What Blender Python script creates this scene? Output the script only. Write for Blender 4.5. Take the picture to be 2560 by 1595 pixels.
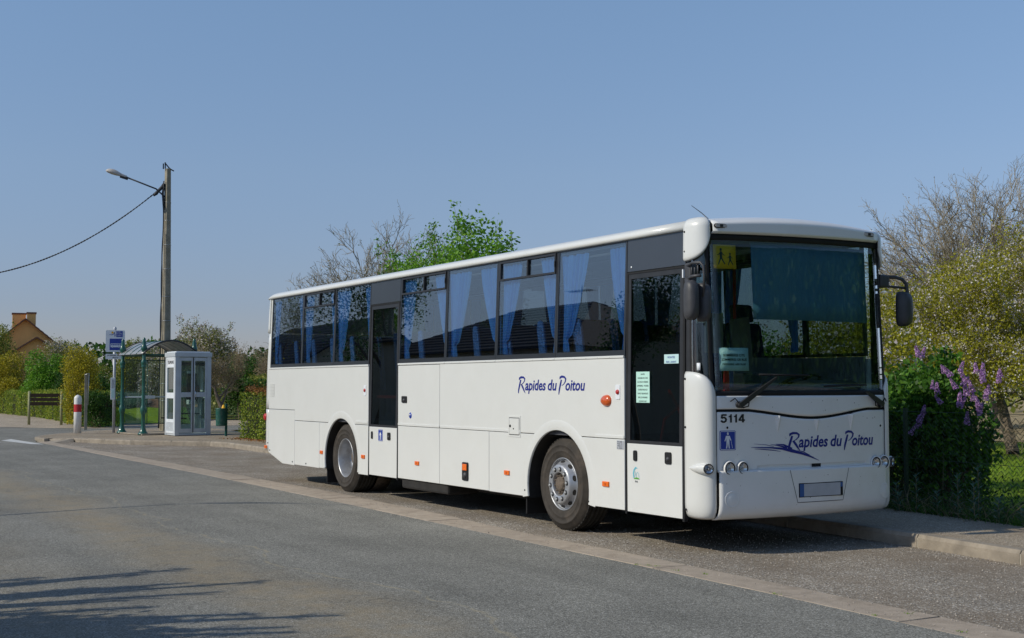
import bpy, bmesh, math, random
import numpy as np
from mathutils import Vector, Matrix

rad = math.radians
PI = math.pi
for o in list(bpy.data.objects):
    bpy.data.objects.remove(o, do_unlink=True)
SC = bpy.context.scene
COL = SC.collection
rng = np.random.default_rng(7)
random.seed(7)

# ------------------------------------------------------------------ camera
cam_data = bpy.data.cameras.new("camera")
cam_data.sensor_width = 36.0
cam_data.lens = 3259.87 / 2560 * 36.0
cam_data.clip_start = 0.1
cam_data.clip_end = 3000
cam = bpy.data.objects.new("camera", cam_data)
COL.objects.link(cam)
_yaw, _pit, _rol = rad(149.6787), rad(2.9168), rad(-0.0617)
_F = Vector((math.cos(_pit) * math.cos(_yaw), math.cos(_pit) * math.sin(_yaw), math.sin(_pit)))
_R = Vector((math.sin(_yaw), -math.cos(_yaw), 0))
_U = _R.cross(_F)
_R2 = _R * math.cos(_rol) + _U * math.sin(_rol)
_U2 = -_R * math.sin(_rol) + _U * math.cos(_rol)
_m = Matrix((_R2, _U2, -_F)).transposed().to_4x4()
_m.translation = Vector((18.3060, -7.7217, 1.5986))
cam.matrix_world = _m
SC.camera = cam

# ------------------------------------------------------------------ sky, sun, exposure
SUNV = Vector((0.28, 1.4, -1.0)).normalized()
SUN_EL = math.asin(-SUNV.z)
world = bpy.data.worlds.new("World")
SC.world = world
world.use_nodes = True
wn = world.node_tree
wn.nodes.clear()
wo = wn.nodes.new("ShaderNodeOutputWorld")
wb = wn.nodes.new("ShaderNodeBackground")
ws = wn.nodes.new("ShaderNodeTexSky")
ws.sky_type = 'NISHITA'
ws.sun_disc = False
ws.sun_elevation = SUN_EL
ws.sun_rotation = math.atan2(-SUNV.x, -SUNV.y)
ws.altitude = 100
ws.air_density = 1.0
ws.dust_density = 0.15
ws.ozone_density = 3.0
wb.inputs[1].default_value = 0.12
# spring haze: the band above the horizon is grey-blue rather than yellow, all the way round
_tc = wn.nodes.new("ShaderNodeTexCoord"); _sx = wn.nodes.new("ShaderNodeSeparateXYZ")
wn.links.new(_tc.outputs['Generated'], _sx.inputs[0])
_cr = wn.nodes.new("ShaderNodeValToRGB")
_st = ((0.0, (0.48, 0.46, 0.62)), (0.06, (0.56, 0.545, 0.69)), (0.16, (0.83, 0.785, 0.83)), (0.34, (1.12, 1.11, 1.08)), (0.7, (1.1, 1.08, 1.06)))
while len(_cr.color_ramp.elements) < len(_st): _cr.color_ramp.elements.new(0.5)
for _e, (_p, _c) in zip(_cr.color_ramp.elements, _st): _e.position = _p; _e.color = (*_c, 1)
wn.links.new(_sx.outputs[2], _cr.inputs[0])
_mx = wn.nodes.new("ShaderNodeMix"); _mx.data_type = 'RGBA'; _mx.blend_type = 'MULTIPLY'; _mx.inputs[0].default_value = 1.0; _mx.clamp_result = False
wn.links.new(ws.outputs[0], _mx.inputs[6]); wn.links.new(_cr.outputs[0], _mx.inputs[7])
wn.links.new(_mx.outputs[2], wb.inputs[0])
wn.links.new(wb.outputs[0], wo.inputs[0])
sl = bpy.data.lights.new("sun", 'SUN')
sl.energy = 3.2
sl.angle = rad(0.53)
sl.color = (1.0, 0.935, 0.79)
sun = bpy.data.objects.new("sun", sl)
sun.rotation_euler = SUNV.to_track_quat('-Z', 'Y').to_euler()
sun.location = (0, -30, 30)
COL.objects.link(sun)
SC.view_settings.view_transform = 'Standard'
SC.view_settings.look = 'None'
SC.view_settings.exposure = 0.0
SC.view_settings.gamma = 1.0
SC.view_settings.use_curve_mapping = False
try:
    SC.cycles.max_bounces = 10
    SC.cycles.transparent_max_bounces = 24
    SC.cycles.diffuse_bounces = 4
    SC.cycles.glossy_bounces = 4
except Exception:
    pass

# ------------------------------------------------------------------ materials
def nmat(name):
    m = bpy.data.materials.new(name)
    m.use_nodes = True
    nt = m.node_tree
    nt.nodes.clear()
    out = nt.nodes.new("ShaderNodeOutputMaterial")
    return m, nt, out

def ramp(nt, fac, stops):
    r = nt.nodes.new("ShaderNodeValToRGB")
    el = r.color_ramp.elements
    while len(el) < len(stops):
        el.new(0.5)
    for e, (p, c) in zip(el, stops):
        e.position = p
        e.color = (c[0], c[1], c[2], 1)
    nt.links.new(fac, r.inputs[0])
    return r.outputs[0]

def noise(nt, scale, detail=4, rough=0.6, vec=None, kind='fac'):
    n = nt.nodes.new("ShaderNodeTexNoise")
    n.inputs['Scale'].default_value = scale
    n.inputs['Detail'].default_value = detail
    n.inputs['Roughness'].default_value = rough
    if vec is None:
        tc = nt.nodes.new("ShaderNodeTexCoord")
        vec = tc.outputs['Object']
    nt.links.new(vec, n.inputs['Vector'])
    return n.outputs['Fac']

def mixc(nt, fac, a, b, mode='MIX'):
    mx = nt.nodes.new("ShaderNodeMix")
    mx.data_type = 'RGBA'
    mx.blend_type = mode
    for s, v in ((0, fac), (6, a), (7, b)):
        if hasattr(v, 'links'):
            nt.links.new(v, mx.inputs[s])
        elif s == 0:
            mx.inputs[0].default_value = v
        else:
            mx.inputs[s].default_value = (v[0], v[1], v[2], 1)
    return mx.outputs[2]

def scaled(nt, sx, sy, sz):
    tc = nt.nodes.new("ShaderNodeTexCoord")
    mp = nt.nodes.new("ShaderNodeMapping")
    mp.inputs['Scale'].default_value = (sx, sy, sz)
    nt.links.new(tc.outputs['Object'], mp.inputs[0])
    return mp.outputs[0]

def bump(nt, h, strength, dist=0.01):
    b = nt.nodes.new("ShaderNodeBump")
    b.inputs['Strength'].default_value = strength
    b.inputs['Distance'].default_value = dist
    nt.links.new(h, b.inputs['Height'])
    return b.outputs[0]

def P(name, col, rough=0.5, metal=0.0, var=0.12, scale=6, spec=0.5, coat=0.0, bmp=0.0, bscale=40, dirt=None):
    m, nt, out = nmat(name)
    b = nt.nodes.new("ShaderNodeBsdfPrincipled")
    nt.links.new(b.outputs[0], out.inputs[0])
    f = noise(nt, scale, 5)
    lo = [max(0, c * (1 - var)) for c in col]
    hi = [min(1, c * (1 + var)) for c in col]
    c = ramp(nt, f, [(0.3, lo), (0.7, hi)])
    if dirt:
        dn = noise(nt, dirt[1], 6, 0.7)
        df = ramp(nt, dn, [(0.5, (0, 0, 0)), (0.8, (dirt[2],) * 3)])
        c = mixc(nt, df, c, dirt[0])
    nt.links.new(c, b.inputs['Base Color'])
    b.inputs['Roughness'].default_value = rough
    b.inputs['Metallic'].default_value = metal
    b.inputs['Specular IOR Level'].default_value = spec
    b.inputs['Coat Weight'].default_value = coat
    b.inputs['Coat Roughness'].default_value = 0.08
    if bmp:
        nt.links.new(bump(nt, noise(nt, bscale, 4), bmp), b.inputs['Normal'])
    return m

def glass(name, tint, ior=1.5, rough=0.0, refl=(1, 1, 1), milky=0.0, milkcol=(.5, .5, .5)):
    m, nt, out = nmat(name)
    tr = nt.nodes.new("ShaderNodeBsdfTransparent")
    tr.inputs[0].default_value = (*tint, 1)
    gl = nt.nodes.new("ShaderNodeBsdfGlossy")
    gl.inputs[0].default_value = (*refl, 1)
    gl.inputs['Roughness'].default_value = rough
    fr = nt.nodes.new("ShaderNodeFresnel")
    geo = nt.nodes.new("ShaderNodeNewGeometry")
    # keep the same reflectance whichever side the pane is seen from
    iv = nt.nodes.new("ShaderNodeMix")
    iv.data_type = 'FLOAT'
    nt.links.new(geo.outputs['Backfacing'], iv.inputs[0])
    iv.inputs[2].default_value = ior
    iv.inputs[3].default_value = 1 / ior
    nt.links.new(iv.outputs[0], fr.inputs['IOR'])
    mx = nt.nodes.new("ShaderNodeMixShader")
    nt.links.new(fr.outputs[0], mx.inputs[0])
    src = tr.outputs[0]
    if milky:
        df = nt.nodes.new("ShaderNodeBsdfDiffuse")
        df.inputs[0].default_value = (*milkcol, 1)
        m2 = nt.nodes.new("ShaderNodeMixShader")
        m2.inputs[0].default_value = milky
        nt.links.new(tr.outputs[0], m2.inputs[1])
        nt.links.new(df.outputs[0], m2.inputs[2])
        src = m2.outputs[0]
    nt.links.new(src, mx.inputs[1])
    nt.links.new(gl.outputs[0], mx.inputs[2])
    nt.links.new(mx.outputs[0], out.inputs[0])
    return m

def leafmat(name, stops, trans=0.35, rough=0.5):
    m, nt, out = nmat(name)
    geo = nt.nodes.new("ShaderNodeNewGeometry")
    c = ramp(nt, geo.outputs['Random Per Island'], stops)
    big = ramp(nt, noise(nt, 1.3, 3), [(0.3, (0.72, 0.72, 0.72)), (0.7, (1.2, 1.2, 1.2))])
    c = mixc(nt, 1.0, c, big, 'MULTIPLY')
    b = nt.nodes.new("ShaderNodeBsdfPrincipled")
    b.inputs['Roughness'].default_value = rough
    b.inputs['Specular IOR Level'].default_value = 0.3
    nt.links.new(c, b.inputs['Base Color'])
    t = nt.nodes.new("ShaderNodeBsdfTranslucent")
    nt.links.new(c, t.inputs[0])
    mx = nt.nodes.new("ShaderNodeMixShader")
    mx.inputs[0].default_value = trans
    nt.links.new(b.outputs[0], mx.inputs[1])
    nt.links.new(t.outputs[0], mx.inputs[2])
    nt.links.new(mx.outputs[0], out.inputs[0])
    return m

def asphalt(name, base, speck, stain=None, brown=None, bs=1.0, agg=115, lo=0.48, hi=1.38):
    m, nt, out = nmat(name)
    b = nt.nodes.new("ShaderNodeBsdfPrincipled")
    nt.links.new(b.outputs[0], out.inputs[0])
    tc = nt.nodes.new("ShaderNodeTexCoord")
    v = nt.nodes.new("ShaderNodeTexVoronoi")
    v.inputs['Scale'].default_value = agg
    nt.links.new(tc.outputs['Object'], v.inputs['Vector'])
    sep = nt.nodes.new("ShaderNodeSeparateColor")
    nt.links.new(v.outputs['Color'], sep.inputs[0])
    c = ramp(nt, sep.outputs[0], [(0.0, [x * lo for x in base]), (0.5, base), (0.86, [x * hi for x in base]), (1.0, speck)])
    big = ramp(nt, noise(nt, 0.55, 6, 0.6), [(0.32, (0.84,) * 3), (0.68, (1.13,) * 3)])
    c = mixc(nt, 1.0, c, big, 'MULTIPLY')
    stre = ramp(nt, noise(nt, 1.0, 5, 0.6, scaled(nt, 0.25, 2.6, 1)), [(0.3, (0.9,) * 3), (0.7, (1.1,) * 3)])
    c = mixc(nt, 1.0, c, stre, 'MULTIPLY')
    mid = ramp(nt, noise(nt, 14, 6, 0.75), [(0.3, (0.86,) * 3), (0.72, (1.14,) * 3)])
    c = mixc(nt, 1.0, c, mid, 'MULTIPLY')
    if stain:
        # dusty band between the wheel tracks, running with the road
        sx = nt.nodes.new("ShaderNodeSeparateXYZ")
        nt.links.new(tc.outputs['Object'], sx.inputs[0])
        wob = nt.nodes.new("ShaderNodeMath"); wob.operation = 'MULTIPLY_ADD'
        nt.links.new(noise(nt, 0.35, 4), wob.inputs[0]); wob.inputs[1].default_value = 1.6
        nt.links.new(sx.outputs[1], wob.inputs[2])
        def band(centre, width, slope=0.0):
            s = nt.nodes.new("ShaderNodeMath"); s.operation = 'MULTIPLY_ADD'
            nt.links.new(sx.outputs[0], s.inputs[0]); s.inputs[1].default_value = slope
            nt.links.new(wob.outputs[0], s.inputs[2])
            a = nt.nodes.new("ShaderNodeMath"); a.operation = 'SUBTRACT'
            nt.links.new(s.outputs[0], a.inputs[0]); a.inputs[1].default_value = centre
            ab = nt.nodes.new("ShaderNodeMath"); ab.operation = 'ABSOLUTE'
            nt.links.new(a.outputs[0], ab.inputs[0])
            mr = nt.nodes.new("ShaderNodeMapRange"); mr.interpolation_type = 'SMOOTHSTEP'
            nt.links.new(ab.outputs[0], mr.inputs[0])
            mr.inputs[1].default_value = 0.0; mr.inputs[2].default_value = width
            mr.inputs[3].default_value = 1.0; mr.inputs[4].default_value = 0.0
            return mr.outputs[0]
        for cen, wid, amt in ((-3.35, 0.85, 0.7), (-5.2, 1.1, 0.3)):
            bf = band(cen, wid)
            pn = ramp(nt, noise(nt, 3.0, 7, 0.7), [(0.32, (0.15,) * 3), (0.75, (1,) * 3)])
            mu = nt.nodes.new("ShaderNodeMath"); mu.operation = 'MULTIPLY'
            nt.links.new(bf, mu.inputs[0]); nt.links.new(pn, mu.inputs[1])
            mu2 = nt.nodes.new("ShaderNodeMath"); mu2.operation = 'MULTIPLY'
            nt.links.new(mu.outputs[0], mu2.inputs[0]); mu2.inputs[1].default_value = amt
            c = mixc(nt, mu2.outputs[0], c, stain)
        lf_ = band(-2.62, 0.035)
        lm_ = ramp(nt, noise(nt, 5.0, 6, 0.7), [(0.40, (0.0,) * 3), (0.60, (0.75,) * 3)])
        c = mixc(nt, mixc(nt, 1.0, lf_, lm_, 'MULTIPLY'), c, (0.36, 0.31, 0.21))
        # small ochre clods squashed on the surface
        cl = ramp(nt, noise(nt, 2.3, 8, 0.72), [(0.70, (0,) * 3), (0.76, (0.8,) * 3)])
        c = mixc(nt, cl, c, (0.34, 0.22, 0.11))
        # fine cracks
        cv = nt.nodes.new("ShaderNodeTexVoronoi"); cv.feature = 'DISTANCE_TO_EDGE'
        cv.inputs['Scale'].default_value = 0.55
        wv = nt.nodes.new("ShaderNodeVectorMath"); wv.operation = 'ADD'
        nt.links.new(tc.outputs['Object'], wv.inputs[0])
        nz = nt.nodes.new("ShaderNodeTexNoise"); nz.inputs['Scale'].default_value = 1.8; nz.inputs['Detail'].default_value = 6
        nt.links.new(tc.outputs['Object'], nz.inputs['Vector'])
        nt.links.new(nz.outputs['Color'], wv.inputs[1])
        nt.links.new(wv.outputs[0], cv.inputs['Vector'])
        cf = ramp(nt, cv.outputs['Distance'], [(0.0, (0.55,) * 3), (0.007, (0,) * 3)])
        cm = ramp(nt, noise(nt, 0.4, 3), [(0.5, (0,) * 3), (0.6, (1,) * 3)])
        cff = mixc(nt, 1.0, cf, cm, 'MULTIPLY')
        c = mixc(nt, cff, c, [x * 0.35 for x in base])
    if brown:
        bf = ramp(nt, noise(nt, 0.9, 7, 0.68), [(0.38, (0,) * 3), (0.68, (0.75,) * 3)])
        c = mixc(nt, bf, c, brown)
        oil = ramp(nt, noise(nt, 0.75, 5, 0.6, scaled(nt, 1, 1.6, 1)), [(0.66, (0,) * 3), (0.74, (0.55,) * 3)])
        c = mixc(nt, oil, c, [x * 0.35 for x in base])
    nt.links.new(c, b.inputs['Base Color'])
    b.inputs['Roughness'].default_value = 0.88
    b.inputs['Specular IOR Level'].default_value = 0.25
    nt.links.new(bump(nt, v.outputs['Distance'], 0.55 * bs, 0.006), b.inputs['Normal'])
    return m

M = {}
M['white'] = P('white_paint', (0.705, 0.705, 0.675), 0.32, var=0.02, scale=2, coat=0.5, dirt=((0.62, 0.60, 0.54), 3.0, 0.22))
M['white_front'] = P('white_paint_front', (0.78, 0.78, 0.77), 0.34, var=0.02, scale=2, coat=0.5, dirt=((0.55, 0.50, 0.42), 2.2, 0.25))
M['alu'] = P('aluminium', (0.55, 0.56, 0.57), 0.42, 0.9, var=0.08, scale=12)
M['rim'] = P('wheel_silver', (0.42, 0.43, 0.45), 0.42, 0.6, var=0.15, scale=9, dirt=((0.16, 0.12, 0.09), 7, 0.7))
M['hubdirt'] = P('hub_dirt', (0.13, 0.10, 0.075), 0.85, 0.0, var=0.4, scale=25, bmp=0.5)
M['nut'] = P('nut_steel', (0.45, 0.45, 0.44), 0.5, 0.5, var=0.2, scale=30)
M['tyre'] = P('tyre_rubber', (0.052, 0.045, 0.038), 0.8, var=0.3, scale=7, spec=0.25, dirt=((0.13, 0.10, 0.075), 5, 0.65))
M['tread'] = P('tyre_tread', (0.035, 0.033, 0.03), 0.9, var=0.3, scale=12, spec=0.2)
M['black'] = P('black_trim', (0.022, 0.022, 0.024), 0.45, var=0.2, scale=8)
M['rubber'] = P('black_rubber', (0.014, 0.014, 0.015), 0.7, var=0.2, scale=8, spec=0.3)
M['frame'] = P('window_frame_black', (0.028, 0.03, 0.034), 0.3, var=0.1, scale=5)
M['darkpanel'] = P('dark_grey_panel', (0.038, 0.042, 0.05), 0.28, var=0.05, scale=4, coat=0.4)
M['plastic'] = P('grey_black_plastic', (0.05, 0.05, 0.055), 0.5, var=0.15, scale=12, bmp=0.1, bscale=200)
M['chassis'] = P('chassis_grime', (0.02, 0.018, 0.016), 0.9, var=0.4, scale=6)
M['seam'] = P('panel_gap_dark', (0.05, 0.05, 0.05), 0.8, var=0.1)
M['blue'] = P('decal_blue', (0.012, 0.02, 0.22), 0.4, var=0.06)
M['blackink'] = P('decal_black', (0.012, 0.012, 0.014), 0.4, var=0.06)
M['bluesign'] = P('badge_blue', (0.015, 0.045, 0.32), 0.35, var=0.04)
M['whitesign'] = P('badge_white', (0.75, 0.77, 0.8), 0.4, var=0.03)
M['orange'] = P('orange_lens', (0.85, 0.16, 0.01), 0.2, var=0.12, scale=60, coat=0.6)
M['amber'] = P('amber_lens', (0.62, 0.10, 0.01), 0.15, var=0.1, scale=30, coat=1.0)
M['redlens'] = P('red_plastic', (0.45, 0.02, 0.02), 0.35, var=0.1)
M['red'] = P('red_handrail', (0.55, 0.03, 0.02), 0.35, var=0.08)
M['chrome'] = P('chrome', (0.75, 0.76, 0.78), 0.12, 1.0, var=0.03)
M['lens'] = glass('lamp_lens', (0.9, 0.92, 0.93), 1.5)
M['glass'] = glass('side_glass', (0.66, 0.71, 0.73), 2.1)
M['glassfar'] = glass('far_glass_dimmed', (0.50, 0.54, 0.55), 1.7)  # same glass tinted darker to dim the sky seen through it
M['corner_reflection'] = P('corner_glass', (0.006, 0.022, 0.018), 0.45, var=.3, scale=3, spec=0.2)  # opaque dark green painted in for the mirrored trees
M['glassdark'] = glass('door_glass', (0.42, 0.47, 0.48), 1.75)
M['wind'] = glass('windscreen_glass', (0.76, 0.85, 0.85), 1.55)
M['clearglass'] = glass('shelter_glass', (0.80, 0.87, 0.84), 1.6, milky=0.05, milkcol=(.45, .5, .48))
M['curtain'] = P('curtain_cloth', (0.14, 0.42, 0.95), 0.85, var=0.10, scale=10, spec=0.1)
M['blind'] = P('sun_blind', (0.11, 0.23, 0.33), 0.8, var=0.06, scale=3, spec=0.1)
M['seat'] = P('seat_fabric', (0.02, 0.035, 0.09), 0.9, var=0.5, scale=70, spec=0.1)
M['seatedge'] = P('seat_pattern', (0.09, 0.22, 0.62), 0.9, var=0.9, scale=60, spec=0.1)
M['inner'] = P('interior_grey', (0.20, 0.205, 0.215), 0.7, var=0.08)
M['ceil'] = P('interior_ceiling', (0.40, 0.41, 0.40), 0.7, var=0.05)
M['ifloor'] = P('interior_floor', (0.06, 0.06, 0.07), 0.7, var=0.2)
M['dash'] = P('dashboard', (0.045, 0.048, 0.05), 0.6, var=0.15)
M['greyboard'] = P('grey_screen', (0.16, 0.155, 0.15), 0.7, var=0.12)
M['paper'] = P('paper_pale_blue', (0.52, 0.72, 0.72), 0.7, var=0.03)
M['paperg'] = P('paper_green', (0.50, 0.76, 0.66), 0.7, var=0.03)
M['yellow'] = P('yellow_pictogram', (0.92, 0.50, 0.015), 0.5, var=0.05)
M['plate'] = P('number_plate', (0.44, 0.46, 0.50), 0.45, var=0.12, scale=4)
M['plateblue'] = P('plate_blue', (0.03, 0.10, 0.30), 0.45, var=0.1)
M['green'] = P('green_cast_iron', (0.008, 0.085, 0.062), 0.35, var=0.15, scale=5, coat=0.3)
M['binGreen'] = P('green_bin_plastic', (0.012, 0.10, 0.08), 0.4, var=0.15, scale=5, dirt=((0.2, 0.2, 0.18), 14, 0.6))
M['booth'] = P('booth_aluminium', (0.56, 0.60, 0.64), 0.45, 0.25, var=0.08, scale=4)
M['boothlight'] = P('booth_pale_panel', (0.70, 0.74, 0.78), 0.5, var=0.05)
M['polegrey'] = P('galvanised_pole', (0.42, 0.44, 0.48), 0.5, 0.3, var=0.1)
M['concpole'] = P('concrete_pole', (0.29, 0.26, 0.20), 0.9, var=0.25, scale=5, bmp=0.4, dirt=((0.20, 0.16, 0.04), 1.2, 0.6))
M['cable'] = P('cable_black', (0.02, 0.022, 0.028), 0.6, var=0.1)
M['lampshell'] = P('street_lamp_shell', (0.50, 0.46, 0.43), 0.5, var=0.15)
M['bollard'] = P('bollard_white', (0.75, 0.74, 0.72), 0.5, var=0.06, dirt=((0.45, 0.42, 0.36), 5, 0.5))
M['bollardred'] = P('bollard_red', (0.50, 0.02, 0.03), 0.45, var=0.08)
M['woodpost'] = P('treated_wood', (0.30, 0.30, 0.16), 0.8, var=0.2, scale=9)
M['darkwood'] = P('dark_plank', (0.018, 0.014, 0.011), 0.9, var=0.3, scale=12, spec=0.1)
M['roofpoly'] = glass('polycarbonate', (0.55, 0.57, 0.58), 1.45, 0.3, milky=0.6, milkcol=(.42, .43, .44))
M['bark'] = P('bark_grey', (0.13, 0.105, 0.08), 0.95, var=0.4, scale=9, bmp=0.8, bscale=25)
M['twig'] = P('twig_brown', (0.19, 0.15, 0.10), 0.95, var=0.3, scale=3)
M['twigpale'] = P('twig_pale', (0.27, 0.23, 0.16), 0.95, var=0.3, scale=3)
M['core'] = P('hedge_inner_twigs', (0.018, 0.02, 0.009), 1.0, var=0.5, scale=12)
M['house'] = P('orange_render', (0.88, 0.47, 0.16), 0.9, var=0.08, scale=2)
M['rooftile'] = P('brown_roof_tile', (0.22, 0.10, 0.065), 0.9, var=0.3, scale=9)
M['darkroof'] = P('dark_slate_roof', (0.03, 0.028, 0.028), 0.8, var=0.3, scale=9)
M['cream'] = P('cream_render', (0.45, 0.41, 0.34), 0.9, var=0.1, scale=2)
M['shutter'] = P('grey_shutter', (0.25, 0.27, 0.3), 0.6, var=0.1)
M['kerb'] = P('kerb_concrete', (0.30, 0.255, 0.20), 0.92, var=0.22, scale=5, bmp=0.6, bscale=60, dirt=((0.12, 0.10, 0.075), 2.4, 0.75))
M['gutter'] = P('gutter_concrete', (0.38, 0.312, 0.242), 0.92, var=0.14, scale=8, bmp=0.5, bscale=80, dirt=((0.20, 0.155, 0.11), 2.6, 0.9))
M['joint'] = P('joint_mortar', (0.36, 0.33, 0.27), 0.95, var=0.2, scale=12)
M['base'] = P('subgrade_soil', (0.06, 0.05, 0.04), 0.98, var=0.3)
M['road'] = asphalt('road_asphalt', (0.205, 0.198, 0.172), (0.40, 0.39, 0.36), stain=(0.34, 0.26, 0.15))
M['bay'] = asphalt('layby_asphalt', (0.27, 0.235, 0.19), (0.75, 0.72, 0.66), brown=(0.19, 0.145, 0.10), bs=1.3, agg=85, lo=0.5, hi=1.45)
M['walk'] = asphalt('pavement_asphalt', (0.33, 0.275, 0.205), (0.6, 0.54, 0.45), brown=(0.27, 0.205, 0.14), bs=1.1, agg=90)
M['gravel'] = asphalt('gravel_verge', (0.40, 0.33, 0.25), (0.62, 0.56, 0.47), bs=1.3, agg=60)
M['marking'] = P('road_marking', (0.55, 0.55, 0.53), 0.8, var=0.25, scale=14)
M['stone'] = P('small_stones', (0.34, 0.30, 0.26), 0.9, var=0.5, scale=18)
M['soil'] = P('garden_soil', (0.20, 0.095, 0.05), 0.98, var=0.45, scale=7, bmp=1.0, bscale=9)

def grassmat(name, a, b_, c_):
    m, nt, out = nmat(name)
    b = nt.nodes.new("ShaderNodeBsdfPrincipled")
    nt.links.new(b.outputs[0], out.inputs[0])
    c = ramp(nt, noise(nt, 0.8, 8, 0.7), [(0.3, a), (0.5, b_), (0.72, c_)])
    d = ramp(nt, noise(nt, 30, 5, 0.7), [(0.3, (0.6,) * 3), (0.7, (1.35,) * 3)])
    c = mixc(nt, 1.0, c, d, 'MULTIPLY')
    nt.links.new(c, b.inputs['Base Color'])
    b.inputs['Roughness'].default_value = 0.95
    b.inputs['Specular IOR Level'].default_value = 0.1
    nt.links.new(bump(nt, noise(nt, 45, 4), 1.0, 0.04), b.inputs['Normal'])
    return m
M['field'] = grassmat('field_grass', (0.07, 0.075, 0.02), (0.10, 0.115, 0.025), (0.17, 0.14, 0.06))
M['lawn'] = grassmat('lawn_grass', (0.15, 0.23, 0.018), (0.22, 0.32, 0.022), (0.28, 0.36, 0.04))
M['dryfield'] = grassmat('dry_grass', (0.34, 0.26, 0.15), (0.42, 0.33, 0.19), (0.3, 0.26, 0.12))

M['leaf_olive'] = leafmat('leaves_olive', [(0.0, (0.095, 0.127, 0.020)), (0.5, (0.210, 0.241, 0.036)), (1.0, (0.399, 0.391, 0.070))])
M['leaf_gold'] = leafmat('leaves_gold', [(0.0, (0.158, 0.156, 0.016)), (0.5, (0.370, 0.333, 0.019)), (1.0, (0.634, 0.520, 0.032))])
M['leaf_bright'] = leafmat('leaves_bright', [(0.0, (0.060, 0.160, 0.016)), (0.5, (0.140, 0.320, 0.024)), (1.0, (0.280, 0.500, 0.050))], 0.4)
M['leaf_hedge'] = leafmat('leaves_hedge', [(0.0, (0.095, 0.168, 0.020)), (0.5, (0.239, 0.335, 0.033)), (1.0, (0.454, 0.478, 0.060))])
M['leaf_hedgered'] = leafmat('leaves_hedge_reddish', [(0.0, (0.192, 0.080, 0.024)), (1.0, (0.416, 0.192, 0.048))])
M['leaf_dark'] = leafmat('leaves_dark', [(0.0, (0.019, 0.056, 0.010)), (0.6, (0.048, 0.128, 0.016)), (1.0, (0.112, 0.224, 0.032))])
M['leaf_lilac'] = leafmat('leaves_lilac', [(0.0, (0.026, 0.085, 0.011)), (0.6, (0.070, 0.186, 0.019)), (1.0, (0.158, 0.321, 0.031))])
M['leaf_fruit'] = leafmat('leaves_fruit_tree', [(0.0, (0.169, 0.173, 0.014)), (0.5, (0.355, 0.328, 0.022)), (1.0, (0.540, 0.510, 0.041))], 0.45)
M['blossom'] = leafmat('blossom_white', [(0.0, (0.495, 0.418, 0.396)), (0.6, (0.682, 0.616, 0.616)), (1.0, (0.850, 0.814, 0.825))], 0.25)
M['blossom_dim'] = leafmat('blossom_grey', [(0.0, (0.275, 0.231, 0.187)), (0.6, (0.462, 0.407, 0.341)), (1.0, (0.638, 0.594, 0.550))], 0.25)
M['lilacflower'] = leafmat('lilac_flower', [(0.0, (0.302, 0.154, 0.396)), (0.6, (0.578, 0.339, 0.660)), (1.0, (0.853, 0.554, 0.818))], 0.3)
M['leaf_blue'] = leafmat('leaves_bluegreen', [(0.0, (0.048, 0.112, 0.080)), (1.0, (0.160, 0.288, 0.192))])
M['leaf_brown'] = leafmat('leaves_brown', [(0.0, (0.160, 0.120, 0.056)), (1.0, (0.352, 0.272, 0.144))])
M['grassblade'] = leafmat('grass_blades', [(0.0, (0.100, 0.200, 0.020)), (0.6, (0.220, 0.380, 0.036)), (1.0, (0.400, 0.480, 0.080))])
M['drystem'] = leafmat('dry_stems', [(0.0, (0.154, 0.121, 0.066)), (1.0, (0.330, 0.275, 0.165))], 0.1)

# ------------------------------------------------------------------ object helpers
def worg(o):
    p = Vector((0, 0, 0))
    while o is not None:
        p += o.location
        o = o.parent
    return p

def empty(name, loc, label=None, cat=None, group=None, parent=None):
    o = bpy.data.objects.new(name, None)
    o.empty_display_size = 0.1
    COL.objects.link(o)
    if parent is not None:
        o.parent = parent
        o.location = Vector(loc) - worg(parent)
    else:
        o.location = loc
    tag(o, label, cat, group)
    return o

def tag(o, label=None, cat=None, group=None, kind=None):
    if label: o['label'] = label
    if cat: o['category'] = cat
    if group: o['group'] = group
    if kind: o['kind'] = kind
    return o

def dup(o, off=(0, 0, 0), parent=None):
    """copy a thing or part with everything below it; mesh data is shared"""
    c = o.copy()
    COL.objects.link(c)
    if parent is not None:
        c.parent = parent
    c.location = o.location + Vector(off)
    for ch in list(o.children):
        dup(ch, (0, 0, 0), c)
    return c

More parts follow.
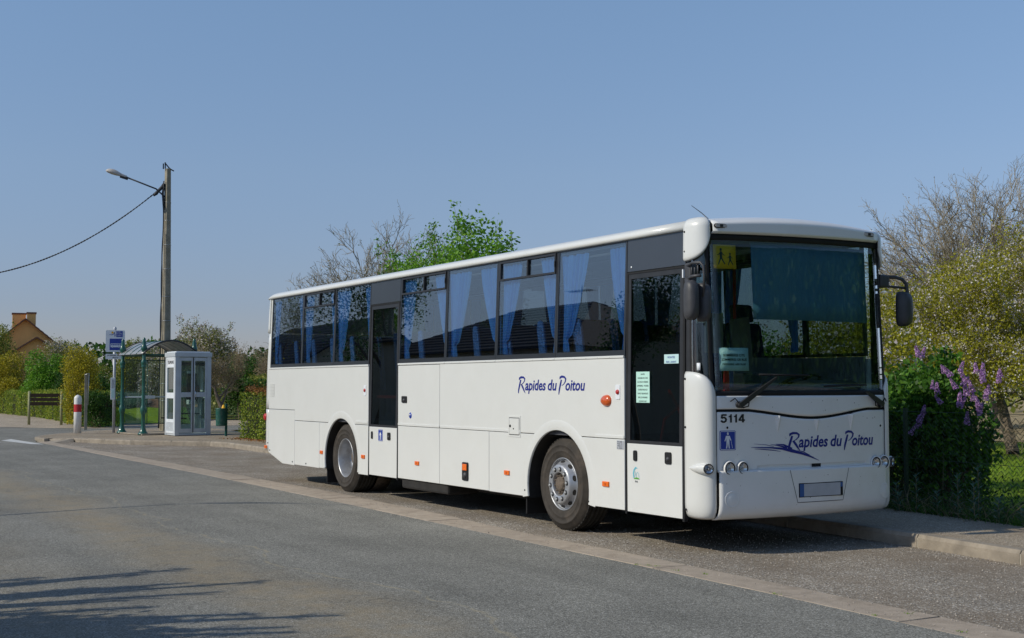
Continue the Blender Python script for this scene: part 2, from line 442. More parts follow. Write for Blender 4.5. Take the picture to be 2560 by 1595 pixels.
class MB:
    def __init__(s):
        s.v = []; s.f = []; s.sm = []
    def add(s, vs, fs, smooth=False):
        b = len(s.v)
        s.v += [tuple(v) for v in vs]
        s.f += [tuple(i + b for i in f) for f in fs]
        s.sm += [smooth] * len(fs)
        return s
    def box(s, x0, x1, y0, y1, z0, z1):
        vs = [(x, y, z) for x in (x0, x1) for y in (y0, y1) for z in (z0, z1)]
        return s.add(vs, [(0, 1, 3, 2), (4, 6, 7, 5), (0, 4, 5, 1), (2, 3, 7, 6), (0, 2, 6, 4), (1, 5, 7, 3)])
    def obox(s, c, ux, uy, uz):
        c, ux, uy, uz = map(Vector, (c, ux, uy, uz))
        vs = [c + ux * a + uy * b + uz * d for a in (-1, 1) for b in (-1, 1) for d in (-1, 1)]
        return s.add(vs, [(0, 1, 3, 2), (4, 6, 7, 5), (0, 4, 5, 1), (2, 3, 7, 6), (0, 2, 6, 4), (1, 5, 7, 3)])
    def prism(s, poly, fn, d0, d1):
        """poly 2D, fn(u,v,d)->xyz"""
        n = len(poly)
        a = [fn(u, v, d0) for u, v in poly]
        b = [fn(u, v, d1) for u, v in poly]
        s.add(a + b, [tuple(range(n)), tuple(range(2 * n - 1, n - 1, -1))] +
              [(i, i + n, (i + 1) % n + n, (i + 1) % n) for i in range(n)])
        return s
    def tube(s, pts, r, n=8, cap=True, smooth=True):
        pts = [Vector(p) for p in pts]
        rs = r if isinstance(r, (list, tuple)) else [r] * len(pts)
        vs = []
        up = None
        for i, p in enumerate(pts):
            t = (pts[min(i + 1, len(pts) - 1)] - pts[max(i - 1, 0)]).normalized()
            if up is None:
                a = Vector((0, 0, 1)) if abs(t.z) < 0.9 else Vector((1, 0, 0))
                up = (a - t * a.dot(t)).normalized()
            else:
                up = (up - t * up.dot(t)).normalized()
            w = t.cross(up)
            for k in range(n):
                an = 2 * PI * k / n
                vs.append(p + (up * math.cos(an) + w * math.sin(an)) * rs[i])
        fs = []
        for i in range(len(pts) - 1):
            for k in range(n):
                k2 = (k + 1) % n
                fs.append((i * n + k, i * n + k2, (i + 1) * n + k2, (i + 1) * n + k))
        if cap:
            fs.append(tuple(range(n - 1, -1, -1)))
            fs.append(tuple((len(pts) - 1) * n + k for k in range(n)))
        return s.add(vs, fs, smooth)
    def lathe(s, prof, c, axis='z', n=24, smooth=True, flip=1):
        """prof [(r, h)] about axis through c; for axis y h runs along +y"""
        vs = []
        for r, h in prof:
            for k in range(n):
                a = 2 * PI * k / n
                u, v = r * math.cos(a), r * math.sin(a)
                if axis == 'z': vs.append((c[0] + u, c[1] + v, c[2] + h))
                elif axis == 'y': vs.append((c[0] + u, c[1] + h, c[2] + v))
                else: vs.append((c[0] + h, c[1] + u, c[2] + v))
        fs = []
        for i in range(len(prof) - 1):
            for k in range(n):
                k2 = (k + 1) % n
                fs.append((i * n + k, i * n + k2, (i + 1) * n + k2, (i + 1) * n + k))
        if prof[0][0] > 1e-4: pass
        return s.add(vs, fs, smooth)
    def grid(s, fn, us, vs_, smooth=True):
        vs = [fn(u, v) for v in vs_ for u in us]
        n = len(us)
        fs = [(j * n + i, j * n + i + 1, (j + 1) * n + i + 1, (j + 1) * n + i)
              for j in range(len(vs_) - 1) for i in range(n - 1)]
        return s.add(vs, fs, smooth)
    def disc(s, c, nrm, r, n=16):
        nrm = Vector(nrm).normalized()
        a = Vector((0, 0, 1)) if abs(nrm.z) < 0.9 else Vector((1, 0, 0))
        u = (a - nrm * a.dot(nrm)).normalized(); w = nrm.cross(u)
        c = Vector(c)
        return s.add([c + (u * math.cos(2 * PI * k / n) + w * math.sin(2 * PI * k / n)) * r for k in range(n)], [tuple(range(n))])
    def build(s, name, mat, parent=None, bevel=0, solid=0, solid_off=-1, loc=None, fixn=True):
        me = bpy.data.meshes.new(name)
        me.from_pydata(s.v, [], s.f)
        me.polygons.foreach_set('use_smooth', s.sm)
        me.update()
        if fixn and len(s.f) < 20000:
            bm = bmesh.new(); bm.from_mesh(me)
            bmesh.ops.recalc_face_normals(bm, faces=bm.faces)
            bm.to_mesh(me); bm.free()
        if loc is not None:
            me.transform(Matrix.Translation(-Vector(loc)))
        o = bpy.data.objects.new(name, me)
        COL.objects.link(o)
        if isinstance(mat, str): mat = M[mat]
        me.materials.append(mat)
        L = Vector(loc) if loc is not None else Vector((0, 0, 0))
        if parent is not None:
            o.parent = parent
            o.location = L - worg(parent)
        else:
            o.location = L
        if solid:
            md = o.modifiers.new('solid', 'SOLIDIFY'); md.thickness = solid; md.offset = solid_off
        if bevel:
            md = o.modifiers.new('bevel', 'BEVEL'); md.width = bevel; md.segments = 2
            md.limit_method = 'ANGLE'; md.angle_limit = rad(40)
        return o

def quads_obj(name, V, mat, parent=None, loc=None, F=4):
    """V: (N*F,3) numpy, N loose polygons of F corners"""
    V = np.asarray(V, dtype=np.float32)
    if loc is not None: V = V - np.array(loc, dtype=np.float32)
    n = len(V) // F
    me = bpy.data.meshes.new(name)
    me.vertices.add(len(V)); me.loops.add(len(V)); me.polygons.add(n)
    me.vertices.foreach_set('co', V.ravel())
    me.loops.foreach_set('vertex_index', np.arange(len(V), dtype=np.int32))
    me.polygons.foreach_set('loop_start', np.arange(0, len(V), F, dtype=np.int32))
    me.polygons.foreach_set('loop_total', np.full(n, F, dtype=np.int32))
    me.update(calc_edges=True)
    me.materials.append(M[mat])
    o = bpy.data.objects.new(name, me)
    COL.objects.link(o)
    L = Vector(loc) if loc is not None else Vector((0, 0, 0))
    if parent is not None:
        o.parent = parent; o.location = L - worg(parent)
    else:
        o.location = L
    return o

def leaves(pts, size, aspect=0.55, droop=0.0, up=0.0):
    """rhombic leaves at pts"""
    pts = np.asarray(pts); n = len(pts)
    a = rng.normal(size=(n, 3)); a[:, 2] -= droop
    a /= np.linalg.norm(a, axis=1)[:, None]
    b = rng.normal(size=(n, 3)); b[:, 2] += 0
    b = np.cross(a, b); b /= np.linalg.norm(b, axis=1)[:, None]
    s = size * rng.uniform(0.6, 1.25, size=(n, 1))
    V = np.empty((n, 4, 3))
    V[:, 0] = pts - a * s * 0.5
    V[:, 1] = pts + b * s * aspect * 0.5
    V[:, 2] = pts + a * s * 0.5
    V[:, 3] = pts - b * s * aspect * 0.5
    return V.reshape(-1, 3)

def tubes_np(segs, n=4):
    """segs: list of (p0,p1,r0,r1) -> verts quads (n per seg)"""
    A = np.array([s[0] for s in segs]); B = np.array([s[1] for s in segs])
    r0 = np.array([s[2] for s in segs])[:, None]; r1 = np.array([s[3] for s in segs])[:, None]
    t = B - A; t /= np.linalg.norm(t, axis=1)[:, None] + 1e-9
    ref = np.where(np.abs(t[:, 2:3]) < 0.9, np.array([[0, 0, 1.0]]), np.array([[1.0, 0, 0]]))
    u = np.cross(t, ref); u /= np.linalg.norm(u, axis=1)[:, None]
    w = np.cross(t, u)
    V = []
    for k in range(n):
        a0, a1 = 2 * PI * k / n, 2 * PI * (k + 1) / n
        d0 = u * math.cos(a0) + w * math.sin(a0); d1 = u * math.cos(a1) + w * math.sin(a1)
        V.append(np.stack([A + d0 * r0, A + d1 * r0, B + d1 * r1, B + d0 * r1], axis=1))
    return np.concatenate(V).reshape(-1, 3)

def grow(base, d, length, radius, levels, spread=0.6, kids=(3, 5), shrink=0.68, upb=0.15, wob=0.18, minr=0.004, seg=5, out=None, tips=None, bare=0.35):
    if out is None: out = []; tips = []
    p = np.array(base, float); d = np.array(d, float); d /= np.linalg.norm(d)
    pts = [p.copy()]; n = seg
    r = radius
    for i in range(n):
        d = d + rng.normal(size=3) * wob + np.array([0, 0, upb]) * 0.3
        d /= np.linalg.norm(d)
        q = p + d * length / n
        r2 = max(minr, radius * (1 - 0.55 * (i + 1) / n))
        out.append((p, q, r, r2, levels))
        p, r = q, r2
        pts.append(p.copy())
    if levels == 0:
        tips.extend(pts[1:])
        return out, tips
    k = rng.integers(kids[0], kids[1] + 1)
    for j in range(k):
        f = bare + (1 - bare) * (j + rng.uniform(0.2, 1)) / k
        idx = min(n - 1, int(f * n)); fr = f * n - idx
        b = pts[idx] * (1 - fr) + pts[min(n, idx + 1)] * fr
        dd = d + rng.normal(size=3) * spread
        dd[2] += upb
        grow(b, dd, length * shrink * rng.uniform(0.75, 1.15), max(minr, radius * (1 - 0.5 * f) * 0.55), levels - 1, spread, kids, shrink, upb, wob, minr, seg if levels > 2 else max(3, seg - 1), out, tips, bare * 0.7)
    return out, tips

def plant_tree(name, base, height, width, levels, leafm, nleaf, lsize, label, cat='tree', group=None, trunk_r=0.12, stems=1,
               blossom=0, blossm='blossom', bsize=0.05, kids=(3, 5), spread=0.6, upb=0.2, barkm='bark', twigm='twig', cloud=0.25, lean=0.25,
               first=0.45, shrink=0.68, minr=0.004, aspect=0.55, minz=0.05):
    root = empty(name, base, label, cat, group)
    segs = []; tips = []
    for s in range(stems):
        d = np.array([rng.normal() * lean, rng.normal() * lean, 1.0])
        b = np.array(base) + np.array([rng.normal(), rng.normal(), 0]) * (0.12 * width if stems > 1 else 0)
        o, t = grow(b, d, height * first, trunk_r, levels, spread, kids, shrink, upb, minr=minr)
        segs += o; tips += t
    tips = np.array(tips)
    b0 = np.array(base)
    # straighten a lopsided crown over its foot, then fit it to the wanted height and width
    zt_ = np.percentile(tips[:, 2], 99) - b0[2]; off_ = np.median(tips[:, :2], axis=0) - b0[:2]
    def upright(p):
        p = np.array(p, float); k_ = np.clip((p[..., 2] - b0[2]) / (zt_ * .65), 0, 1.1); p[..., 0] -= off_[0] * k_; p[..., 1] -= off_[1] * k_; return p
    tips = upright(tips)
    segs = [(upright(a), upright(q), r0, r1, l) for a, q, r0, r1, l in segs]
    top = np.percentile(tips[:, 2], 99.5) - b0[2]; wid = np.percentile(np.hypot(tips[:, 0] - b0[0], tips[:, 1] - b0[1]), 97) * 2
    sc = np.array([width / max(wid, .1), width / max(wid, .1), height / max(top, .1)])
    tips = (tips - b0) * sc + b0
    S = [((np.array(a) - b0) * sc + b0, (np.array(q) - b0) * sc + b0, r0, r1, l) for a, q, r0, r1, l in segs]
    big = [x for x in S if x[4] >= max(levels - 1, 1)]
    small = [x for x in S if x[4] < max(levels - 1, 1)]
    quads_obj('trunk', tubes_np(big, 7), barkm, root, base)
    if small: quads_obj('branches', tubes_np(small, 3), twigm, root, base)
    if nleaf:
        idx = rng.integers(0, len(tips), nleaf)
        pts = tips[idx] + rng.normal(size=(nleaf, 3)) * cloud
        pts = pts[pts[:, 2] > b0[2] + minz + 0.25 * np.sin(pts[:, 0] * 3) * (minz > .1)]
        quads_obj('crown', leaves(pts, lsize, aspect), leafm, root, base)
    if blossom:
        nc = max(1, blossom // 9)
        tp_h = tips[tips[:, 2] > b0[2] + minz]; c = tp_h[rng.integers(0, len(tp_h), nc)] + rng.normal(size=(nc, 3)) * cloud
        pts = np.repeat(c, 9, axis=0) + rng.normal(size=(nc * 9, 3)) * bsize * 1.1
        quads_obj('blossom', leaves(pts, bsize, 0.9), blossm, root, base)
    return root

def dome_tree(name, base, height, width, label, limbs=24, sub=(12, 6, 4), fork=0.22, r0=0.2, minr=0.005, twigm='twigpale', cat='tree', buds=0, budm='leaf_brown', bud=0.05, rag=0.12):
    """bare tree: limbs arch from a low fork to a rounded crown, each split three more times"""
    root = empty(name, base, label, cat)
    b0 = np.array(base, float); S = []; big = []; ends = []
    f0 = b0 + [0, 0, height * fork]
    big.append((b0, f0, r0, r0 * .75))
    cen = b0 + [0, 0, height * 0.52]
    def curve(p, q, n, ra, rb, wob, up_):
        pts = [p]; L = np.linalg.norm(q - p)
        for i in range(1, n + 1):
            t = i / n; c = p + (q - p) * t + np.array([0, 0, up_ * L * math.sin(math.pi * t)]) + rng.normal(size=3) * wob * L * math.sin(math.pi * min(t, .9)); pts.append(c)
        sg = [(pts[i], pts[i + 1], ra + (rb - ra) * i / n, ra + (rb - ra) * (i + 1) / n) for i in range(n)]
        return pts, sg
    for k in range(limbs):
        a = 2.399 * k + rng.normal() * .15; el = math.asin(max(-.25, 1 - 1.28 * (k + .5) / limbs))
        e = cen + np.array([math.cos(a) * math.cos(el) * width / 2, math.sin(a) * math.cos(el) * width / 2, math.sin(el) * height * .48]) * rng.uniform(1 - rag * 2, 1 + rag * .5)
        pts, sg = curve(f0 + rng.normal(size=3) * .08, e, 7, r0 * .36, minr * 2, .035, .07 if el < .9 else 0)
        big += sg[:4]; S += sg[4:]
        def split(pts, lev, L):
            if lev >= len(sub): ends.extend(pts[1:]); return
            n = len(pts)
            for j in range(sub[lev]):
                f = (.28 + .72 * (j + rng.uniform(0, 1)) / sub[lev]) * (n - 1); i = min(int(f), n - 2); p = pts[i] + (pts[i + 1] - pts[i]) * (f - i)
                d = pts[i + 1] - pts[i]; d /= np.linalg.norm(d) + 1e-9; o = p - cen; o /= np.linalg.norm(o) + 1e-9
                d = d * .7 + o * .35 + rng.normal(size=3) * .55 + [0, 0, .12]; d /= np.linalg.norm(d); l = L * rng.uniform(.6, 1.15)
                ra = max(minr, r0 * .12 * (.5 ** lev))
                q, sg = curve(p, p + d * l, 3, ra, max(minr * .8, ra * .5), .06, .03); S.extend(sg); split(q, lev + 1, L * .52)
        split(pts, 0, height * .17)
    quads_obj('trunk', tubes_np(big, 7), 'bark', root, base)
    quads_obj('branches', tubes_np(S, 3), twigm, root, base)
    if buds:
        E_ = np.array(ends); p = E_[rng.integers(0, len(E_), buds)] + rng.normal(size=(buds, 3)) * .04
        quads_obj('buds', leaves(p, bud), budm, root, base)
    return root

def plant_bush(name, base, w, d, h, n, lsize, leafm, label, cat='shrub', group=None, seed=0, lobes=9, stemm='twig', extra=None, nst=14, low=0.1, ang=0.0):
    """shrub: stems fanning out, leaves in uneven clumps around them"""
    root = empty(name, base, label, cat, group)
    b0 = np.array(base, float)
    ca, sa = math.cos(ang), math.sin(ang)
    cs = []; segs = []
    for i in range(lobes):
        a = rng.uniform(0, 2 * PI); r = math.sqrt(rng.uniform(0, 1)) * 0.36
        hh = rng.uniform(0.35, 0.82) * (1 - 0.5 * r)
        cx, cy = math.cos(a) * r * w, math.sin(a) * r * d
        cs.append((cx * ca - cy * sa, cx * sa + cy * ca, hh * h, rng.uniform(0.16, 0.27) * (w + d) / 2, rng.uniform(0.14, 0.24) * h))
    P_ = []
    wts = np.array([c[3] ** 2 * c[4] for c in cs]); wts /= wts.sum()
    for c, k in zip(cs, (wts * n).astype(int)):
        q = rng.normal(size=(k, 3)); q /= np.linalg.norm(q, axis=1)[:, None]
        q *= rng.uniform(0.25, 1.0, size=(k, 1)) ** 0.45 * rng.uniform(0.85, 1.18, size=(k, 1))
        P_.append(np.stack([c[0] + q[:, 0] * c[3], c[1] + q[:, 1] * c[3], c[2] + q[:, 2] * c[4]], 1))
        for _ in range(max(2, nst // lobes + 1)):
            t = np.array([c[0], c[1], c[2]]) + np.clip(rng.normal(size=3), -1.05, 1.05) * np.array([c[3], c[3], c[4]]) * 0.7
            s0 = np.array([rng.normal() * w * 0.06, rng.normal() * d * 0.06, 0.0])
            m = (s0 + t) / 2 + rng.normal(size=3) * 0.05 * h; m[2] += 0.05 * h
            segs.append((b0 + s0, b0 + m, 0.018, 0.011)); segs.append((b0 + m, b0 + t, 0.011, 0.004))
            e = t + (t - m) * 0.15 + np.array([0, 0, 0.045 * h]) * rng.uniform(0, 1)
            segs.append((b0 + t, b0 + e, 0.005, 0.002))
            kk = max(6, n // 450)
            P_.append(t + (e - t) * rng.uniform(0, 1, size=(kk, 1)) + rng.normal(size=(kk, 3)) * lsize * 0.7)
    Pp = np.concatenate(P_)
    # skirt of leaves low down
    ns = int(n * low)
    if ns:
        a = rng.uniform(0, 2 * PI, ns); r = rng.uniform(0.3, 1, ns) ** 0.5 * 0.42
        x, y = np.cos(a) * r * w, np.sin(a) * r * d
        Pp = np.concatenate([Pp, np.stack([x * ca - y * sa, x * sa + y * ca, rng.uniform(0.03, 0.45, ns) * h], 1)])
    Pp = Pp[Pp[:, 2] > 0.02] + b0
    quads_obj('stems', tubes_np(segs, 4), stemm, root, base)
    quads_obj('foliage', leaves(Pp, lsize), leafm, root, base)
    if extra:
        em, frac, es = extra
        k = int(n * frac / 8)
        hi = Pp[Pp[:, 2] > b0[2] + 0.3 * h]
        c = hi[rng.integers(0, len(hi), k)]
        c = c + (c - (b0 + np.array([0, 0, h * 0.4]))) * 0.05
        q = np.repeat(c, 8, axis=0) + rng.normal(size=(k * 8, 3)) * es
        quads_obj('blossom', leaves(q, es, 0.9), em, root, base)
    return root

def hedge(name, line, depth, h, n, lsize, leafm, label, base_z=0.0, topm=None, rough=0.07, group=None):
    """clipped hedge along a polyline (front foot), depth to the left of the line"""
    p0 = line[0]
    root = empty(name, (p0[0], p0[1], base_z), label, 'hedge', group)
    pts = []; tops = []
    core = MB()
    tot = sum((Vector(b) - Vector(a)).length for a, b in zip(line, line[1:]))
    for a, b in zip(line, line[1:]):
        a = np.array(a, float); b = np.array(b, float); L = np.linalg.norm(b - a); t = (b - a) / L; nn = np.array([-t[1], t[0]])
        k = int(n * L / tot)
        kf = k // 2; kt = k // 3; kb = k - kf - kt
        for m_, side in ((kf, 'f'), (kt, 't'), (kb, 'b')):
            s = rng.uniform(0, L, m_)
            bumpy = 0.09 * np.sin(s * 2.1 + 1) + 0.06 * np.sin(s * 5.3) + 0.04 * np.sin(s * 9.7)
            if side == 'f': dd = rng.uniform(-rough, 0.09, m_) - bumpy * 0.7; z = rng.uniform(0, h, m_)
            elif side == 'b': dd = depth + rng.uniform(-0.1, rough, m_); z = rng.uniform(0, h, m_)
            else: dd = rng.uniform(0, depth, m_); z = h + rng.uniform(-0.1, rough * 1.1, m_) + bumpy * 0.6 + np.where(rng.uniform(0, 1, m_) < 0.04, rng.uniform(0, 0.18, m_), 0)
            q = np.stack([a[0] + t[0] * s + nn[0] * dd, a[1] + t[1] * s + nn[1] * dd, base_z + z], 1)
            (tops if side == 't' else pts).append(q)
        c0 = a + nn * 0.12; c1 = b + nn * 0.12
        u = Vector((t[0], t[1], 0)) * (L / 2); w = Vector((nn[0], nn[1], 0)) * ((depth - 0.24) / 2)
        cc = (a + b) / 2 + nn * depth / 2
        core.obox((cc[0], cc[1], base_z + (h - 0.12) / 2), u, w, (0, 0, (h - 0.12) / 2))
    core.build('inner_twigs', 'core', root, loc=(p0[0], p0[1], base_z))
    quads_obj('foliage', leaves(np.concatenate(pts), lsize), leafm, root, (p0[0], p0[1], base_z))
    quads_obj('top_foliage', leaves(np.concatenate(tops), lsize), topm or leafm, root, (p0[0], p0[1], base_z))
    return root

# text -----------------------------------------------------------------
def text2d(s, size=1.0, shear=0.0, offset=0.0, sx=1.0, fit=None, align='LEFT', space=1.0):
    """returns (verts2d, faces) of a string; fit=(width,height) scales it to that box"""
    cu = bpy.data.curves.new('txt', 'FONT')
    cu.body = s; cu.size = size; cu.shear = shear; cu.offset = offset; cu.align_x = align
    cu.resolution_u = 3
    cu.space_character = space
    o = bpy.data.objects.new('txt', cu)
    COL.objects.link(o)
    dg = bpy.context.evaluated_depsgraph_get()
    me = bpy.data.meshes.new_from_object(o.evaluated_get(dg))
    vs = [(v.co.x * sx, v.co.y) for v in me.vertices]
    fs = [tuple(p.vertices) for p in me.polygons]
    bpy.data.objects.remove(o, do_unlink=True)
    bpy.data.curves.remove(cu); bpy.data.meshes.remove(me)
    if fit and vs:
        x0 = min(v[0] for v in vs); x1 = max(v[0] for v in vs); y0 = min(v[1] for v in vs); y1 = max(v[1] for v in vs)
        w, h = fit
        kx = w / (x1 - x0); ky = h / (y1 - y0) if h else kx
        vs = [((a - x0) * kx, (b - (y0 if h else 0)) * ky) for a, b in vs]
    return vs, fs

def stroke(pts, ws):
    """2D brush stroke with varying width"""
    out = []; n = len(pts)
    L = []; Rr = []
    for i, (x, y) in enumerate(pts):
        x0, y0 = pts[max(i - 1, 0)]; x1, y1 = pts[min(i + 1, n - 1)]
        dx, dy = x1 - x0, y1 - y0; l = math.hypot(dx, dy) or 1
        w = ws[i] if isinstance(ws, (list, tuple)) else ws
        L.append((x - dy / l * w / 2, y + dx / l * w / 2)); Rr.append((x + dy / l * w / 2, y - dx / l * w / 2))
    vs = L + Rr
    fs = [(i, i + 1, n + i + 1, n + i) for i in range(n - 1)]
    return vs, fs

def merge2d(parts):
    V = []; F = []
    for vs, fs in parts:
        b = len(V); V += list(vs); F += [tuple(i + b for i in f) for f in fs]
    return V, F

def shift2d(part, dx, dy, s=1.0):
    vs, fs = part
    return [(x * s + dx, y * s + dy) for x, y in vs], fs

def decal(name, part2d, fn, mat, parent, label=None):
    vs, fs = part2d
    mb = MB(); mb.add([fn(u, v) for u, v in vs], fs)
    o = mb.build(name, mat, parent, fixn=False)
    if label: o['label'] = label
    return o

def rrect(x0, x1, y0, y1, r, n=4):
    pts = []
    for cx, cy, a0 in ((x1 - r, y0 + r, -90), (x1 - r, y1 - r, 0), (x0 + r, y1 - r, 90), (x0 + r, y0 + r, 180)):
        for k in range(n + 1):
            a = rad(a0 + 90 * k / n)
            pts.append((cx + r * math.cos(a), cy + r * math.sin(a)))
    return pts

# ================================================================== GROUND
def flat(name, poly, z, mat, label=None):
    mb = MB()
    mb.add([(x, y, z) for x, y in poly], [tuple(range(len(poly)))])
    o = mb.build(name, mat)
    me = o.data
    if me.polygons[0].normal.z < 0: me.flip_normals()
    tag(o, label, None, None, 'structure')
    return o

GN = [(-21.0, -0.56), (-19.6, -0.58), (-4.45, -0.60), (2.1, -0.70), (6.3, -0.80), (8.8, -0.86), (10.4, -0.90), (12.0, -0.98), (16, -1.15), (24, -1.5), (40, -2.2)]
GF = [(-21.0, -0.30), (-19.6, -0.26), (-5.0, -0.10), (0.2, -0.10), (3.1, -0.22), (6.1, -0.40), (9.5, -0.50), (12.0, -0.58), (16, -0.75), (24, -1.1), (40, -1.8)]
KERB = [(-20.4, 0.30), (-18.6, 0.80), (-17.6, 1.27), (-16.6, 2.1), (-15.6, 2.85), (-14.8, 3.05), (-11.6, 2.95), (0, 2.74), (7.1, 2.42), (9.15, 2.25), (10.5, 2.07), (14, 1.55), (24, 0.4), (40, -1.2)]
def lerp(line, x):
    for (a, ya), (b, yb) in zip(line, line[1:]):
        if a <= x <= b: return ya + (yb - ya) * (x - a) / (b - a)
    return line[-1][1] if x > line[-1][0] else line[0][1]

g = flat('ground', [(-600, -600), (700, -600), (700, 600), (-600, 600)], -0.03, 'field', 'grassy open ground reaching the horizon')
# road: main carriageway plus the side road mouth on the far left
ISL = [(-21.0, -0.56), (-22.3, -0.35), (-23.6, 0.05), (-25.0, 0.9), (-26.3, 2.2), (-27.0, 3.6), (-27.6, 6.0), (-28.2, 13)]
road_poly = [(60, -9.5), (60, -3.0)] + GN[::-1] + ISL[1:] + [(-33.6, 14), (-32.6, 6), (-31.8, 3.8), (-33.6, 2.0), (-36.0, 0.6), (-42, -0.6), (-80, -2), (-150, -5), (-150, -13), (-60, -10.5)]
flat('road', road_poly, 0.0, 'road', 'grey asphalt road with dusty tyre bands')
flat('parking_bay', GF + KERB[::-1], 0.0, 'bay', 'brownish gritty asphalt lay-by under the bus')
flat('gravel_verge', [(-33.6, 14), (-32.6, 6), (-31.8, 3.8), (-33.6, 2.0), (-36.0, 0.6), (-42, -0.6), (-80, -2), (-80, 9), (-50, 8), (-36, 14)], 0.006, 'gravel', 'pale beige gravel beside the side road')
flat('grass_verge', [(60, -9.5), (60, -40), (-150, -40), (-150, -13), (-60, -10.5)], -0.004, 'field', 'grass verge on the near side of the road')
for i, poly in enumerate(([(-23.3, -0.86), (-19.0, -0.70), (-19.4, -0.98), (-22.3, -1.3)], [(-30.5, -1.5), (-25.0, -1.05), (-25.3, -1.45), (-29.6, -1.95)], [(-21.9, -1.62), (-20.9, -1.5), (-20.9, -1.62), (-21.6, -1.86)])):
    flat('road_marking', poly, 0.004, 'marking', ['worn white dash beside the tip of the gutter', 'worn white dash further along the side road mouth', 'short worn white dash at the left edge of the photo'][i])

def strip_pieces(name, A, B, x0, x1, step, z0, z1, mat, parent, gap=0.012, wobble=0.0):
    """pieces between two polylines, each an object of its own"""
    x = x0; i = 0
    while x < x1:
        st = step * (1 + rng.uniform(-wobble, wobble))
        a, b = x + gap / 2, min(x + st, x1) - gap / 2
        dz = rng.uniform(-0.003, 0.003)
        mb = MB()
        sk = rng.uniform(-0.02, 0.02)
        q = [(a, lerp(A, a)), (b, lerp(A, b)), (b + sk, lerp(B, b)), (a + sk * 0.5, lerp(B, a))]
        mb.prism(q, lambda u, v, d: (u, v, d), z0, z1 + dz)
        mb.build(name, mat, parent, bevel=0.006)
        x += st
        i += 1

gut = empty('gutter', (-20, -0.5, 0)); tag(gut, 'flat pinkish concrete gutter strip between road and lay-by', None, None, 'structure')
mb = MB(); mb.add([(x, y, -0.012) for x, y in GN + GF[::-1]], [tuple(range(len(GN) + len(GF)))]); mb.build('joint_bed', 'base', gut)
strip_pieces('gutter_slab', GN, GF, -20.9, 18, 1.6, -0.04, 0.004, 'gutter', gut, 0.006, 0.35)
mb = MB(); mb.add([(18, lerp(GN, 18), 0.0), (40, -2.2, 0), (40, -1.8, 0), (18, lerp(GF, 18), 0.0)], [(0, 1, 2, 3)]); mb.build('far_gutter', 'gutter', gut)

# kerb: one stone per metre, then the raised pavement behind
kerb = empty('kerb', (KERB[0][0], KERB[0][1], 0)); tag(kerb, 'raised concrete kerb curving round the lay-by', None, None, 'structure')
def offset_line(line, d):
    out = []
    for i, (x, y) in enumerate(line):
        x0, y0 = line[max(i - 1, 0)]; x1, y1 = line[min(i + 1, len(line) - 1)]
        l = math.hypot(x1 - x0, y1 - y0); out.append((x - (y1 - y0) / l * d, y + (x1 - x0) / l * d))
    return out
def walk_line(line, step):
    pts = [line[0]]; 
    for a, b in zip(line, line[1:]):
        L = math.hypot(b[0] - a[0], b[1] - a[1]); n = max(1, round(L / step))
        for i in range(1, n + 1): pts.append((a[0] + (b[0] - a[0]) * i / n, a[1] + (b[1] - a[1]) * i / n))
    return pts
KW = walk_line([p for p in KERB if p[0] <= 24], 1.0)
KI = offset_line(KW, 0.15)
def kz(x):
    return 0.13 if x > -19.4 else 0.095 + 0.035 * max(0, (x + 20.6)) / 1.2
for (a, b, c, d) in zip(KW, KW[1:], KI[1:], KI):
    t = Vector((b[0] - a[0], b[1] - a[1], 0)); L = t.length; t /= L
    def sh(p, s): return (p[0] + t.x * s, p[1] + t.y * s)
    nn = Vector((-t.y, t.x, 0))
    h = kz((a[0] + b[0]) / 2)
    q = [sh(a, .006), sh(b, -.006), sh(c, -.006), sh(d, .006)]
    mb = MB()
    # chamfered profile
    fr = [(0, -0.04), (0, h - 0.035), (0.022, h), (0.15, h)]
    vs = []
    for (p, pi) in ((q[0], q[3]), (q[1], q[2])):
        for dd, z in fr:
            f = dd / 0.15
            vs.append((p[0] + (pi[0] - p[0]) * f, p[1] + (pi[1] - p[1]) * f, z))
        vs.append((pi[0], pi[1], -0.04))
    mb.add(vs, [(0, 5, 6, 1), (1, 6, 7, 2), (2, 7, 8, 3), (3, 8, 9, 4), (0, 1, 2, 3, 4), (9, 8, 7, 6, 5)])
    mb.build('kerb_stone', 'kerb', kerb, bevel=0.006)
jb = MB()
KJ0 = offset_line(KW, 0.006); KJ1 = offset_line(KW, 0.149)
for (a, b, c, d) in zip(KJ0, KJ0[1:], KJ1[1:], KJ1):
    h = kz((a[0] + b[0]) / 2) - 0.006
    jb.add([(a[0], a[1], -0.03), (b[0], b[1], -0.03), (b[0], b[1], h - 0.03), (a[0], a[1], h - 0.03), (c[0], c[1], h), (d[0], d[1], h), ], [(0, 1, 2, 3), (3, 2, 4, 5)])
jb.build('joint_mortar', 'joint', kerb)
mb = MB(); mb.add([(-21.0, -0.31, 0.003), (-19.95, -0.26, 0.003), (-20.30, 0.34, 0.100), (-20.46, 0.50, 0.100), (-21.0, -0.20, 0.094), (-20.1, 0.30, 0.003)], [(0, 1, 2, 4), (4, 2, 3), (1, 5, 2)]); mb.build('ramp_stone', 'kerb', kerb)
BACK = [(24, 2.9), (14, 3.4), (9.5, 3.75), (7.1, 4.05), (0, 4.35), (-11, 4.6), (-17.5, 4.3), (-20.5, 5.6), (-24, 6.2), (-27.4, 6.2)]
pv = KI[:] 
pave_poly = [(p[0], p[1]) for p in pv] + BACK + [(-26.9, 3.7), (-26.2, 2.3), (-24.9, 1.0), (-23.5, 0.15), (-22.3, -0.25), (-21.0, -0.28)]
mb = MB()
n_ = len(pave_poly)
def pz(p): return 0.124 if p[0] > -19.4 or p[1] > 1.2 else 0.092
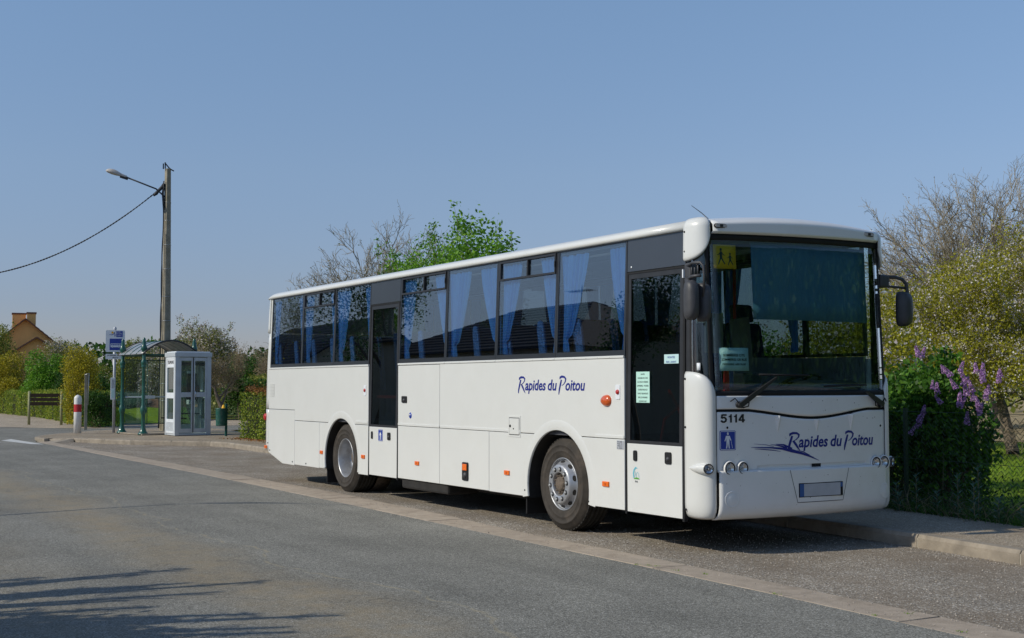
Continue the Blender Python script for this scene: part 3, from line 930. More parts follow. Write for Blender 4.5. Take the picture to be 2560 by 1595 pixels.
mb.add([(x, y, pz((x, y))) for x, y in pave_poly], [tuple(range(n_))])
o = mb.build('pavement', 'walk')
if o.data.polygons[0].normal.z < 0: o.data.flip_normals()
bm = bmesh.new(); bm.from_mesh(o.data); bmesh.ops.triangulate(bm, faces=bm.faces); bm.to_mesh(o.data); bm.free()
tag(o, 'raised beige pavement with the bus shelter and phone booth on it', None, None, 'structure')
mb = MB()
E_ = [(-20.9, -0.3), (-22.3, -0.3), (-23.6, 0.1), (-25.0, 0.95), (-26.3, 2.25), (-27.0, 3.65), (-27.6, 6.0)]
for a, b in zip(E_, E_[1:]):
    mb.obox(((a[0] + b[0]) / 2, (a[1] + b[1]) / 2, 0.03), Vector((b[0] - a[0], b[1] - a[1], 0)) * 0.5, Vector((-(b[1] - a[1]), b[0] - a[0], 0)).normalized() * 0.06, (0, 0, 0.06))
mb.build('pavement_edging', 'kerb', None, bevel=0.01)['kind'] = 'structure'
flat('lawn', [(24, 3.0), (14, 3.45), (9.5, 3.8), (7.1, 4.1), (0, 4.4), (-9, 4.65), (-9, 15), (-6, 23.5), (22, 22), (40, 4)], -0.006, 'lawn', 'bright mown lawn behind the wire fence')
flat('dry_field', [(-70, 24), (-6, 23.4), (24, 22), (60, 22), (120, 140), (-160, 140)], -0.012, 'dryfield', 'pale dry field beyond the lawn')

# loose grit lying on the lay-by, the gutter and the kerb foot
def scatter_pts(n, x0, x1, f0, f1):
    x = rng.uniform(x0, x1, n); t = rng.uniform(0, 1, n)
    y = np.array([f0(a) + (f1(a) - f0(a)) * b for a, b in zip(x, t)])
    return np.stack([x, y], 1)
def pebbles(name, pts, z, smin, smax, mat, label):
    n = len(pts); V = []
    s = rng.uniform(smin, smax, n)
    c = np.stack([pts[:, 0], pts[:, 1], z + s * 0.3], 1)
    ang = rng.uniform(0, 2 * PI, n)
    def pt(a, r, zz): return c + np.stack([np.cos(ang + a) * s * r, np.sin(ang + a) * s * r, s * zz], 1)
    T = pt(0.4, 0.2, 0.45); A = pt(0, 0.6, -0.3); B = pt(2.1, 0.6, -0.3); C_ = pt(4.2, 0.6, -0.3)
    V = np.concatenate([np.stack(q, 1) for q in ((T, A, B), (T, B, C_), (T, C_, A))]).reshape(-1, 3)
    o = quads_obj(name, V, mat, None, None, 3)
    tag(o, label, None, None, 'stuff')
def far_(x): return lerp(GF, x)
def kerb_(x): return lerp(KERB, x)
pp = np.concatenate([scatter_pts(2600, 6, 13.5, far_, kerb_), scatter_pts(1500, -16, 6, far_, lambda x: far_(x) + 0.8), scatter_pts(700, -4, 13, lambda x: lerp(GN, x) - 0.15, far_), scatter_pts(500, 9, 13.5, lambda x: kerb_(x) - 0.2, kerb_)])
pebbles('loose_grit', pp, 0.004, 0.005, 0.014, 'stone', 'loose pale grit scattered over the lay-by')
sx_ = rng.uniform(-9, 14, 1500); sy_ = np.array([kerb_(x) + 0.2 + rng.uniform(0, 1.2) for x in sx_])
pebbles('pavement_grit', np.stack([sx_, sy_], 1), 0.126, 0.006, 0.014, 'stone', 'small grit on the pavement by the kerb')

# ================================================================== THE BUS
XR, XF = -3.19, 8.36          # rear end of the side panels, start of the front corner
W = 2.5
WB = 6.087
bus = empty('coach', (2.7, 1.25, 0.0), 'long white coach with blue curtains parked in the lay-by', 'coach')
def ys(z):                    # slight tumblehome above the waist
    return 0.0 if z < 1.9 else (z - 1.9) * 0.035
SF = lambda u, v, d: (u, d + ys(v), v)
SL = lambda u, v, d: (u, W - d - ys(v), v)

def arc_pts(cx, cz, r, a0, a1, n=18):
    return [(cx + r * math.cos(rad(a0 + (a1 - a0) * k / n)), cz + r * math.sin(rad(a0 + (a1 - a0) * k / n))) for k in range(n + 1)]
g_ = 0.004
RA = 0.665                    # radius of the wheel arch opening
def side_panel(poly, fn=SF, name='side_panel', mat='white', d0=0.0, d1=0.03, lab=None, bev=0.005):
    mb = MB(); mb.prism(poly, fn, d0, d1)
    o = mb.build(name, mat, bus, bevel=bev)
    if lab: o['label'] = lab
    return o
def R_(x0, x1, z0, z1, g=g_):
    return [(x0 + g, z0 + g), (x1 - g, z0 + g), (x1 - g, z1 - g), (x0 + g, z1 - g)]
def archcut(x0, x1, z0, z1, cx, cz=0.47, r=RA, n=14):
    """rectangle with the wheel arch cut out of its foot"""
    h = z0 - cz
    pts = []
    if x0 < cx < x1:
        xl, xr_ = cx - math.sqrt(max(r * r - h * h, 0)), cx + math.sqrt(max(r * r - h * h, 0))
        a0 = math.degrees(math.atan2(h, xl - cx)); a1 = math.degrees(math.atan2(h, xr_ - cx))
        if a0 < 0: a0 += 360
        pts = [(x0 + g_, z0 + g_)] + arc_pts(cx, cz, r, a0, a1, n * 2) + [(x1 - g_, z0 + g_), (x1 - g_, z1 - g_), (x0 + g_, z1 - g_)]
    return pts
ZW = 1.875
# rear of the side
side_panel([(-3.168, 0.462), (-2.50, 0.305), (-1.94 - g_, 0.30), (-1.94 - g_, 1.20 - g_), (-3.168, 1.20 - g_)])
side_panel(R_(-1.94, -0.87, 0.31, 1.03))
side_panel([(-3.17, 1.20 + g_), (-1.94, 1.20 + g_), (-1.94, 1.03 + g_), (-0.55, 1.03 + g_)] + arc_pts(0, 0.47, RA, math.degrees(math.atan2(.564, -.352)), math.degrees(math.atan2(.564, .352)), 12) + [(1.0 - g_, 1.03 + g_), (1.0 - g_, ZW), (-3.17, ZW)])
def quarter(cx, sgn, x_end, z0, z1, r=RA, cz=0.47):
    a0 = math.degrees(math.asin((z0 - cz) / r)); a1 = math.degrees(math.asin((z1 - cz) / r))
    if sgn > 0:
        return arc_pts(cx, cz, r, a1, a0, 10) + [(x_end - g_, z0), (x_end - g_, z1)]
    return arc_pts(cx, cz, r, 180 - a1, 180 - a0, 10) + [(x_end + g_, z0), (x_end + g_, z1)]
side_panel(quarter(0, -1, -0.87, 0.32, 1.03 - g_))
side_panel(quarter(0, 1, 1.0, 0.31, 1.03 - g_))
# between the doors and the front wheel
side_panel(R_(1.99, 3.245, 1.05, ZW))
side_panel(R_(1.99, 3.245, 0.33, 1.05))
side_panel([(3.245 + g_, 1.05 + g_)] + [(WB - 0.327, 1.05 + g_)] + arc_pts(WB, 0.47, RA, math.degrees(math.atan2(.584, -.32)), math.degrees(math.atan2(.584, .32)), 12) + [(7.37, 1.05 + g_), (7.37, ZW), (3.245 + g_, ZW)])
side_panel(R_(3.245, 4.55, 0.33, 1.05))
side_panel(quarter(WB, -1, 4.55, 0.33, 1.05 - g_))
side_panel(quarter(WB, 1, 7.374, 0.33, 1.05 - g_))
# drip rail with rivets under the windows, one length per bay
for a, b in ((-3.17, -1.66), (-1.66, -0.32), (-0.32, 1.0), (1.99, 3.40), (3.40, 4.72), (4.72, 6.05), (6.05, 7.37)):
    mb = MB(); mb.box(a + .002, b - .002, -0.008, 0.02, ZW + .004, 1.905)
    mb.build('waist_rail', 'white', bus, bevel=0.004)
mb = MB()
x = -3.0
while x < 7.3:
    if not 0.98 < x < 2.02:
        mb.lathe([(0.0, -0.012), (0.005, -0.0105), (0.007, -0.007)], (x, 0, 1.889), 'y', 8)
    x += 0.22
o = mb.build('rivets', 'alu', bus); o['kind'] = 'stuff'
# thin raised moulding along the belt
for a, b in ((0.55, 0.99), (2.0, 3.24), (3.26, 5.28), (6.84, 7.365)):
    mb = MB(); mb.box(a, b, -0.006, 0.004, 1.053, 1.085); mb.build('belt_moulding', 'white', bus, bevel=0.003)

# wheel arch fairings (raised lips)
for cx in (0.0, WB):
    for fn in (SF, SL):
        outer = arc_pts(cx, 0.47, RA + 0.095, -12, 192, 30)
        inner = arc_pts(cx, 0.47, RA - 0.03, 192, -12, 30)
        outer = [(p[0], max(p[1], 0.32)) for p in outer]; inner = [(p[0], max(p[1], 0.32)) for p in inner]
        mb = MB()
        n = len(outer)
        vs = []
        for (ou, inn) in zip(outer, inner[::-1]):
            vs += [fn(ou[0], ou[1], 0.002), fn(ou[0] * .85 + inn[0] * .15, ou[1] * .85 + inn[1] * .15, -0.002), fn(ou[0] * .06 + inn[0] * .94, ou[1] * .06 + inn[1] * .94, -0.007), fn(inn[0], inn[1], -0.004), fn(inn[0], inn[1], 0.018)]
        fs = []
        for i in range(n - 1):
            for k in range(4):
                fs.append((i * 5 + k, i * 5 + k + 1, (i + 1) * 5 + k + 1, (i + 1) * 5 + k))
        mb.add(vs, fs, True); o = mb.build('wheel_arch', 'white', bus)
        # dark liner behind
        mb = MB()
        pr = arc_pts(cx, 0.47, RA - 0.025, -14, 194, 24)
        mb.grid(lambda u, v: fn(pr[int(u)][0], max(pr[int(u)][1], 0.28), v), list(range(len(pr))), [0.018, 0.45, 0.9])
        mb.add([fn(p[0], max(p[1], 0.28), 0.9) for p in pr], [tuple(range(len(pr)))])
        mb.build('wheel_well', 'chassis', bus)

# left side of the body, far from the camera
mb = MB()
pl = [(-3.40, 0.56), (-2.50, 0.305), (-0.62, 0.31)] + arc_pts(0, 0.47, RA, 194, -14, 24) + [(0.66, 0.31), (WB - 0.66, 0.33)] + arc_pts(WB, 0.47, RA, 193, -13, 24) + [(8.36, 0.33), (8.36, ZW), (-3.40, ZW)]
mb.prism(pl, SL, 0, 0.03); mb.build('side_panel', 'white', bus, bevel=0.005)

# rear end
def rear_x(z): return -3.49 + max(0, z - 1.2) * 0.075 + (0.0 if z < 2.9 else (z - 2.9) * 0.35)
def rear_pt(t, z):
    # t 0..1 from the right side round the back to the left side
    c = 0.07
    xr = rear_x(z); a = t * 10
    if a < 2:
        an = a / 2 * PI / 2
        return (xr + c + (-3.172 - xr - c) * (1 - a / 2) - (c) * math.sin(an) , (0.0 + ys(z)) + c * (1 - math.cos(an)), z)
    if a > 8:
        an = (10 - a) / 2 * PI / 2
        return (xr + c + (-3.40 - xr - c) * (1 - (10 - a) / 2) - c * math.sin(an), W - ys(z) - c * (1 - math.cos(an)), z)
    return (xr - 0.03 * math.sin((a - 2) / 6 * PI), 0.07 + ys(z) + (W - 0.14 - 2 * ys(z)) * (a - 2) / 6, z)
us = [k / 30 for k in range(31)]
for z0, z1, nm in ((0.50, 1.196, 'rear_bumper'), (1.208, 2.50, 'rear_panel'), (2.508, 3.14, 'rear_panel')):
    mb = MB(); mb.grid(rear_pt, us, [z0 + (z1 - z0) * k / 8 for k in range(9)]); mb.build(nm, 'white', bus, solid=0.02)
# tail lamp seen edge-on
mb = MB(); mb.lathe([(0, 0), (0.05, -0.005), (0.06, 0.01), (0.06, 0.03)], (-3.39, 0.004, 1.06), 'y', 14)
mb.build('tail_lamp', 'redlens', bus, bevel=0)

# roof -----------------------------------------------------------
prof = [(0.040, 3.085), (0.012, 3.092), (0.004, 3.115), (0.012, 3.145), (0.045, 3.172), (0.11, 3.195), (0.25, 3.215), (0.5, 3.232), (0.85, 3.245), (1.25, 3.25)]
prof = prof + [(W - y, z) for y, z in prof[-2::-1]]
def roof_fn(i, x):
    y, z = prof[int(i)]
    k = 1.0
    if x < -3.0:
        f = (-3.0 - x) / 0.26
        z = z - (z - 3.085) * (1 - math.sqrt(max(0, 1 - f * f))) * 0.95
    return (x, y, z)
mb = MB(); mb.grid(roof_fn, list(range(len(prof))), [-3.26, -3.24, -3.2, -3.14, -3.07, -3.0, -1.5, 0, 2, 4, 6, 7.5, 8.36])
mb.build('roof', 'white', bus, solid=0.025)
mb = MB(); mb.box(0.2, 0.9, 0.9, 1.6, 3.25, 3.30); mb.build('roof_hatch', 'white', bus, bevel=0.02)
mb = MB(); mb.tube([(7.93, 0.75, 3.23), (7.70, 0.76, 3.38), (7.52, 0.77, 3.48)], [0.006, 0.005, 0.003], 6); mb.build('aerial', 'black', bus)

# windows --------------------------------------------------------
bays = [(-3.12, -1.67, False), (-1.67, -0.325, True), (-0.325, 1.0, False), (1.995, 3.39, True), (3.39, 4.71, False), (4.71, 6.05, True), (6.05, 7.385, False)]
lbays = [(-3.12, -1.67), (-1.67, -0.325), (-0.325, 1.0), (1.0, 2.3), (2.3, 3.4), (3.4, 4.71), (4.71, 6.05), (6.05, 7.385), (7.385, 8.3)]
ZB, ZT = 1.905, 3.10
def ring(x0, x1, z0, z1, bw, fn, d0, d1, name, mat, parent, bl=None, br=None, bb=None, bt=None):
    bl = bw if bl is None else bl; br = bw if br is None else br; bb = bw if bb is None else bb; bt = bw if bt is None else bt
    mb = MB()
    for (a, b, c, d) in ((x0, x0 + bl, z0, z1), (x1 - br, x1, z0, z1), (x0 + bl, x1 - br, z0, z0 + bb), (x0 + bl, x1 - br, z1 - bt, z1)):
        mb.prism([(a, c), (b, c), (b, d), (a, d)], fn, d0, d1)
    return mb.build(name, mat, parent)
for (a, b, hop) in bays:
    fr = ring(a + .002, b - .002, ZB, ZT, 0.03, SF, 0.003, 0.035, 'window', 'frame', bus, bb=0.055, bt=0.03)
    top = 2.85 if hop else ZT - 0.03
    mb = MB(); mb.prism(R_(a + .03, b - .03, ZB + .055, top, 0.0), SF, 0.008, 0.013); mb.build('pane', 'glass', fr)
    if hop:
        ring(a + .06, b - .03, 2.845, 3.075, 0.022, SF, -0.012, 0.03, 'hopper_frame', 'black', fr)
        mb = MB(); mb.prism(R_(a + .03, a + .06, 2.85, ZT - .03, 0), SF, 0.004, 0.03); mb.build('frame_post', 'frame', fr)
        mid = (a + b) / 2 + 0.02
        mb = MB(); mb.prism(R_(mid - .012, mid + .012, 2.867, 3.053, 0), SF, -0.008, 0.028); mb.build('hopper_bar', 'black', fr)
        for p, q, dd in ((a + .082, mid - .012, 0.004), (mid + .012, b - .052, 0.014)):
            mb = MB(); mb.prism(R_(p, q, 2.867, 3.053, 0), SF, dd, dd + 0.005); mb.build('hopper_pane', 'glass', fr)
        mb = MB(); mb.prism(R_(b - .045, b - .03, 2.92, 2.99, 0), SF, -0.022, -0.012); mb.build('latch', 'black', fr, bevel=0.002)
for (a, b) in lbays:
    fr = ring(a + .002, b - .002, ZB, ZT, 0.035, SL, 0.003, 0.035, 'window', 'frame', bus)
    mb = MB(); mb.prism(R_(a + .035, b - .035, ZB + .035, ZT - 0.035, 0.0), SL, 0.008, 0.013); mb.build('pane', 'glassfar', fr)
mb = MB(); mb.prism(R_(-3.17, -3.122, ZB, ZT, 0), SF, 0.001, 0.035); mb.build('rear_window_post', 'white', bus)

# doors ----------------------------------------------------------
def door(x0, x1, zt, ztrans0, front):
    """dark framed glazed leaf above, white foot below"""
    d = ring(x0, x1, 0.30, zt + .05, 0.03, SF, -0.004, 0.04, 'door', 'rubber', bus, bb=0.0, bt=0.02)
    ring(x0 + .03, x1 - .03, 1.015, zt + .03, 0.05, SF, 0.002, 0.032, 'door_frame', 'black', d, bb=0.03)
    mb = MB(); mb.prism(R_(x0 + .08, x1 - .08, 1.045, zt - .02, 0), SF, 0.010, 0.016); mb.build('door_pane', 'glassdark', d)
    mb = MB(); mb.prism(R_(x0 + .034, x1 - .034, 0.325, 1.012, 0), SF, -0.001, 0.03); mb.build('door_foot', 'white', d, bevel=0.004)
    return d
d1 = door(1.0, 1.99, 2.71, 2.75, False)
d2 = door(7.385, 8.355, 2.70, 2.75, True)
for x0, x1, z0 in ((1.005, 1.985, 2.765), (7.39, 8.355, 2.755)):
    mb = MB(); mb.prism(R_(x0, x1, z0, ZT, 0), SF, 0.002, 0.03); mb.build('header_panel', 'darkpanel', bus, bevel=0.004)
mb = MB(); mb.lathe([(0, -.006), (0.012, -.005), (0.014, 0.0)], (7.46, 0.035, 2.80), 'y', 10); mb.build('header_screw', 'alu', bus)
def slot(x0, x1, z0, z1, par, knob=False):
    mb = MB(); mb.prism(rrect(x0, x1, z0, z1, min(0.018, (x1 - x0) / 3)), SF, -0.012, 0.004)
    o = mb.build('handle_plate', 'rubber', par)
    if knob:
        mb = MB(); mb.lathe([(0, -.026), (0.014, -.025), (0.02, -.018), (0.024, -.012)], ((x0 + x1) / 2, ys(z0), (z0 + z1) / 2 - .01), 'y', 12); mb.build('lock_button', 'plastic', o)
    return o
slot(1.115, 1.165, 0.84, 0.945, d1); slot(1.665, 1.76, 0.84, 0.945, d1, True)
slot(7.535, 7.595, 0.84, 0.945, d2); slot(8.06, 8.16, 0.835, 0.95, d2, True)
slot(2.125, 2.28, 1.365, 1.455, bus, True)
# folding line of the leaves
mb = MB(); mb.box(1.06, 1.90, 0.10, 0.16, 1.42, 1.46); mb.build('door_bar', 'red', d1)

# side markers, lamps, stickers --------------------------------
for x, z in ((-3.29, 0.55), (-0.76, 0.565), (0.83, 0.57), (2.6, 0.565), (4.99, 0.575), (7.04, 0.575)):
    mb = MB(); mb.box(x - 0.058, x + 0.058, -0.016, 0.004, z - 0.027, z + 0.027)
    o = mb.build('side_marker', 'orange', bus, bevel=0.006)
    mb = MB(); mb.box(x - 0.016, x + 0.016, -0.019, -0.016, z - 0.012, z + 0.012); mb.build('lens_centre', 'amber', o)
bx = MB(); bx.prism(rrect(3.885, 4.035, 0.42, 0.645, 0.02), SF, -0.014, 0.004); bxo = bx.build('socket_box', 'rubber', bus)
mb = MB(); mb.box(3.905, 4.015, -0.024, -0.014, 0.545, 0.625); mb.build('marker_lens', 'orange', bxo, bevel=0.005)
mb = MB(); mb.lathe([(0, -.03), (0.03, -.028), (0.038, -.016), (0.04, -.012)], (3.96, 0, 0.485), 'y', 14); mb.build('socket_cap', 'plastic', bxo)
# oval indicator ahead of the window line
mb = MB(); mb.add([(7.06 + 0.095 * (1 - 0.12 * math.cos(a)) * math.cos(a) * math.cos(e), -0.045 * math.sin(e), 1.44 + 0.062 * math.sin(a) * math.cos(e)) for e in [k * PI / 2 / 5 for k in range(6)] for a in [j * 2 * PI / 24 for j in range(24)]],
    [(i * 24 + j, i * 24 + (j + 1) % 24, (i + 1) * 24 + (j + 1) % 24, (i + 1) * 24 + j) for i in range(5) for j in range(24)], True)
mb.build('side_indicator', 'amber', bus)
for x, z in ((7.26, 1.53), (0.88, 1.53)):
    mb = MB(); mb.prism(rrect(x - .04, x + .04, z - .075, z + .075, 0.015), SF, -0.006, 0.002); o = mb.build('emergency_cover', 'whitesign', bus)
    mb = MB(); mb.lathe([(0, -.022), (0.022, -.02), (0.026, -.006)], (x + .005, 0, z), 'y', 12); mb.build('emergency_button', 'redlens', o)
mb = MB(); mb.lathe([(0, -.01), (0.03, -.009), (0.042, 0.0)], (2.385, 0, 1.195), 'y', 16); o = mb.build('round_lock', 'bluesign', bus)
mb = MB(); mb.lathe([(0, -.014), (0.012, -.013), (0.016, -.008)], (2.385, 0, 1.2), 'y', 10); mb.build('lock_core', 'alu', o)
# flap with small lock over the front wheel
ring(5.02, 5.30, 1.00, 1.245, 0.02, SF, -0.005, 0.002, 'flap_surround', 'white', bus)
fo = side_panel(R_(5.045, 5.275, 1.025, 1.22, 0.004), name='fuel_flap', d0=-0.009, d1=-0.001)
ring(5.043, 5.277, 1.023, 1.222, 0.004, SF, -0.006, -0.002, 'flap_gap', 'seam', fo)
mb = MB(); mb.lathe([(0, -.02), (0.012, -.018), (0.018, -.009)], (5.075, 0, 1.125), 'y', 12); mb.build('flap_lock', 'rubber', fo)
mb = MB(); mb.lathe([(0, -.014), (0.008, -.013), (0.010, -.009)], (5.15, 0, 1.095), 'y', 10); mb.build('flap_screw', 'rubber', fo)
# vent grille at the rear
mb = MB()
for k in range(9):
    mb.box(-3.10, -2.90, -0.008, 0.002, 1.42 + k * 0.025, 1.432 + k * 0.025)
mb.build('vent_grille', 'white', bus)
for x, z in ((-3.10, 0.50), (-2.02, 0.355), (-1.42, 0.355), (0.60, 0.40), (-3.2, 0.62), (6.72, 0.37), (5.40, 0.40)):
    mb = MB(); mb.lathe([(0, -.01), (0.010, -.009), (0.013, 0.0)], (x, 0, z), 'y', 10); mb.build('flap_bolt', 'rubber', bus)
# axle-load table on the skirt
o = side_panel(R_(7.24, 7.36, 0.945, 1.035, 0), name='data_plate', mat='plate', d0=-0.004, d1=0.001, bev=0)
tl = []
for r_, wds in enumerate(('PV 6500', 'PTAC 18', 'PTRA 19', 'L 12.0')):
    tl.append(shift2d(text2d(wds, fit=(0.085, 0.014)), 7.255, 1.014 - r_ * 0.021))
decal('table_print', merge2d(tl), lambda u, v: (u, -0.0065, v), 'blackink', o)

# lettering ------------------------------------------------------
def brush_R():
    return merge2d([stroke([(0.02, -0.30), (0.05, 0.0), (0.16, 0.45), (0.27, 0.88)], [0.07, 0.13, 0.15, 0.13]),
                    stroke([(0.10, 0.86), (0.15, 1.02), (0.32, 1.10), (0.55, 1.09), (0.70, 0.97), (0.68, 0.78), (0.52, 0.58), (0.33, 0.46)], [0.05, 0.17, 0.19, 0.17, 0.13, 0.09, 0.07, 0.05]),
                    stroke([(0.33, 0.50), (0.50, 0.20), (0.62, -0.05), (0.76, -0.30)], [0.14, 0.16, 0.12, 0.03])])
def brush_P():
    return merge2d([stroke([(0.0, -0.38), (0.05, 0.0), (0.16, 0.45), (0.26, 0.86)], [0.06, 0.13, 0.15, 0.12]),
                    stroke([(0.10, 0.90), (0.15, 1.05), (0.32, 1.12), (0.54, 1.08), (0.68, 0.93), (0.64, 0.70), (0.48, 0.48), (0.30, 0.36)], [0.05, 0.17, 0.19, 0.17, 0.13, 0.10, 0.07, 0.04])])
def company(w, h):
    """h: height of the capitals, w: whole width"""
    xh = h
    R = [(x * h * 1.55, y * h * 0.98) for x, y in brush_R()[0]], brush_R()[1]
    Pp = [(x * h * 1.55, y * h * 0.98) for x, y in brush_P()[0]], brush_P()[1]
    t1 = text2d('apides', 1, 0.22, 0.022, fit=(w * 0.315, None or 0))
    sc = h * 1.0
    def tx(st, x0, x1):
        vs, fs = text2d(st, 1.0, 0.20, 0.022)
        xa = min(v[0] for v in vs); xb = max(v[0] for v in vs)
        kx = (x1 - x0) / (xb - xa)
        ky = h * 1.25
        return [((a - xa) * kx + x0, b * ky) for a, b in vs], fs
    return merge2d([shift2d(R, 0.005 * w, 0.02 * h), tx('apides', 0.115 * w, 0.435 * w), tx('du', 0.465 * w, 0.60 * w), shift2d(Pp, 0.628 * w, 0.02 * h), tx('oitou', 0.725 * w, 1.0 * w)])
decal('company_name', company(1.41, 0.135), lambda u, v: (5.24 + u, -0.002, 1.545 + v), 'blue', bus)

def pictogram_person(cane=True):
    p = [stroke([(0.5, 0.80), (0.5, 0.94)], [0.12, 0.12]), ([(0.5 + 0.075 * math.cos(a), 0.88 + 0.08 * math.sin(a)) for a in [k * PI / 6 for k in range(12)]], [tuple(range(12))]),
         ([(0.36, 0.76), (0.64, 0.76), (0.62, 0.42), (0.38, 0.42)], [(0, 1, 2, 3)]),
         stroke([(0.38, 0.74), (0.30, 0.56), (0.24, 0.46)], [0.09, 0.08, 0.06]), stroke([(0.62, 0.74), (0.70, 0.58), (0.76, 0.50)], [0.09, 0.08, 0.06]),
         stroke([(0.44, 0.44), (0.42, 0.22), (0.38, 0.06)], [0.12, 0.10, 0.09]), stroke([(0.56, 0.44), (0.58, 0.22), (0.62, 0.06)], [0.12, 0.10, 0.09])]
    if cane: p.append(stroke([(0.76, 0.52), (0.82, 0.28), (0.88, 0.08)], [0.025, 0.025, 0.025]))
    return merge2d(p)
def badge(x0, z0, w, h, fn, par, k=1):
    mb = MB(); mb.prism(rrect(0, w, 0, h, w * .08), lambda u, v, d: fn(u + x0, v + z0, d), -0.002, -0.0005)
    o = mb.build('badge', 'bluesign', par)
    e = w * 0.045
    ln = rrect(e, w - e, e, h - e, w * .06)
    st = stroke(ln + [ln[0]], e * 0.6)
    vs, fs = merge2d([st, ([(a * w * 0.74 + w * .13, b * h * 0.92 + h * .04) for a, b in pictogram_person()[0]], pictogram_person()[1])])
    decal('badge_print', (vs, fs), lambda u, v: fn(u + x0, v + z0, -0.0035), 'whitesign', o)
badge(1.35, 0.815, 0.15, 0.165, lambda u, v, d: (u, d - 0.001, v), d1)
# regional emblem on the front door foot: arch over a green hill
em = merge2d([stroke([(0.10, 0.25), (0.06, 0.55), (0.14, 0.80), (0.32, 0.95), (0.50, 0.90)], [0.10, 0.13, 0.13, 0.11, 0.04]), stroke([(0.38, 0.30), (0.40, 0.55), (0.52, 0.66), (0.66, 0.55), (0.68, 0.30)], [0.03] * 5), stroke([(0.2, 0.32), (0.28, 0.5), (0.3, 0.7)], [0.02, 0.04, 0.02])])
M['cyan'] = P('emblem_cyan', (0.12, 0.45, 0.55), 0.5, var=0.05); M['emgreen'] = P('emblem_green', (0.10, 0.35, 0.04), 0.5, var=0.05)
decal('emblem', em, lambda u, v: (7.52 + u * 0.15, -0.0035, 0.63 + v * 0.15), 'cyan', d2)
decal('emblem_hill', ([(0.08, 0.22), (0.75, 0.22), (0.68, 0.30), (0.45, 0.34), (0.2, 0.30)], [(0, 1, 2, 3, 4)]), lambda u, v: (7.52 + u * 0.15, -0.0045, 0.625 + v * 0.15), 'emgreen', d2)
decal('emblem_text', text2d('86', fit=(0.05, 0.018)), lambda u, v: (7.555 + u, -0.0035, 0.625 + v), 'blackink', d2)

# notice behind the door glass
def notice(x0, x1, z0, z1, y, mat, par, lines, ink='blackink'):
    mb = MB(); mb.box(x0, x1, y, y + 0.002, z0, z1); o = mb.build('notice', mat, par)
    tl = []
    n = len(lines); w = x1 - x0; h = z1 - z0
    for k, (s_, ww) in enumerate(lines):
        tl.append(shift2d(text2d(s_, fit=(w * ww, h * 0.42 / n)), x0 + w * (1 - ww) / 2, z1 - h * (k + 0.85) / n))
    decal('notice_print', merge2d(tl), lambda u, v: (u, y - 0.002, v), ink, o)
notice(7.575, 7.80, 1.425, 1.735, 0.0045, 'paperg', d2, [('AVIS', .3), ('HORAIRES DES CARS', .75), ('DU LUNDI AU VENDREDI', .8), ('SOMMIERES - POITIERS', .85), ('CORRESPONDANCES', .7), ('TARIFS ET ABONNEMENTS', .8), ('MERCI DE PREPARER', .7), ('LE MONTANT EXACT', .6)])
notice(8.02, 8.25, 1.81, 1.90, 0.022, 'paper', d2, [('MONTEE', .5), ('PAR L AVANT', .7)], 'bluesign')

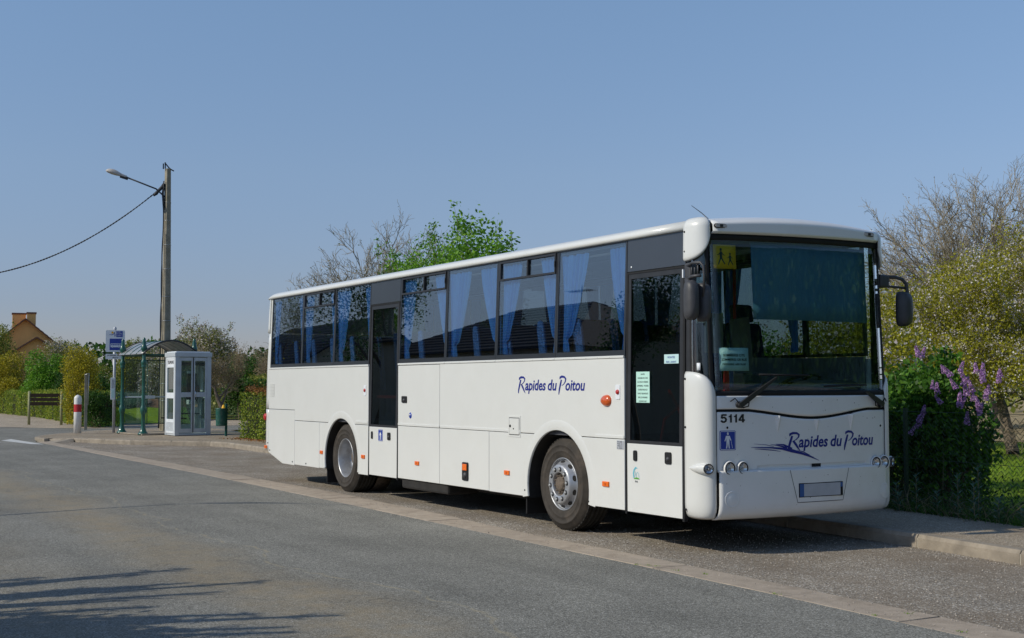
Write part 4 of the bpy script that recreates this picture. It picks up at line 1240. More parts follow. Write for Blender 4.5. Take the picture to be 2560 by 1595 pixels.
# wheels ---------------------------------------------------------
def make_wheel(cx, front, side_y, sgn):
    """sgn +1: outer face looks to -y"""
    w = empty('wheel', (cx, side_y, 0.51), parent=bus)
    def Y(h): return h * sgn
    tp = [(0.287, 0.055), (0.30, 0.045), (0.33, 0.036), (0.36, 0.032), (0.366, 0.026), (0.372, 0.031), (0.42, 0.028), (0.425, 0.022), (0.435, 0.022), (0.44, 0.030), (0.47, 0.045), (0.495, 0.068), (0.507, 0.085)]
    tr = [(0.507, 0.085), (0.511, 0.10)]
    for k in range(4):
        y0 = 0.115 + k * 0.055
        tr += [(0.512, y0), (0.512, y0 + 0.018), (0.498, y0 + 0.021), (0.498, y0 + 0.031), (0.512, y0 + 0.034)]
    tr += [(0.511, 0.335), (0.50, 0.36)]
    tb = [(0.50, 0.36), (0.43, 0.385), (0.34, 0.385), (0.29, 0.36)]
    t = MB()
    for pf in (tp,):
        t.lathe([(r, Y(h)) for r, h in pf], (cx, side_y, 0.51), 'y', 56)
    t.v = [(x, y, max(z, 0.003 if z > -1 else z)) for x, y, z in t.v]
    to = t.build('tyre', 'tyre', w, fixn=True)
    t = MB(); t.lathe([(r, Y(h)) for r, h in tr], (cx, side_y, 0.51), 'y', 56); t.lathe([(r, Y(h)) for r, h in tb], (cx, side_y, 0.51), 'y', 56)
    # shoulder blocks
    for k in range(56):
        a = 2 * PI * k / 56
        c = Vector((cx + 0.506 * math.cos(a), side_y + Y(0.096), 0.51 + 0.506 * math.sin(a)))
        t.obox(c, Vector((-math.sin(a), 0, math.cos(a))) * 0.018, Vector((0, 0.018, 0)), Vector((math.cos(a), 0, math.sin(a))) * 0.008)
    t.v = [(x, y, max(z, 0.003)) for x, y, z in t.v]
    t.build('tread', 'tread', w)
    if front:
        rp = [(0.292, 0.052), (0.290, 0.043), (0.283, 0.043), (0.279, 0.06), (0.275, 0.078), (0.268, 0.080), (0.262, 0.070), (0.228, 0.018), (0.222, 0.006), (0.217, 0.000), (0.212, -0.006), (0.204, -0.012), (0.134, -0.012), (0.128, -0.006), (0.126, 0.045)]
        r = MB(); r.lathe([(a, Y(h)) for a, h in rp], (cx, side_y, 0.51), 'y', 48); r.build('rim', 'rim', w)
        r = MB(); r.lathe([(0.127, Y(.045)), (0.11, Y(.05)), (0.10, Y(.03)), (0.085, Y(.02)), (0.082, Y(-0.0)), (0.05, Y(-.01)), (0.0, Y(-.012))], (cx, side_y, 0.51), 'y', 32)
        for k in range(10):
            a = 2 * PI * k / 10 + 0.2
            r.lathe([(0.0, Y(-.006)), (0.009, Y(-.004)), (0.011, Y(.03))], (cx + 0.097 * math.cos(a), side_y, 0.51 + 0.097 * math.sin(a)), 'y', 8)
        r.build('hub', 'hubdirt', w)
        nr, nh, nk = 0.169, -0.012, 10
        for k in range(10):   # vent holes in the dish
            a = 2 * PI * (k + .5) / 10
            h = MB(); c = Vector((cx + 0.246 * math.cos(a), side_y + Y(0.045), 0.51 + 0.246 * math.sin(a)))
            nrm = Vector((math.cos(a) * 0.84, -sgn * 0.55, math.sin(a) * 0.84)).normalized()
            u = Vector((-math.sin(a), 0, math.cos(a))); v = nrm.cross(u)
            h.add([c + nrm * 0.005 + u * 0.034 * math.cos(q) + v * 0.022 * math.sin(q) for q in [j * PI / 7 for j in range(14)]], [tuple(range(14))])
            h.build('vent_hole', 'chassis', w, fixn=False)
    else:
        rp = [(0.292, 0.052), (0.290, 0.043), (0.283, 0.043), (0.278, 0.06), (0.268, 0.08), (0.262, 0.12), (0.250, 0.16), (0.246, 0.22), (0.235, 0.25), (0.20, 0.26), (0.125, 0.255), (0.118, 0.24)]
        r = MB(); r.lathe([(a, Y(h)) for a, h in rp], (cx, side_y, 0.51), 'y', 48); r.build('rim', 'rim', w)
        r = MB(); r.lathe([(0.12, Y(.25)), (0.11, Y(.20)), (0.095, Y(.18)), (0.06, Y(.17)), (0.0, Y(.168))], (cx, side_y, 0.51), 'y', 32)
        r.lathe([(0.50, Y(.39)), (0.512, Y(.41)), (0.512, Y(.62)), (0.45, Y(.66)), (0.30, Y(.66))], (cx, side_y, 0.51), 'y', 40)
        r.v = [(x, y, max(z, 0.003)) for x, y, z in r.v]
        r.build('hub', 'hubdirt', w)
        nr, nh = 0.169, 0.255
    for k in range(10):
        a = 2 * PI * k / 10 + 0.12
        c = (cx + nr * math.cos(a), side_y + Y(nh), 0.51 + nr * math.sin(a))
        m_ = MB(); m_.lathe([(0.026, Y(0.0)), (0.026, Y(-.003)), (0.019, Y(-.004)), (0.018, Y(-.004))], c, 'y', 14)
        m_.build('nut_recess', 'rubber', w)
        m_ = MB(); m_.lathe([(0.018, Y(0.0)), (0.0175, Y(-.016)), (0.012, Y(-.021)), (0.0, Y(-.021))], c, 'y', 6, smooth=False)
        m_.build('wheel_nut', 'nut', w)
    return w
make_wheel(WB, True, 0.03, 1)
make_wheel(0.0, False, 0.03, 1)
make_wheel(WB, True, W - 0.03, -1)
make_wheel(0.0, False, W - 0.03, -1)
for x, y in ((-0.69, 0.06), (WB - 0.76, 0.06), (-0.69, 1.95), (WB - 0.76, 1.95)):
    mb = MB(); mb.box(x - 0.012, x + 0.012, y, y + 0.45, 0.10 if x < 0 else 0.12, 0.55); mb.build('mud_flap', 'rubber', bus, bevel=0.004)

# underside, frame, axles -----------------------------------------
mb = MB()
for x0, x1, y0, y1, z0, z1 in ((-3.35, -0.75, 0.1, 2.4, 0.42, 0.98), (0.75, 5.32, 0.08, 2.42, 0.42, 0.98), (6.84, 8.3, 0.08, 2.42, 0.42, 0.98), (-0.75, 6.9, 0.92, 1.58, 0.5, 0.98)):
    mb.box(x0, x1, y0, y1, z0, z1)
mb.build('underframe', 'chassis', bus)
mb = MB(); mb.box(2.05, 3.42, 0.03, 0.5, 0.20, 0.36); mb.box(3.6, 4.9, 0.35, 0.95, 0.24, 0.42); mb.build('tank', 'chassis', bus, bevel=0.03)
mb = MB(); mb.tube([(0, 0.5, 0.5), (0, 2.0, 0.5)], 0.11, 12); mb.tube([(WB, 0.35, 0.48), (WB, 2.15, 0.48)], 0.07, 12); mb.build('axles', 'chassis', bus)

# interior ---------------------------------------------------------
mb = MB(); mb.box(-3.3, 7.35, 0.05, 2.45, 1.05, 1.11); mb.box(7.35, 8.3, 1.15, 2.45, 1.05, 1.11); mb.box(7.35, 8.3, 0.06, 1.15, 0.45, 0.50); mb.build('cabin_floor', 'ifloor', bus)
mb = MB(); mb.box(-3.2, 0.98, 0.035, 0.055, 1.10, 1.90); mb.box(2.01, 7.36, 0.035, 0.055, 1.10, 1.90); mb.box(-3.2, 8.3, 2.44, 2.46, 1.10, 1.90); mb.box(-3.2, -3.16, 0.05, 2.45, 1.1, 2.1); mb.build('inner_lining', 'inner', bus)
mb = MB(); mb.box(-3.2, 8.2, 0.06, 2.44, 3.085, 3.10); mb.build('ceiling_lining', 'ceil', bus)
for x in (-2.2, 0.2, 1.9, 3.35, 5.2, 6.9):
    for y in (0.72, 1.70):
        mb = MB(); mb.box(x, x + 0.85, y - .06, y + .06, 3.045, 3.084); mb.build('ceiling_light', 'whitesign', bus, bevel=0.01)
for y0, y1 in ((0.10, 0.42), (2.08, 2.40)):
    mb = MB(); mb.box(2.1, 7.2, y0, y1, 2.975, 3.0); mb.box(-3.0, 0.9, y0, y1, 2.975, 3.0); mb.build('luggage_rack', 'inner', bus, bevel=0.008)
# seats: cushion, back, patterned edge
def make_seat(x, y):
    mb = MB(); mb.box(x, x + 0.42, y - 0.21, y + 0.21, 1.42, 1.54); s = mb.build('seat', 'seat', bus, bevel=0.03, loc=(x, y, 1.11))
    pf = [(x - 0.02, 1.5), (x - 0.15, 2.22), (x - 0.175, 2.30), (x - 0.21, 2.33), (x - 0.25, 2.31), (x - 0.26, 2.24), (x - 0.12, 1.45)]
    mb = MB(); mb.prism(pf, lambda u, v, d: (u, d, v), y - 0.19, y + 0.19); mb.build('seat_back', 'seat', s, bevel=0.02)
    for sg in (-1, 1):
        mb = MB(); mb.prism([(x + .0, 1.5), (x - 0.125, 2.22), (x - 0.155, 2.315), (x - 0.21, 2.345), (x - 0.262, 2.33), (x - 0.275, 2.24), (x - 0.14, 1.45)], lambda u, v, d: (u, d, v), y + sg * 0.19 , y + sg * 0.225); mb.build('seat_edge', 'seatedge', s, bevel=0.012)
    mb = MB(); mb.box(x + .1, x + 0.3, y - 0.02, y + 0.02, 1.115, 1.42); mb.build('seat_foot', 'black', s)
    return s
s0 = None
for i in range(13):
    x = -2.75 + i * 0.775
    for y in (0.32, 0.78, 1.72, 2.18):
        if 0.55 < x < 1.9 and y < 1: continue
        if s0 is None: s0 = make_seat(x, y); sx0 = (x, y)
        else: dup(s0, (x - sx0[0], y - sx0[1], 0))
# curtains
def make_curtain(x, sgn, y, wtop=0.36, wbot=0.085, z0=1.97, z1=3.03, tie=2.02, n=34, m=22, fill=1.0):
    """hangs from the rail, gathered towards its pillar at x; sgn +1 spreads towards +x"""
    ph = rng.uniform(0, 6)
    def fn(u, v):
        z = z1 + (z0 - z1) * v
        k = v ** 1.25
        w = wtop * (1 - k) + wbot * k
        if v > 0.82: w = wbot + (v - 0.82) * 0.25
        amp = 0.016 * (1 - 0.3 * v)
        xx = x + sgn * (0.012 + u * w + 0.01 * math.sin(v * 4 + ph))
        yy = y + amp * math.sin(u * 2 * PI * 6.5 + ph + 0.8 * math.sin(v * 3)) + 0.006 * math.sin(u * 31 + ph)
        return (xx, yy, z + 0.006 * math.sin(u * 23))
    mb = MB(); mb.grid(fn, [i / n for i in range(n + 1)], [j / m for j in range(m + 1)])
    return mb.build('curtain', 'curtain', bus)
for (a, b, hop), (wl, wr) in zip(bays, ((.28, .26), (.32, .26), (.44, .24), (.36, .36), (.52, .44), (.46, .40), (.52, .32))):
    make_curtain(a + 0.03, 1, 0.085, wl)
    make_curtain(b - 0.03, -1, 0.085, wr)
for (a, b) in lbays[:-1]:
    make_curtain(a + 0.03, 1, W - 0.10, 0.3); make_curtain(b - 0.03, -1, W - 0.10, 0.3)
for (a, b, h) in bays + [(x, y, 0) for x, y in lbays[:-1]]:
    pass
mb = MB()
for yy in (0.085, W - 0.10): mb.tube([(-3.1, yy, 3.05), (7.36, yy, 3.05)], 0.008, 6)
mb.build('curtain_rail', 'alu', bus)

# ---- front of the coach ------------------------------------------
YA, YB = 0.145, 2.355
def lean(z): return -max(0, z - 1.5) * 0.05
def FX(y, z=1.0):
    t = (y - 1.25) / 1.105
    return 8.655 + 0.10 * (1 - t * t) + lean(z)
def corner(a, z, inset=0.0, left=False):
    """a 0..1 runs from the flat side (x=8.36) round to the front face"""
    an = a * PI / 2
    rx, ry = 0.295 + lean(z) - inset, 0.145 - ys(z) * 0.6 - inset
    x = 8.362 + rx * math.sin(an) ** 0.92
    y = ys(z) * 0.6 + inset + ry * (1 - math.cos(an) ** 0.92 if an < PI / 2 - 1e-6 else 1)
    return (x, W - y if left else y, z)
def under(z, z0=0.335, h=0.13, amt=0.07):
    """the foot of the bumper tucks under"""
    if z > z0 + h: return 0.0
    k = (z0 + h - z) / h
    return amt * (1 - math.sqrt(max(0, 1 - k * k)))
def lin(a, b, n): return [a + (b - a) * k / n for k in range(n + 1)]
A_ = lin(0, 1, 16)
for left in (False, True):
    def ztop(a): return 1.505 + 0.225 * math.sqrt(max(0, 1 - (a * 0.97) ** 2.2))
    zs = [0, .012, .03, .06, .1, .16, .25, .4, .55, .7, .8, .88, .94, .98, 1]
    def lower(a, v):
        z = 0.335 + (ztop(a) - 0.335) * v
        p = corner(a, z, 0.0, left)
        u_ = under(z)
        sg = -1 if left else 1
        bul = 0.012 * math.sin(min(1, max(0, a)) * PI)
        # softly rolled upper edge
        e = 0.02 * max(0, (v - 0.955) / 0.045) ** 2
        k = u_ + e
        cc = Vector((8.36, W - .16 if left else .16, z)); q = Vector(p); d = (q - cc).normalized()
        q = q + d * (bul - k)
        return tuple(q)
    mb = MB(); mb.grid(lower, A_, zs)
    fl = mb.build('corner_fairing', 'white', bus, solid=0.012)
    # teardrop and round lamp on the corner
    lamp_a = 0.66
    base = Vector(lower(lamp_a, (0.815 - 0.335) / (ztop(lamp_a) - 0.335)))
    sg = -1 if not left else 1
    ax = Vector((0.90, 0.42 * sg, 0)).normalized()
    mb = MB()
    back = Vector(lower(0.12, 0.37)); back.z = 0.815
    n = 20; rings = []
    for k in range(7):
        f = k / 6
        c = back.lerp(base + ax * 0.03, f); r = 0.055 * math.sin(min(1, f * 1.15) * PI / 2) ** 0.8 * (0.98 if k < 6 else 0.9) + 0.001
        dirv = (base + ax * .03 - back).normalized() if k < 4 else ax
        up = Vector((0, 0, 1)); w_ = dirv.cross(up).normalized()
        rings.append([c + (up * math.cos(2 * PI * j / n) + w_ * math.sin(2 * PI * j / n)) * r for j in range(n)])
    mb.add([p for r in rings for p in r], [(i * n + j, i * n + (j + 1) % n, (i + 1) * n + (j + 1) % n, (i + 1) * n + j) for i in range(6) for j in range(n)], True)
    mb.build('lamp_pod', 'white', fl)
    def round_lamp(c, ax, r, par, nm='headlight'):
        ax = Vector(ax).normalized()
        up = (Vector((0, 0, 1)) - ax * ax.z).normalized(); w_ = ax.cross(up)
        def ringpts(rr, h, n=28): return [c + ax * h + (up * math.cos(2 * PI * j / n) + w_ * math.sin(2 * PI * j / n)) * rr for j in range(n)]
        def rl(prof, n=28):
            m = MB(); vs = []
            for rr, h in prof: vs += ringpts(rr, h, n)
            m.add(vs, [(i * n + j, i * n + (j + 1) % n, (i + 1) * n + (j + 1) % n, (i + 1) * n + j) for i in range(len(prof) - 1) for j in range(n)], True)
            return m
        hb = rl([(r * 0.86, -0.01), (r * 0.9, 0.006), (r * 1.0, 0.008), (r * 1.06, 0.0), (r * 1.08, -0.02)]).build(nm, 'black', par)
        rl([(0.0005, -r * .55), (r * .25, -r * .5), (r * .55, -r * .33), (r * .86, -0.004)]).build('reflector', 'chrome', hb)
        rl([(0.0005, r * .10), (r * .12, r * .06), (r * .14, -r * .4)]).build('bulb', 'lampshell', hb)
        rl([(0.0005, r * 0.32), (r * .4, r * .27), (r * .7, r * .16), (r * .88, r * .03)]).build('lens', 'lens', hb)
        return hb
    round_lamp(base + ax * 0.035, ax, 0.046, fl, 'indicator')
    # upper corner fairing
    def zbot(a): return 3.07 - 0.285 * math.sqrt(max(0, 1 - (a * 0.98) ** 2.0))
    def upper(a, v):
        zb = zbot(a); z = zb + (3.115 - zb) * min(1, v / 0.6)
        p = Vector(corner(a, z, 0.0, left)); cc = Vector((8.36, W - .19 if left else .19, z))
        d = (p - cc); d.z = 0; d.normalize()
        e = 0.02 * max(0, (0.06 - v) / 0.06) ** 2
        p = p + d * (0.022 - e)
        if v > 0.6:
            k = (v - 0.6) / 0.4 * PI / 2
            p = p - d * 0.125 * (1 - math.cos(k)); p.z = 3.115 + 0.098 * math.sin(k)
        return tuple(p)
    mb = MB(); mb.grid(upper, A_, [0, .02, .04, .07, .15, .3, .45, .6, .66, .72, .78, .84, .9, .96, 1]); mb.build('roof_corner', 'white', bus, solid=0.012)
    # cap joining it to the roof
    # black pillar and glass between
    for a0, a1, mt, nm in ((0.0, 0.13, 'rubber' if left else 'black', 'door_pillar'), (0.13, 0.20, 'rubber', 'glass_seal'), (0.20, 0.80, 'corner_reflection' if left else 'wind', 'corner_glass'), (0.80, 1.0, 'rubber', 'screen_pillar')):
        mb = MB(); mb.grid(lambda a, z: corner(a, z, 0.022, left), lin(a0, a1, 6), lin(1.36, 3.10, 10)); mb.build(nm, mt, bus, solid=0.006)
for x in (8.375,):
    for z in (1.66, 1.20, 0.42):
        mb = MB(); mb.lathe([(0, -.012), (0.009, -.011), (0.011, -.002)], (x + .004, 0, z), 'y', 10); mb.build('fairing_screw', 'rubber', bus)
    for z in (3.07, 2.88):
        mb = MB(); mb.lathe([(0, -.012), (0.009, -.011), (0.011, -.002)], (x + .006, 0.008, z), 'y', 10); mb.build('fairing_screw', 'rubber', bus)

def zseam(y):
    t = abs(y - 1.28) / 0.78
    return 1.282 + 0.078 * (min(1, t) ** 2 * (3 - 2 * min(1, t)) * 0.55 + 0.45 * min(1, t) ** 2)
Y_ = lin(YA + .012, YB - .012, 56)
def face(y, z, d=0.0):
    u_ = under(z, 0.325, 0.16, 0.09)
    side = max(0, (0.03 - min(y - YA, YB - y)) / 0.03) * 0.006
    return (FX(y, z) - u_ - side + d, y, z)
def lower_front(y, z):
    # z is 0..1 through the list of rows; the ledge stands 25 mm proud below z 0.79
    return face(y, z, 0.034 if z < 0.788 else 0.0)
rows = [0.325, 0.33, 0.34, 0.36, 0.39, 0.43, 0.48, 0.55, 0.64, 0.72, 0.775, 0.786]
lf = MB(); lf.grid(lambda y, z: face(y, z, 0.034 * min(1, (z - .325) / .05) ** .5), Y_, rows)
# ledge
lf.grid(lambda y, k: face(y, 0.786 + 0.012 * k, 0.034 * (1 - k)), Y_, [0, 0.35, 0.7, 1.0])
lf.build('bumper', 'white_front', bus, solid=0.015)
def up_front(y, v):
    z = 0.798 + (zseam(y) - 0.014 - 0.798) * v
    e = 0.006 * max(0, (v - .97) / .03)
    # recessed grip slot
    d = 0.0
    if 0.60 < y < 2.02 and 0.80 < z < 0.836: d = -0.014
    for fy in (0.83, 1.32, 1.80):
        hgt = (z - 1.145) / 0.15
        if hgt > 0:
            wd = 0.004 + 0.026 * hgt
            t = abs(y - fy) / wd
            if t < 1: d = 0.04 * hgt * (1 - t * .5)
    return face(y, z, d - e)
Yf = sorted(set([round(y, 4) for y in Y_] + [0.59, 0.60001, 2.0199, 2.03] + [round(f + k * 0.006, 4) for f in (0.83, 1.32, 1.80) for k in range(-6, 7)]))
mb = MB(); mb.grid(up_front, Yf, sorted(set([0, .003, .012, .03, .055, .072, .082, .09] + lin(.1, .62, 8) + lin(.64, 1, 26))), smooth=False)
fp = mb.build('front_panel', 'white_front', bus, solid=0.015)
for p in fp.data.polygons: p.use_smooth = True
mb = MB(); mb.grid(lambda y, v: face(y, zseam(y) + 0.012 + (1.497 - zseam(y) - 0.012) * v, 0.0), Y_, lin(0, 1, 8)); mb.build('wiper_panel', 'white_front', bus, solid=0.015)
# dark gap behind the seams
mb = MB(); mb.grid(lambda y, z: face(y, z, -0.022), Y_, lin(0.40, 1.52, 14)); mb.build('front_backing', 'rubber', bus, solid=0.004)
for yy in (YA, YB):
    mb = MB(); mb.grid(lambda k, z: (FX(yy, z) - 0.006 - under(z, .325, .16, .09), yy - .014 + k * .028, z), [0, 1], lin(0.36, 1.36, 16)); mb.build('gap_seal', 'rubber', bus, solid=0.006)
mb = MB(); mb.grid(lambda y, z: face(y, z, -0.006), lin(1.255, 1.375, 4), lin(0.80, 0.838, 3)); mb.build('grip_hole', 'rubber', bus, fixn=False)
# bumper seams and number plate
plate_par = fp
def seam(pts, w, par, d=0.0355, nm='seam'):
    mb = MB()
    P2 = []
    for (a, b), (c, e) in zip(pts, pts[1:]):
        n = max(1, int(math.hypot(c - a, e - b) / 0.05))
        P2 += [(a + (c - a) * k / n, b + (e - b) * k / n) for k in range(n)]
    P2.append(pts[-1])
    vs, fs = stroke(P2, w)
    mb.add([face(u, v, d) for u, v in vs], fs); return mb.build(nm, 'seam', par, fixn=False)
seam([(0.945, 0.782), (1.035, 0.468), (1.635, 0.468), (1.725, 0.782)], 0.006, bus)
mb = MB(); mb.prism([(1.05, .515), (1.625, .515), (1.625, .652), (1.05, .652)], lambda u, v, d: (FX(1.34) + d, u, v), 0.028, 0.037); po = mb.build('number_plate', 'rubber', bus, bevel=0.004)
mb = MB(); mb.prism([(1.112, .523), (1.588, .523), (1.588, .644), (1.112, .644)], lambda u, v, d: (FX(1.34) + d, u, v), 0.037, 0.039); mb.build('plate_face', 'plate', po)
mb = MB(); mb.prism([(1.058, .523), (1.110, .523), (1.110, .644), (1.058, .644)], lambda u, v, d: (FX(1.34) + d, u, v), 0.037, 0.039); mb.build('plate_band', 'plateblue', po)
mb = MB(); mb.prism([(1.590, .60), (1.618, .60), (1.618, .644), (1.590, .644)], lambda u, v, d: (FX(1.34) + d, u, v), 0.037, 0.039); mb.build('plate_band', 'plateblue', po)
for yy in (0.285, 2.295):       # round blanking caps
    mb = MB()
    n = 28
    pr = [(0.0, 0.040), (0.055, 0.040), (0.066, 0.036), (0.072, 0.040), (0.080, 0.0350)]
    vs = []
    for r, h in pr:
        for j in range(n):
            a = 2 * PI * j / n; vs.append(face(yy + r * math.cos(a), 0.525 + r * math.sin(a), h))
    mb.add(vs, [(i * n + j, i * n + (j + 1) % n, (i + 1) * n + (j + 1) % n, (i + 1) * n + j) for i in range(len(pr) - 1) for j in range(n)], True)
    mb.build('blanking_cap', 'white_front', bus)
for yy, rr in ((0.272, 0.058), (0.415, 0.055), (2.165, 0.055), (2.300, 0.058)):
    c = Vector(face(yy, 0.815, 0.022))
    mb = MB(); n = 28; vs = []
    for r, h in ((rr * 1.36, -0.014), (rr * 1.28, -0.002), (rr * 1.16, 0.004), (rr * 1.04, 0.002), (rr * 1.0, -0.02)):
        for j in range(n):
            a = 2 * PI * j / n; vs.append((c.x + h + 0.004, c.y + r * math.cos(a) + 0.01 * (1 if r > rr * 1.2 else 0), c.z + r * math.sin(a) - 0.006 * (1 if r > rr * 1.2 else 0)))
    mb.add(vs, [(i * n + j, i * n + (j + 1) % n, (i + 1) * n + (j + 1) % n, (i + 1) * n + j) for i in range(4) for j in range(n)], True)
    sr = mb.build('headlight_surround', 'white_front', bus)
    round_lamp(c + Vector((0.003, 0, 0)), Vector((1, 0, 0)), rr, sr)
# front lettering and badges
FD = lambda d: (lambda u, v: face(u, v, d))
decal('company_name', company(1.20, 0.125), lambda u, v: face(0.945 + u, 0.998 + v, 0.003), 'blue', fp)
sw = [stroke([(0.52, 1.008), (0.62, 1.004), (0.75, 1.0), (0.88, 0.988), (1.0, 0.965), (1.12, 0.938), (1.23, 0.905), (1.345, 0.862)], [0.003, 0.010, 0.014, 0.022, 0.034, 0.024, 0.017, 0.003]),
      stroke([(0.55, 1.040), (0.68, 1.030), (0.78, 1.012)], [0.002, 0.005, 0.004]), stroke([(0.74, 1.032), (0.84, 1.018), (0.94, 0.995)], [0.002, 0.012, 0.02]), stroke([(0.80, 1.034), (0.90, 1.024), (1.0, 0.985)], [0.003, 0.016, 0.02]),
      stroke([(0.56, 0.992), (0.66, 0.986), (0.78, 0.975), (0.86, 0.962)], [0.003, 0.009, 0.008, 0.003]), stroke([(1.03, 0.960), (1.10, 0.948), (1.2, 0.915), (1.28, 0.885)], [0.003, 0.014, 0.014, 0.004]), stroke([(1.06, 0.972), (1.14, 0.952), (1.22, 0.918)], [0.002, 0.009, 0.008])]
decal('brush_swoosh', merge2d(sw), lambda u, v: face(u, v, 0.0035), 'blue', fp)
def digit(ch):
    w = .21
    if ch == '1': return merge2d([([(.20, 0), (.40, 0), (.40, 1), (.26, 1), (.20, .84), (.06, .78), (.06, .64), (.20, .66)], [(0, 1, 2, 3, 4, 5, 6, 7)])])
    if ch == '4': return merge2d([stroke([(.48, 0), (.48, 1.0)], w), stroke([(.0, .28), (.70, .28)], w * .9), stroke([(.06, .28), (.46, .96)], w * .95)])
    return merge2d([stroke([(.64, .92), (.18, .92)], w * .95), stroke([(.17, .98), (.10, .50)], w * .9), stroke([(.10, .52), (.22, .60), (.38, .62), (.53, .52), (.58, .34), (.52, .16), (.36, .07), (.20, .08), (.05, .26)], w)])
fd_ = []
for ch, x_ in (('5', 0.0), ('1', .80), ('1', 1.36), ('4', 1.92)): fd_.append(shift2d(digit(ch), x_, 0))
decal('fleet_number', merge2d(fd_), lambda u, v: face(0.192 + u * 0.1, 1.246 + v * .078, 0.003), 'blackink', fp)
badge(0.180, 0.985, 0.172, 0.185, lambda u, v, d: face(u, v, 0.001 - d), fp)
for yy, zz in ((0.262, 1.198), (2.27, 1.185)):
    mb = MB(); mb.disc(face(yy, zz, 0.004), (1, 0, 0), 0.012, 12); mb.build('lock_hole', 'rubber', fp, fixn=False)
# squashed insects and stone chips
mb = MB()
for k in range(70):
    yy = rng.uniform(0.2, 2.3); zz = rng.uniform(0.42, 1.47); r = rng.uniform(0.002, 0.0055)
    if abs(zz - zseam(yy)) < .03 or abs(zz - .8) < .06: continue
    c = face(yy, zz, 0.0357 if zz < .78 else 0.0015)
    mb.add([(c[0], c[1] + r * math.cos(j * PI / 3) * rng.uniform(.6, 1.2), c[2] + r * math.sin(j * PI / 3)) for j in range(6)], [tuple(range(6))])
o = mb.build('insect_specks', 'hubdirt', fp, fixn=False); o['kind'] = 'stuff'

# windscreen
def ws_top(y): return 3.045 + 0.012 * (y - 0.1)
mb = MB(); mb.grid(lambda y, v: (FX(y, 1.51 + (ws_top(y) - 1.51) * v) - 0.012, y, 1.51 + (ws_top(y) - 1.51) * v), lin(YA + .01, YB - .01, 30), lin(0, 1, 12)); wsn = mb.build('windscreen', 'wind', bus, solid=0.006)
def band(y0, y1, za, zb, d, nm, mt):
    m = MB(); m.grid(lambda y, v: (FX(y, za(y) + (zb(y) - za(y)) * v) + d, y, za(y) + (zb(y) - za(y)) * v), lin(y0, y1, 24), [0, .5, 1]); return m.build(nm, mt, bus, solid=0.006)
band(YA, YB, lambda y: 1.497, lambda y: 1.545, -0.008, 'screen_seal', 'rubber')
band(YA, YB, lambda y: ws_top(y) - 0.06, lambda y: ws_top(y) + 0.02, -0.010, 'screen_header', 'rubber')
# white brow over the windscreen
def brow(y, k):
    zt = 3.055 + 0.012 * (y - .1)
    crown = 0.062 * (1 - ((y - 1.25) / 1.12) ** 2)
    x = FX(y, 3.05) + 0.035
    if k < 0.15: return (x - 0.03 * (1 - k / .15), y, zt + 0.02 * k / .15 - .012)
    if k < 0.5: return (x - 0.012 * (k - .15), y, zt + 0.008 + (0.062 + crown * .5) * (k - .15) / .35)
    a = (k - .5) / .5 * PI / 2
    return (x - 0.004 - (0.42) * (1 - math.cos(a)), y, zt + 0.07 + crown * .5 + (0.078 + crown * .5) * math.sin(a))
mb = MB(); mb.grid(brow, lin(0.165, 2.335, 30), lin(0, 1, 26)); br = mb.build('front_brow', 'white_front', bus, solid=0.012)
for yy in (0.245, 2.175):
    c = Vector(brow(yy, 0.42)); nrm = Vector((1, 0, 0.05)).normalized()
    rr = rrect(-0.075, 0.075, -0.021, 0.021, 0.02)
    m = MB(); m.prism(rr, lambda u, v, d: (c.x + d - abs(u) * .02, c.y + u, c.z + v), -0.01, 0.010); o = m.build('marker_lamp', 'rubber', bus, bevel=0.004)
    rr = rrect(-0.068, 0.068, -0.015, 0.015, 0.014)
    m = MB(); m.prism(rr, lambda u, v, d: (c.x + d - abs(u) * .02, c.y + u, c.z + v), 0.010, 0.016); m.build('marker_lens', 'lampshell', o)
    m = MB(); m.box(c.x + .016, c.x + .019, c.y - .018, c.y + .018, c.z - .012, c.z + .012); m.build('marker_bulb', 'black', o)

# wipers
def wiper(pv, el, b0, b1, fl=1):
    """pv pivot, el blade joint, b0-b1 blade ends (y,z)"""
    def q(p, d): return Vector((FX(p[0], p[1]) + d, p[0], p[1]))
    m = MB(); m.lathe([(0.03, -0.02), (0.032, 0.03), (0.024, 0.045), (0.0, 0.047)], q(pv, 0.0), 'x', 14)
    wo_ = m.build('wiper', 'black', bus)
    m = MB(); A = q(pv, 0.035); B = q(el, 0.03)
    d = (B - A); t = d.normalized(); n_ = Vector((1, 0, 0)); s_ = t.cross(n_).normalized()
    m.add([A - s_ * .026 - t * .02, A + s_ * .026 - t * .02, A + s_ * .022 + t * .16, B + s_ * .008, B - s_ * .008, A - s_ * .022 + t * .16], [(0, 1, 2, 3, 4, 5)])
    o = m.build('wiper_arm', 'black', wo_, solid=0.022)
    m = MB(); m.tube([q(b0, 0.012), q((b0[0] * .5 + b1[0] * .5, b0[1] * .5 + b1[1] * .5), 0.014), q(b1, 0.012)], 0.009, 6); m.tube([q(((b0[0] * 3 + b1[0]) / 4, (b0[1] * 3 + b1[1]) / 4), 0.03), q(((b0[0] + 3 * b1[0]) / 4, (b0[1] + 3 * b1[1]) / 4), 0.03)], 0.006, 6); m.build('wiper_blade', 'rubber', wo_)
    m = MB()
    P_ = [q((pv[0] - 0.10 * fl, pv[1] + 0.03), 0.02), q((pv[0] - .06 * fl, pv[1] + .06), 0.035), q((pv[0] - .02 * fl, pv[1] + .02), .03), q((pv[0] + .03 * fl, pv[1] - .03), .03), q((pv[0] + .09 * fl, pv[1] - .015), .03), q((pv[0] + .10 * fl, pv[1] + .05), .03)]
    m.tube(P_, 0.006, 6); m.build('washer_hose', 'rubber', wo_)
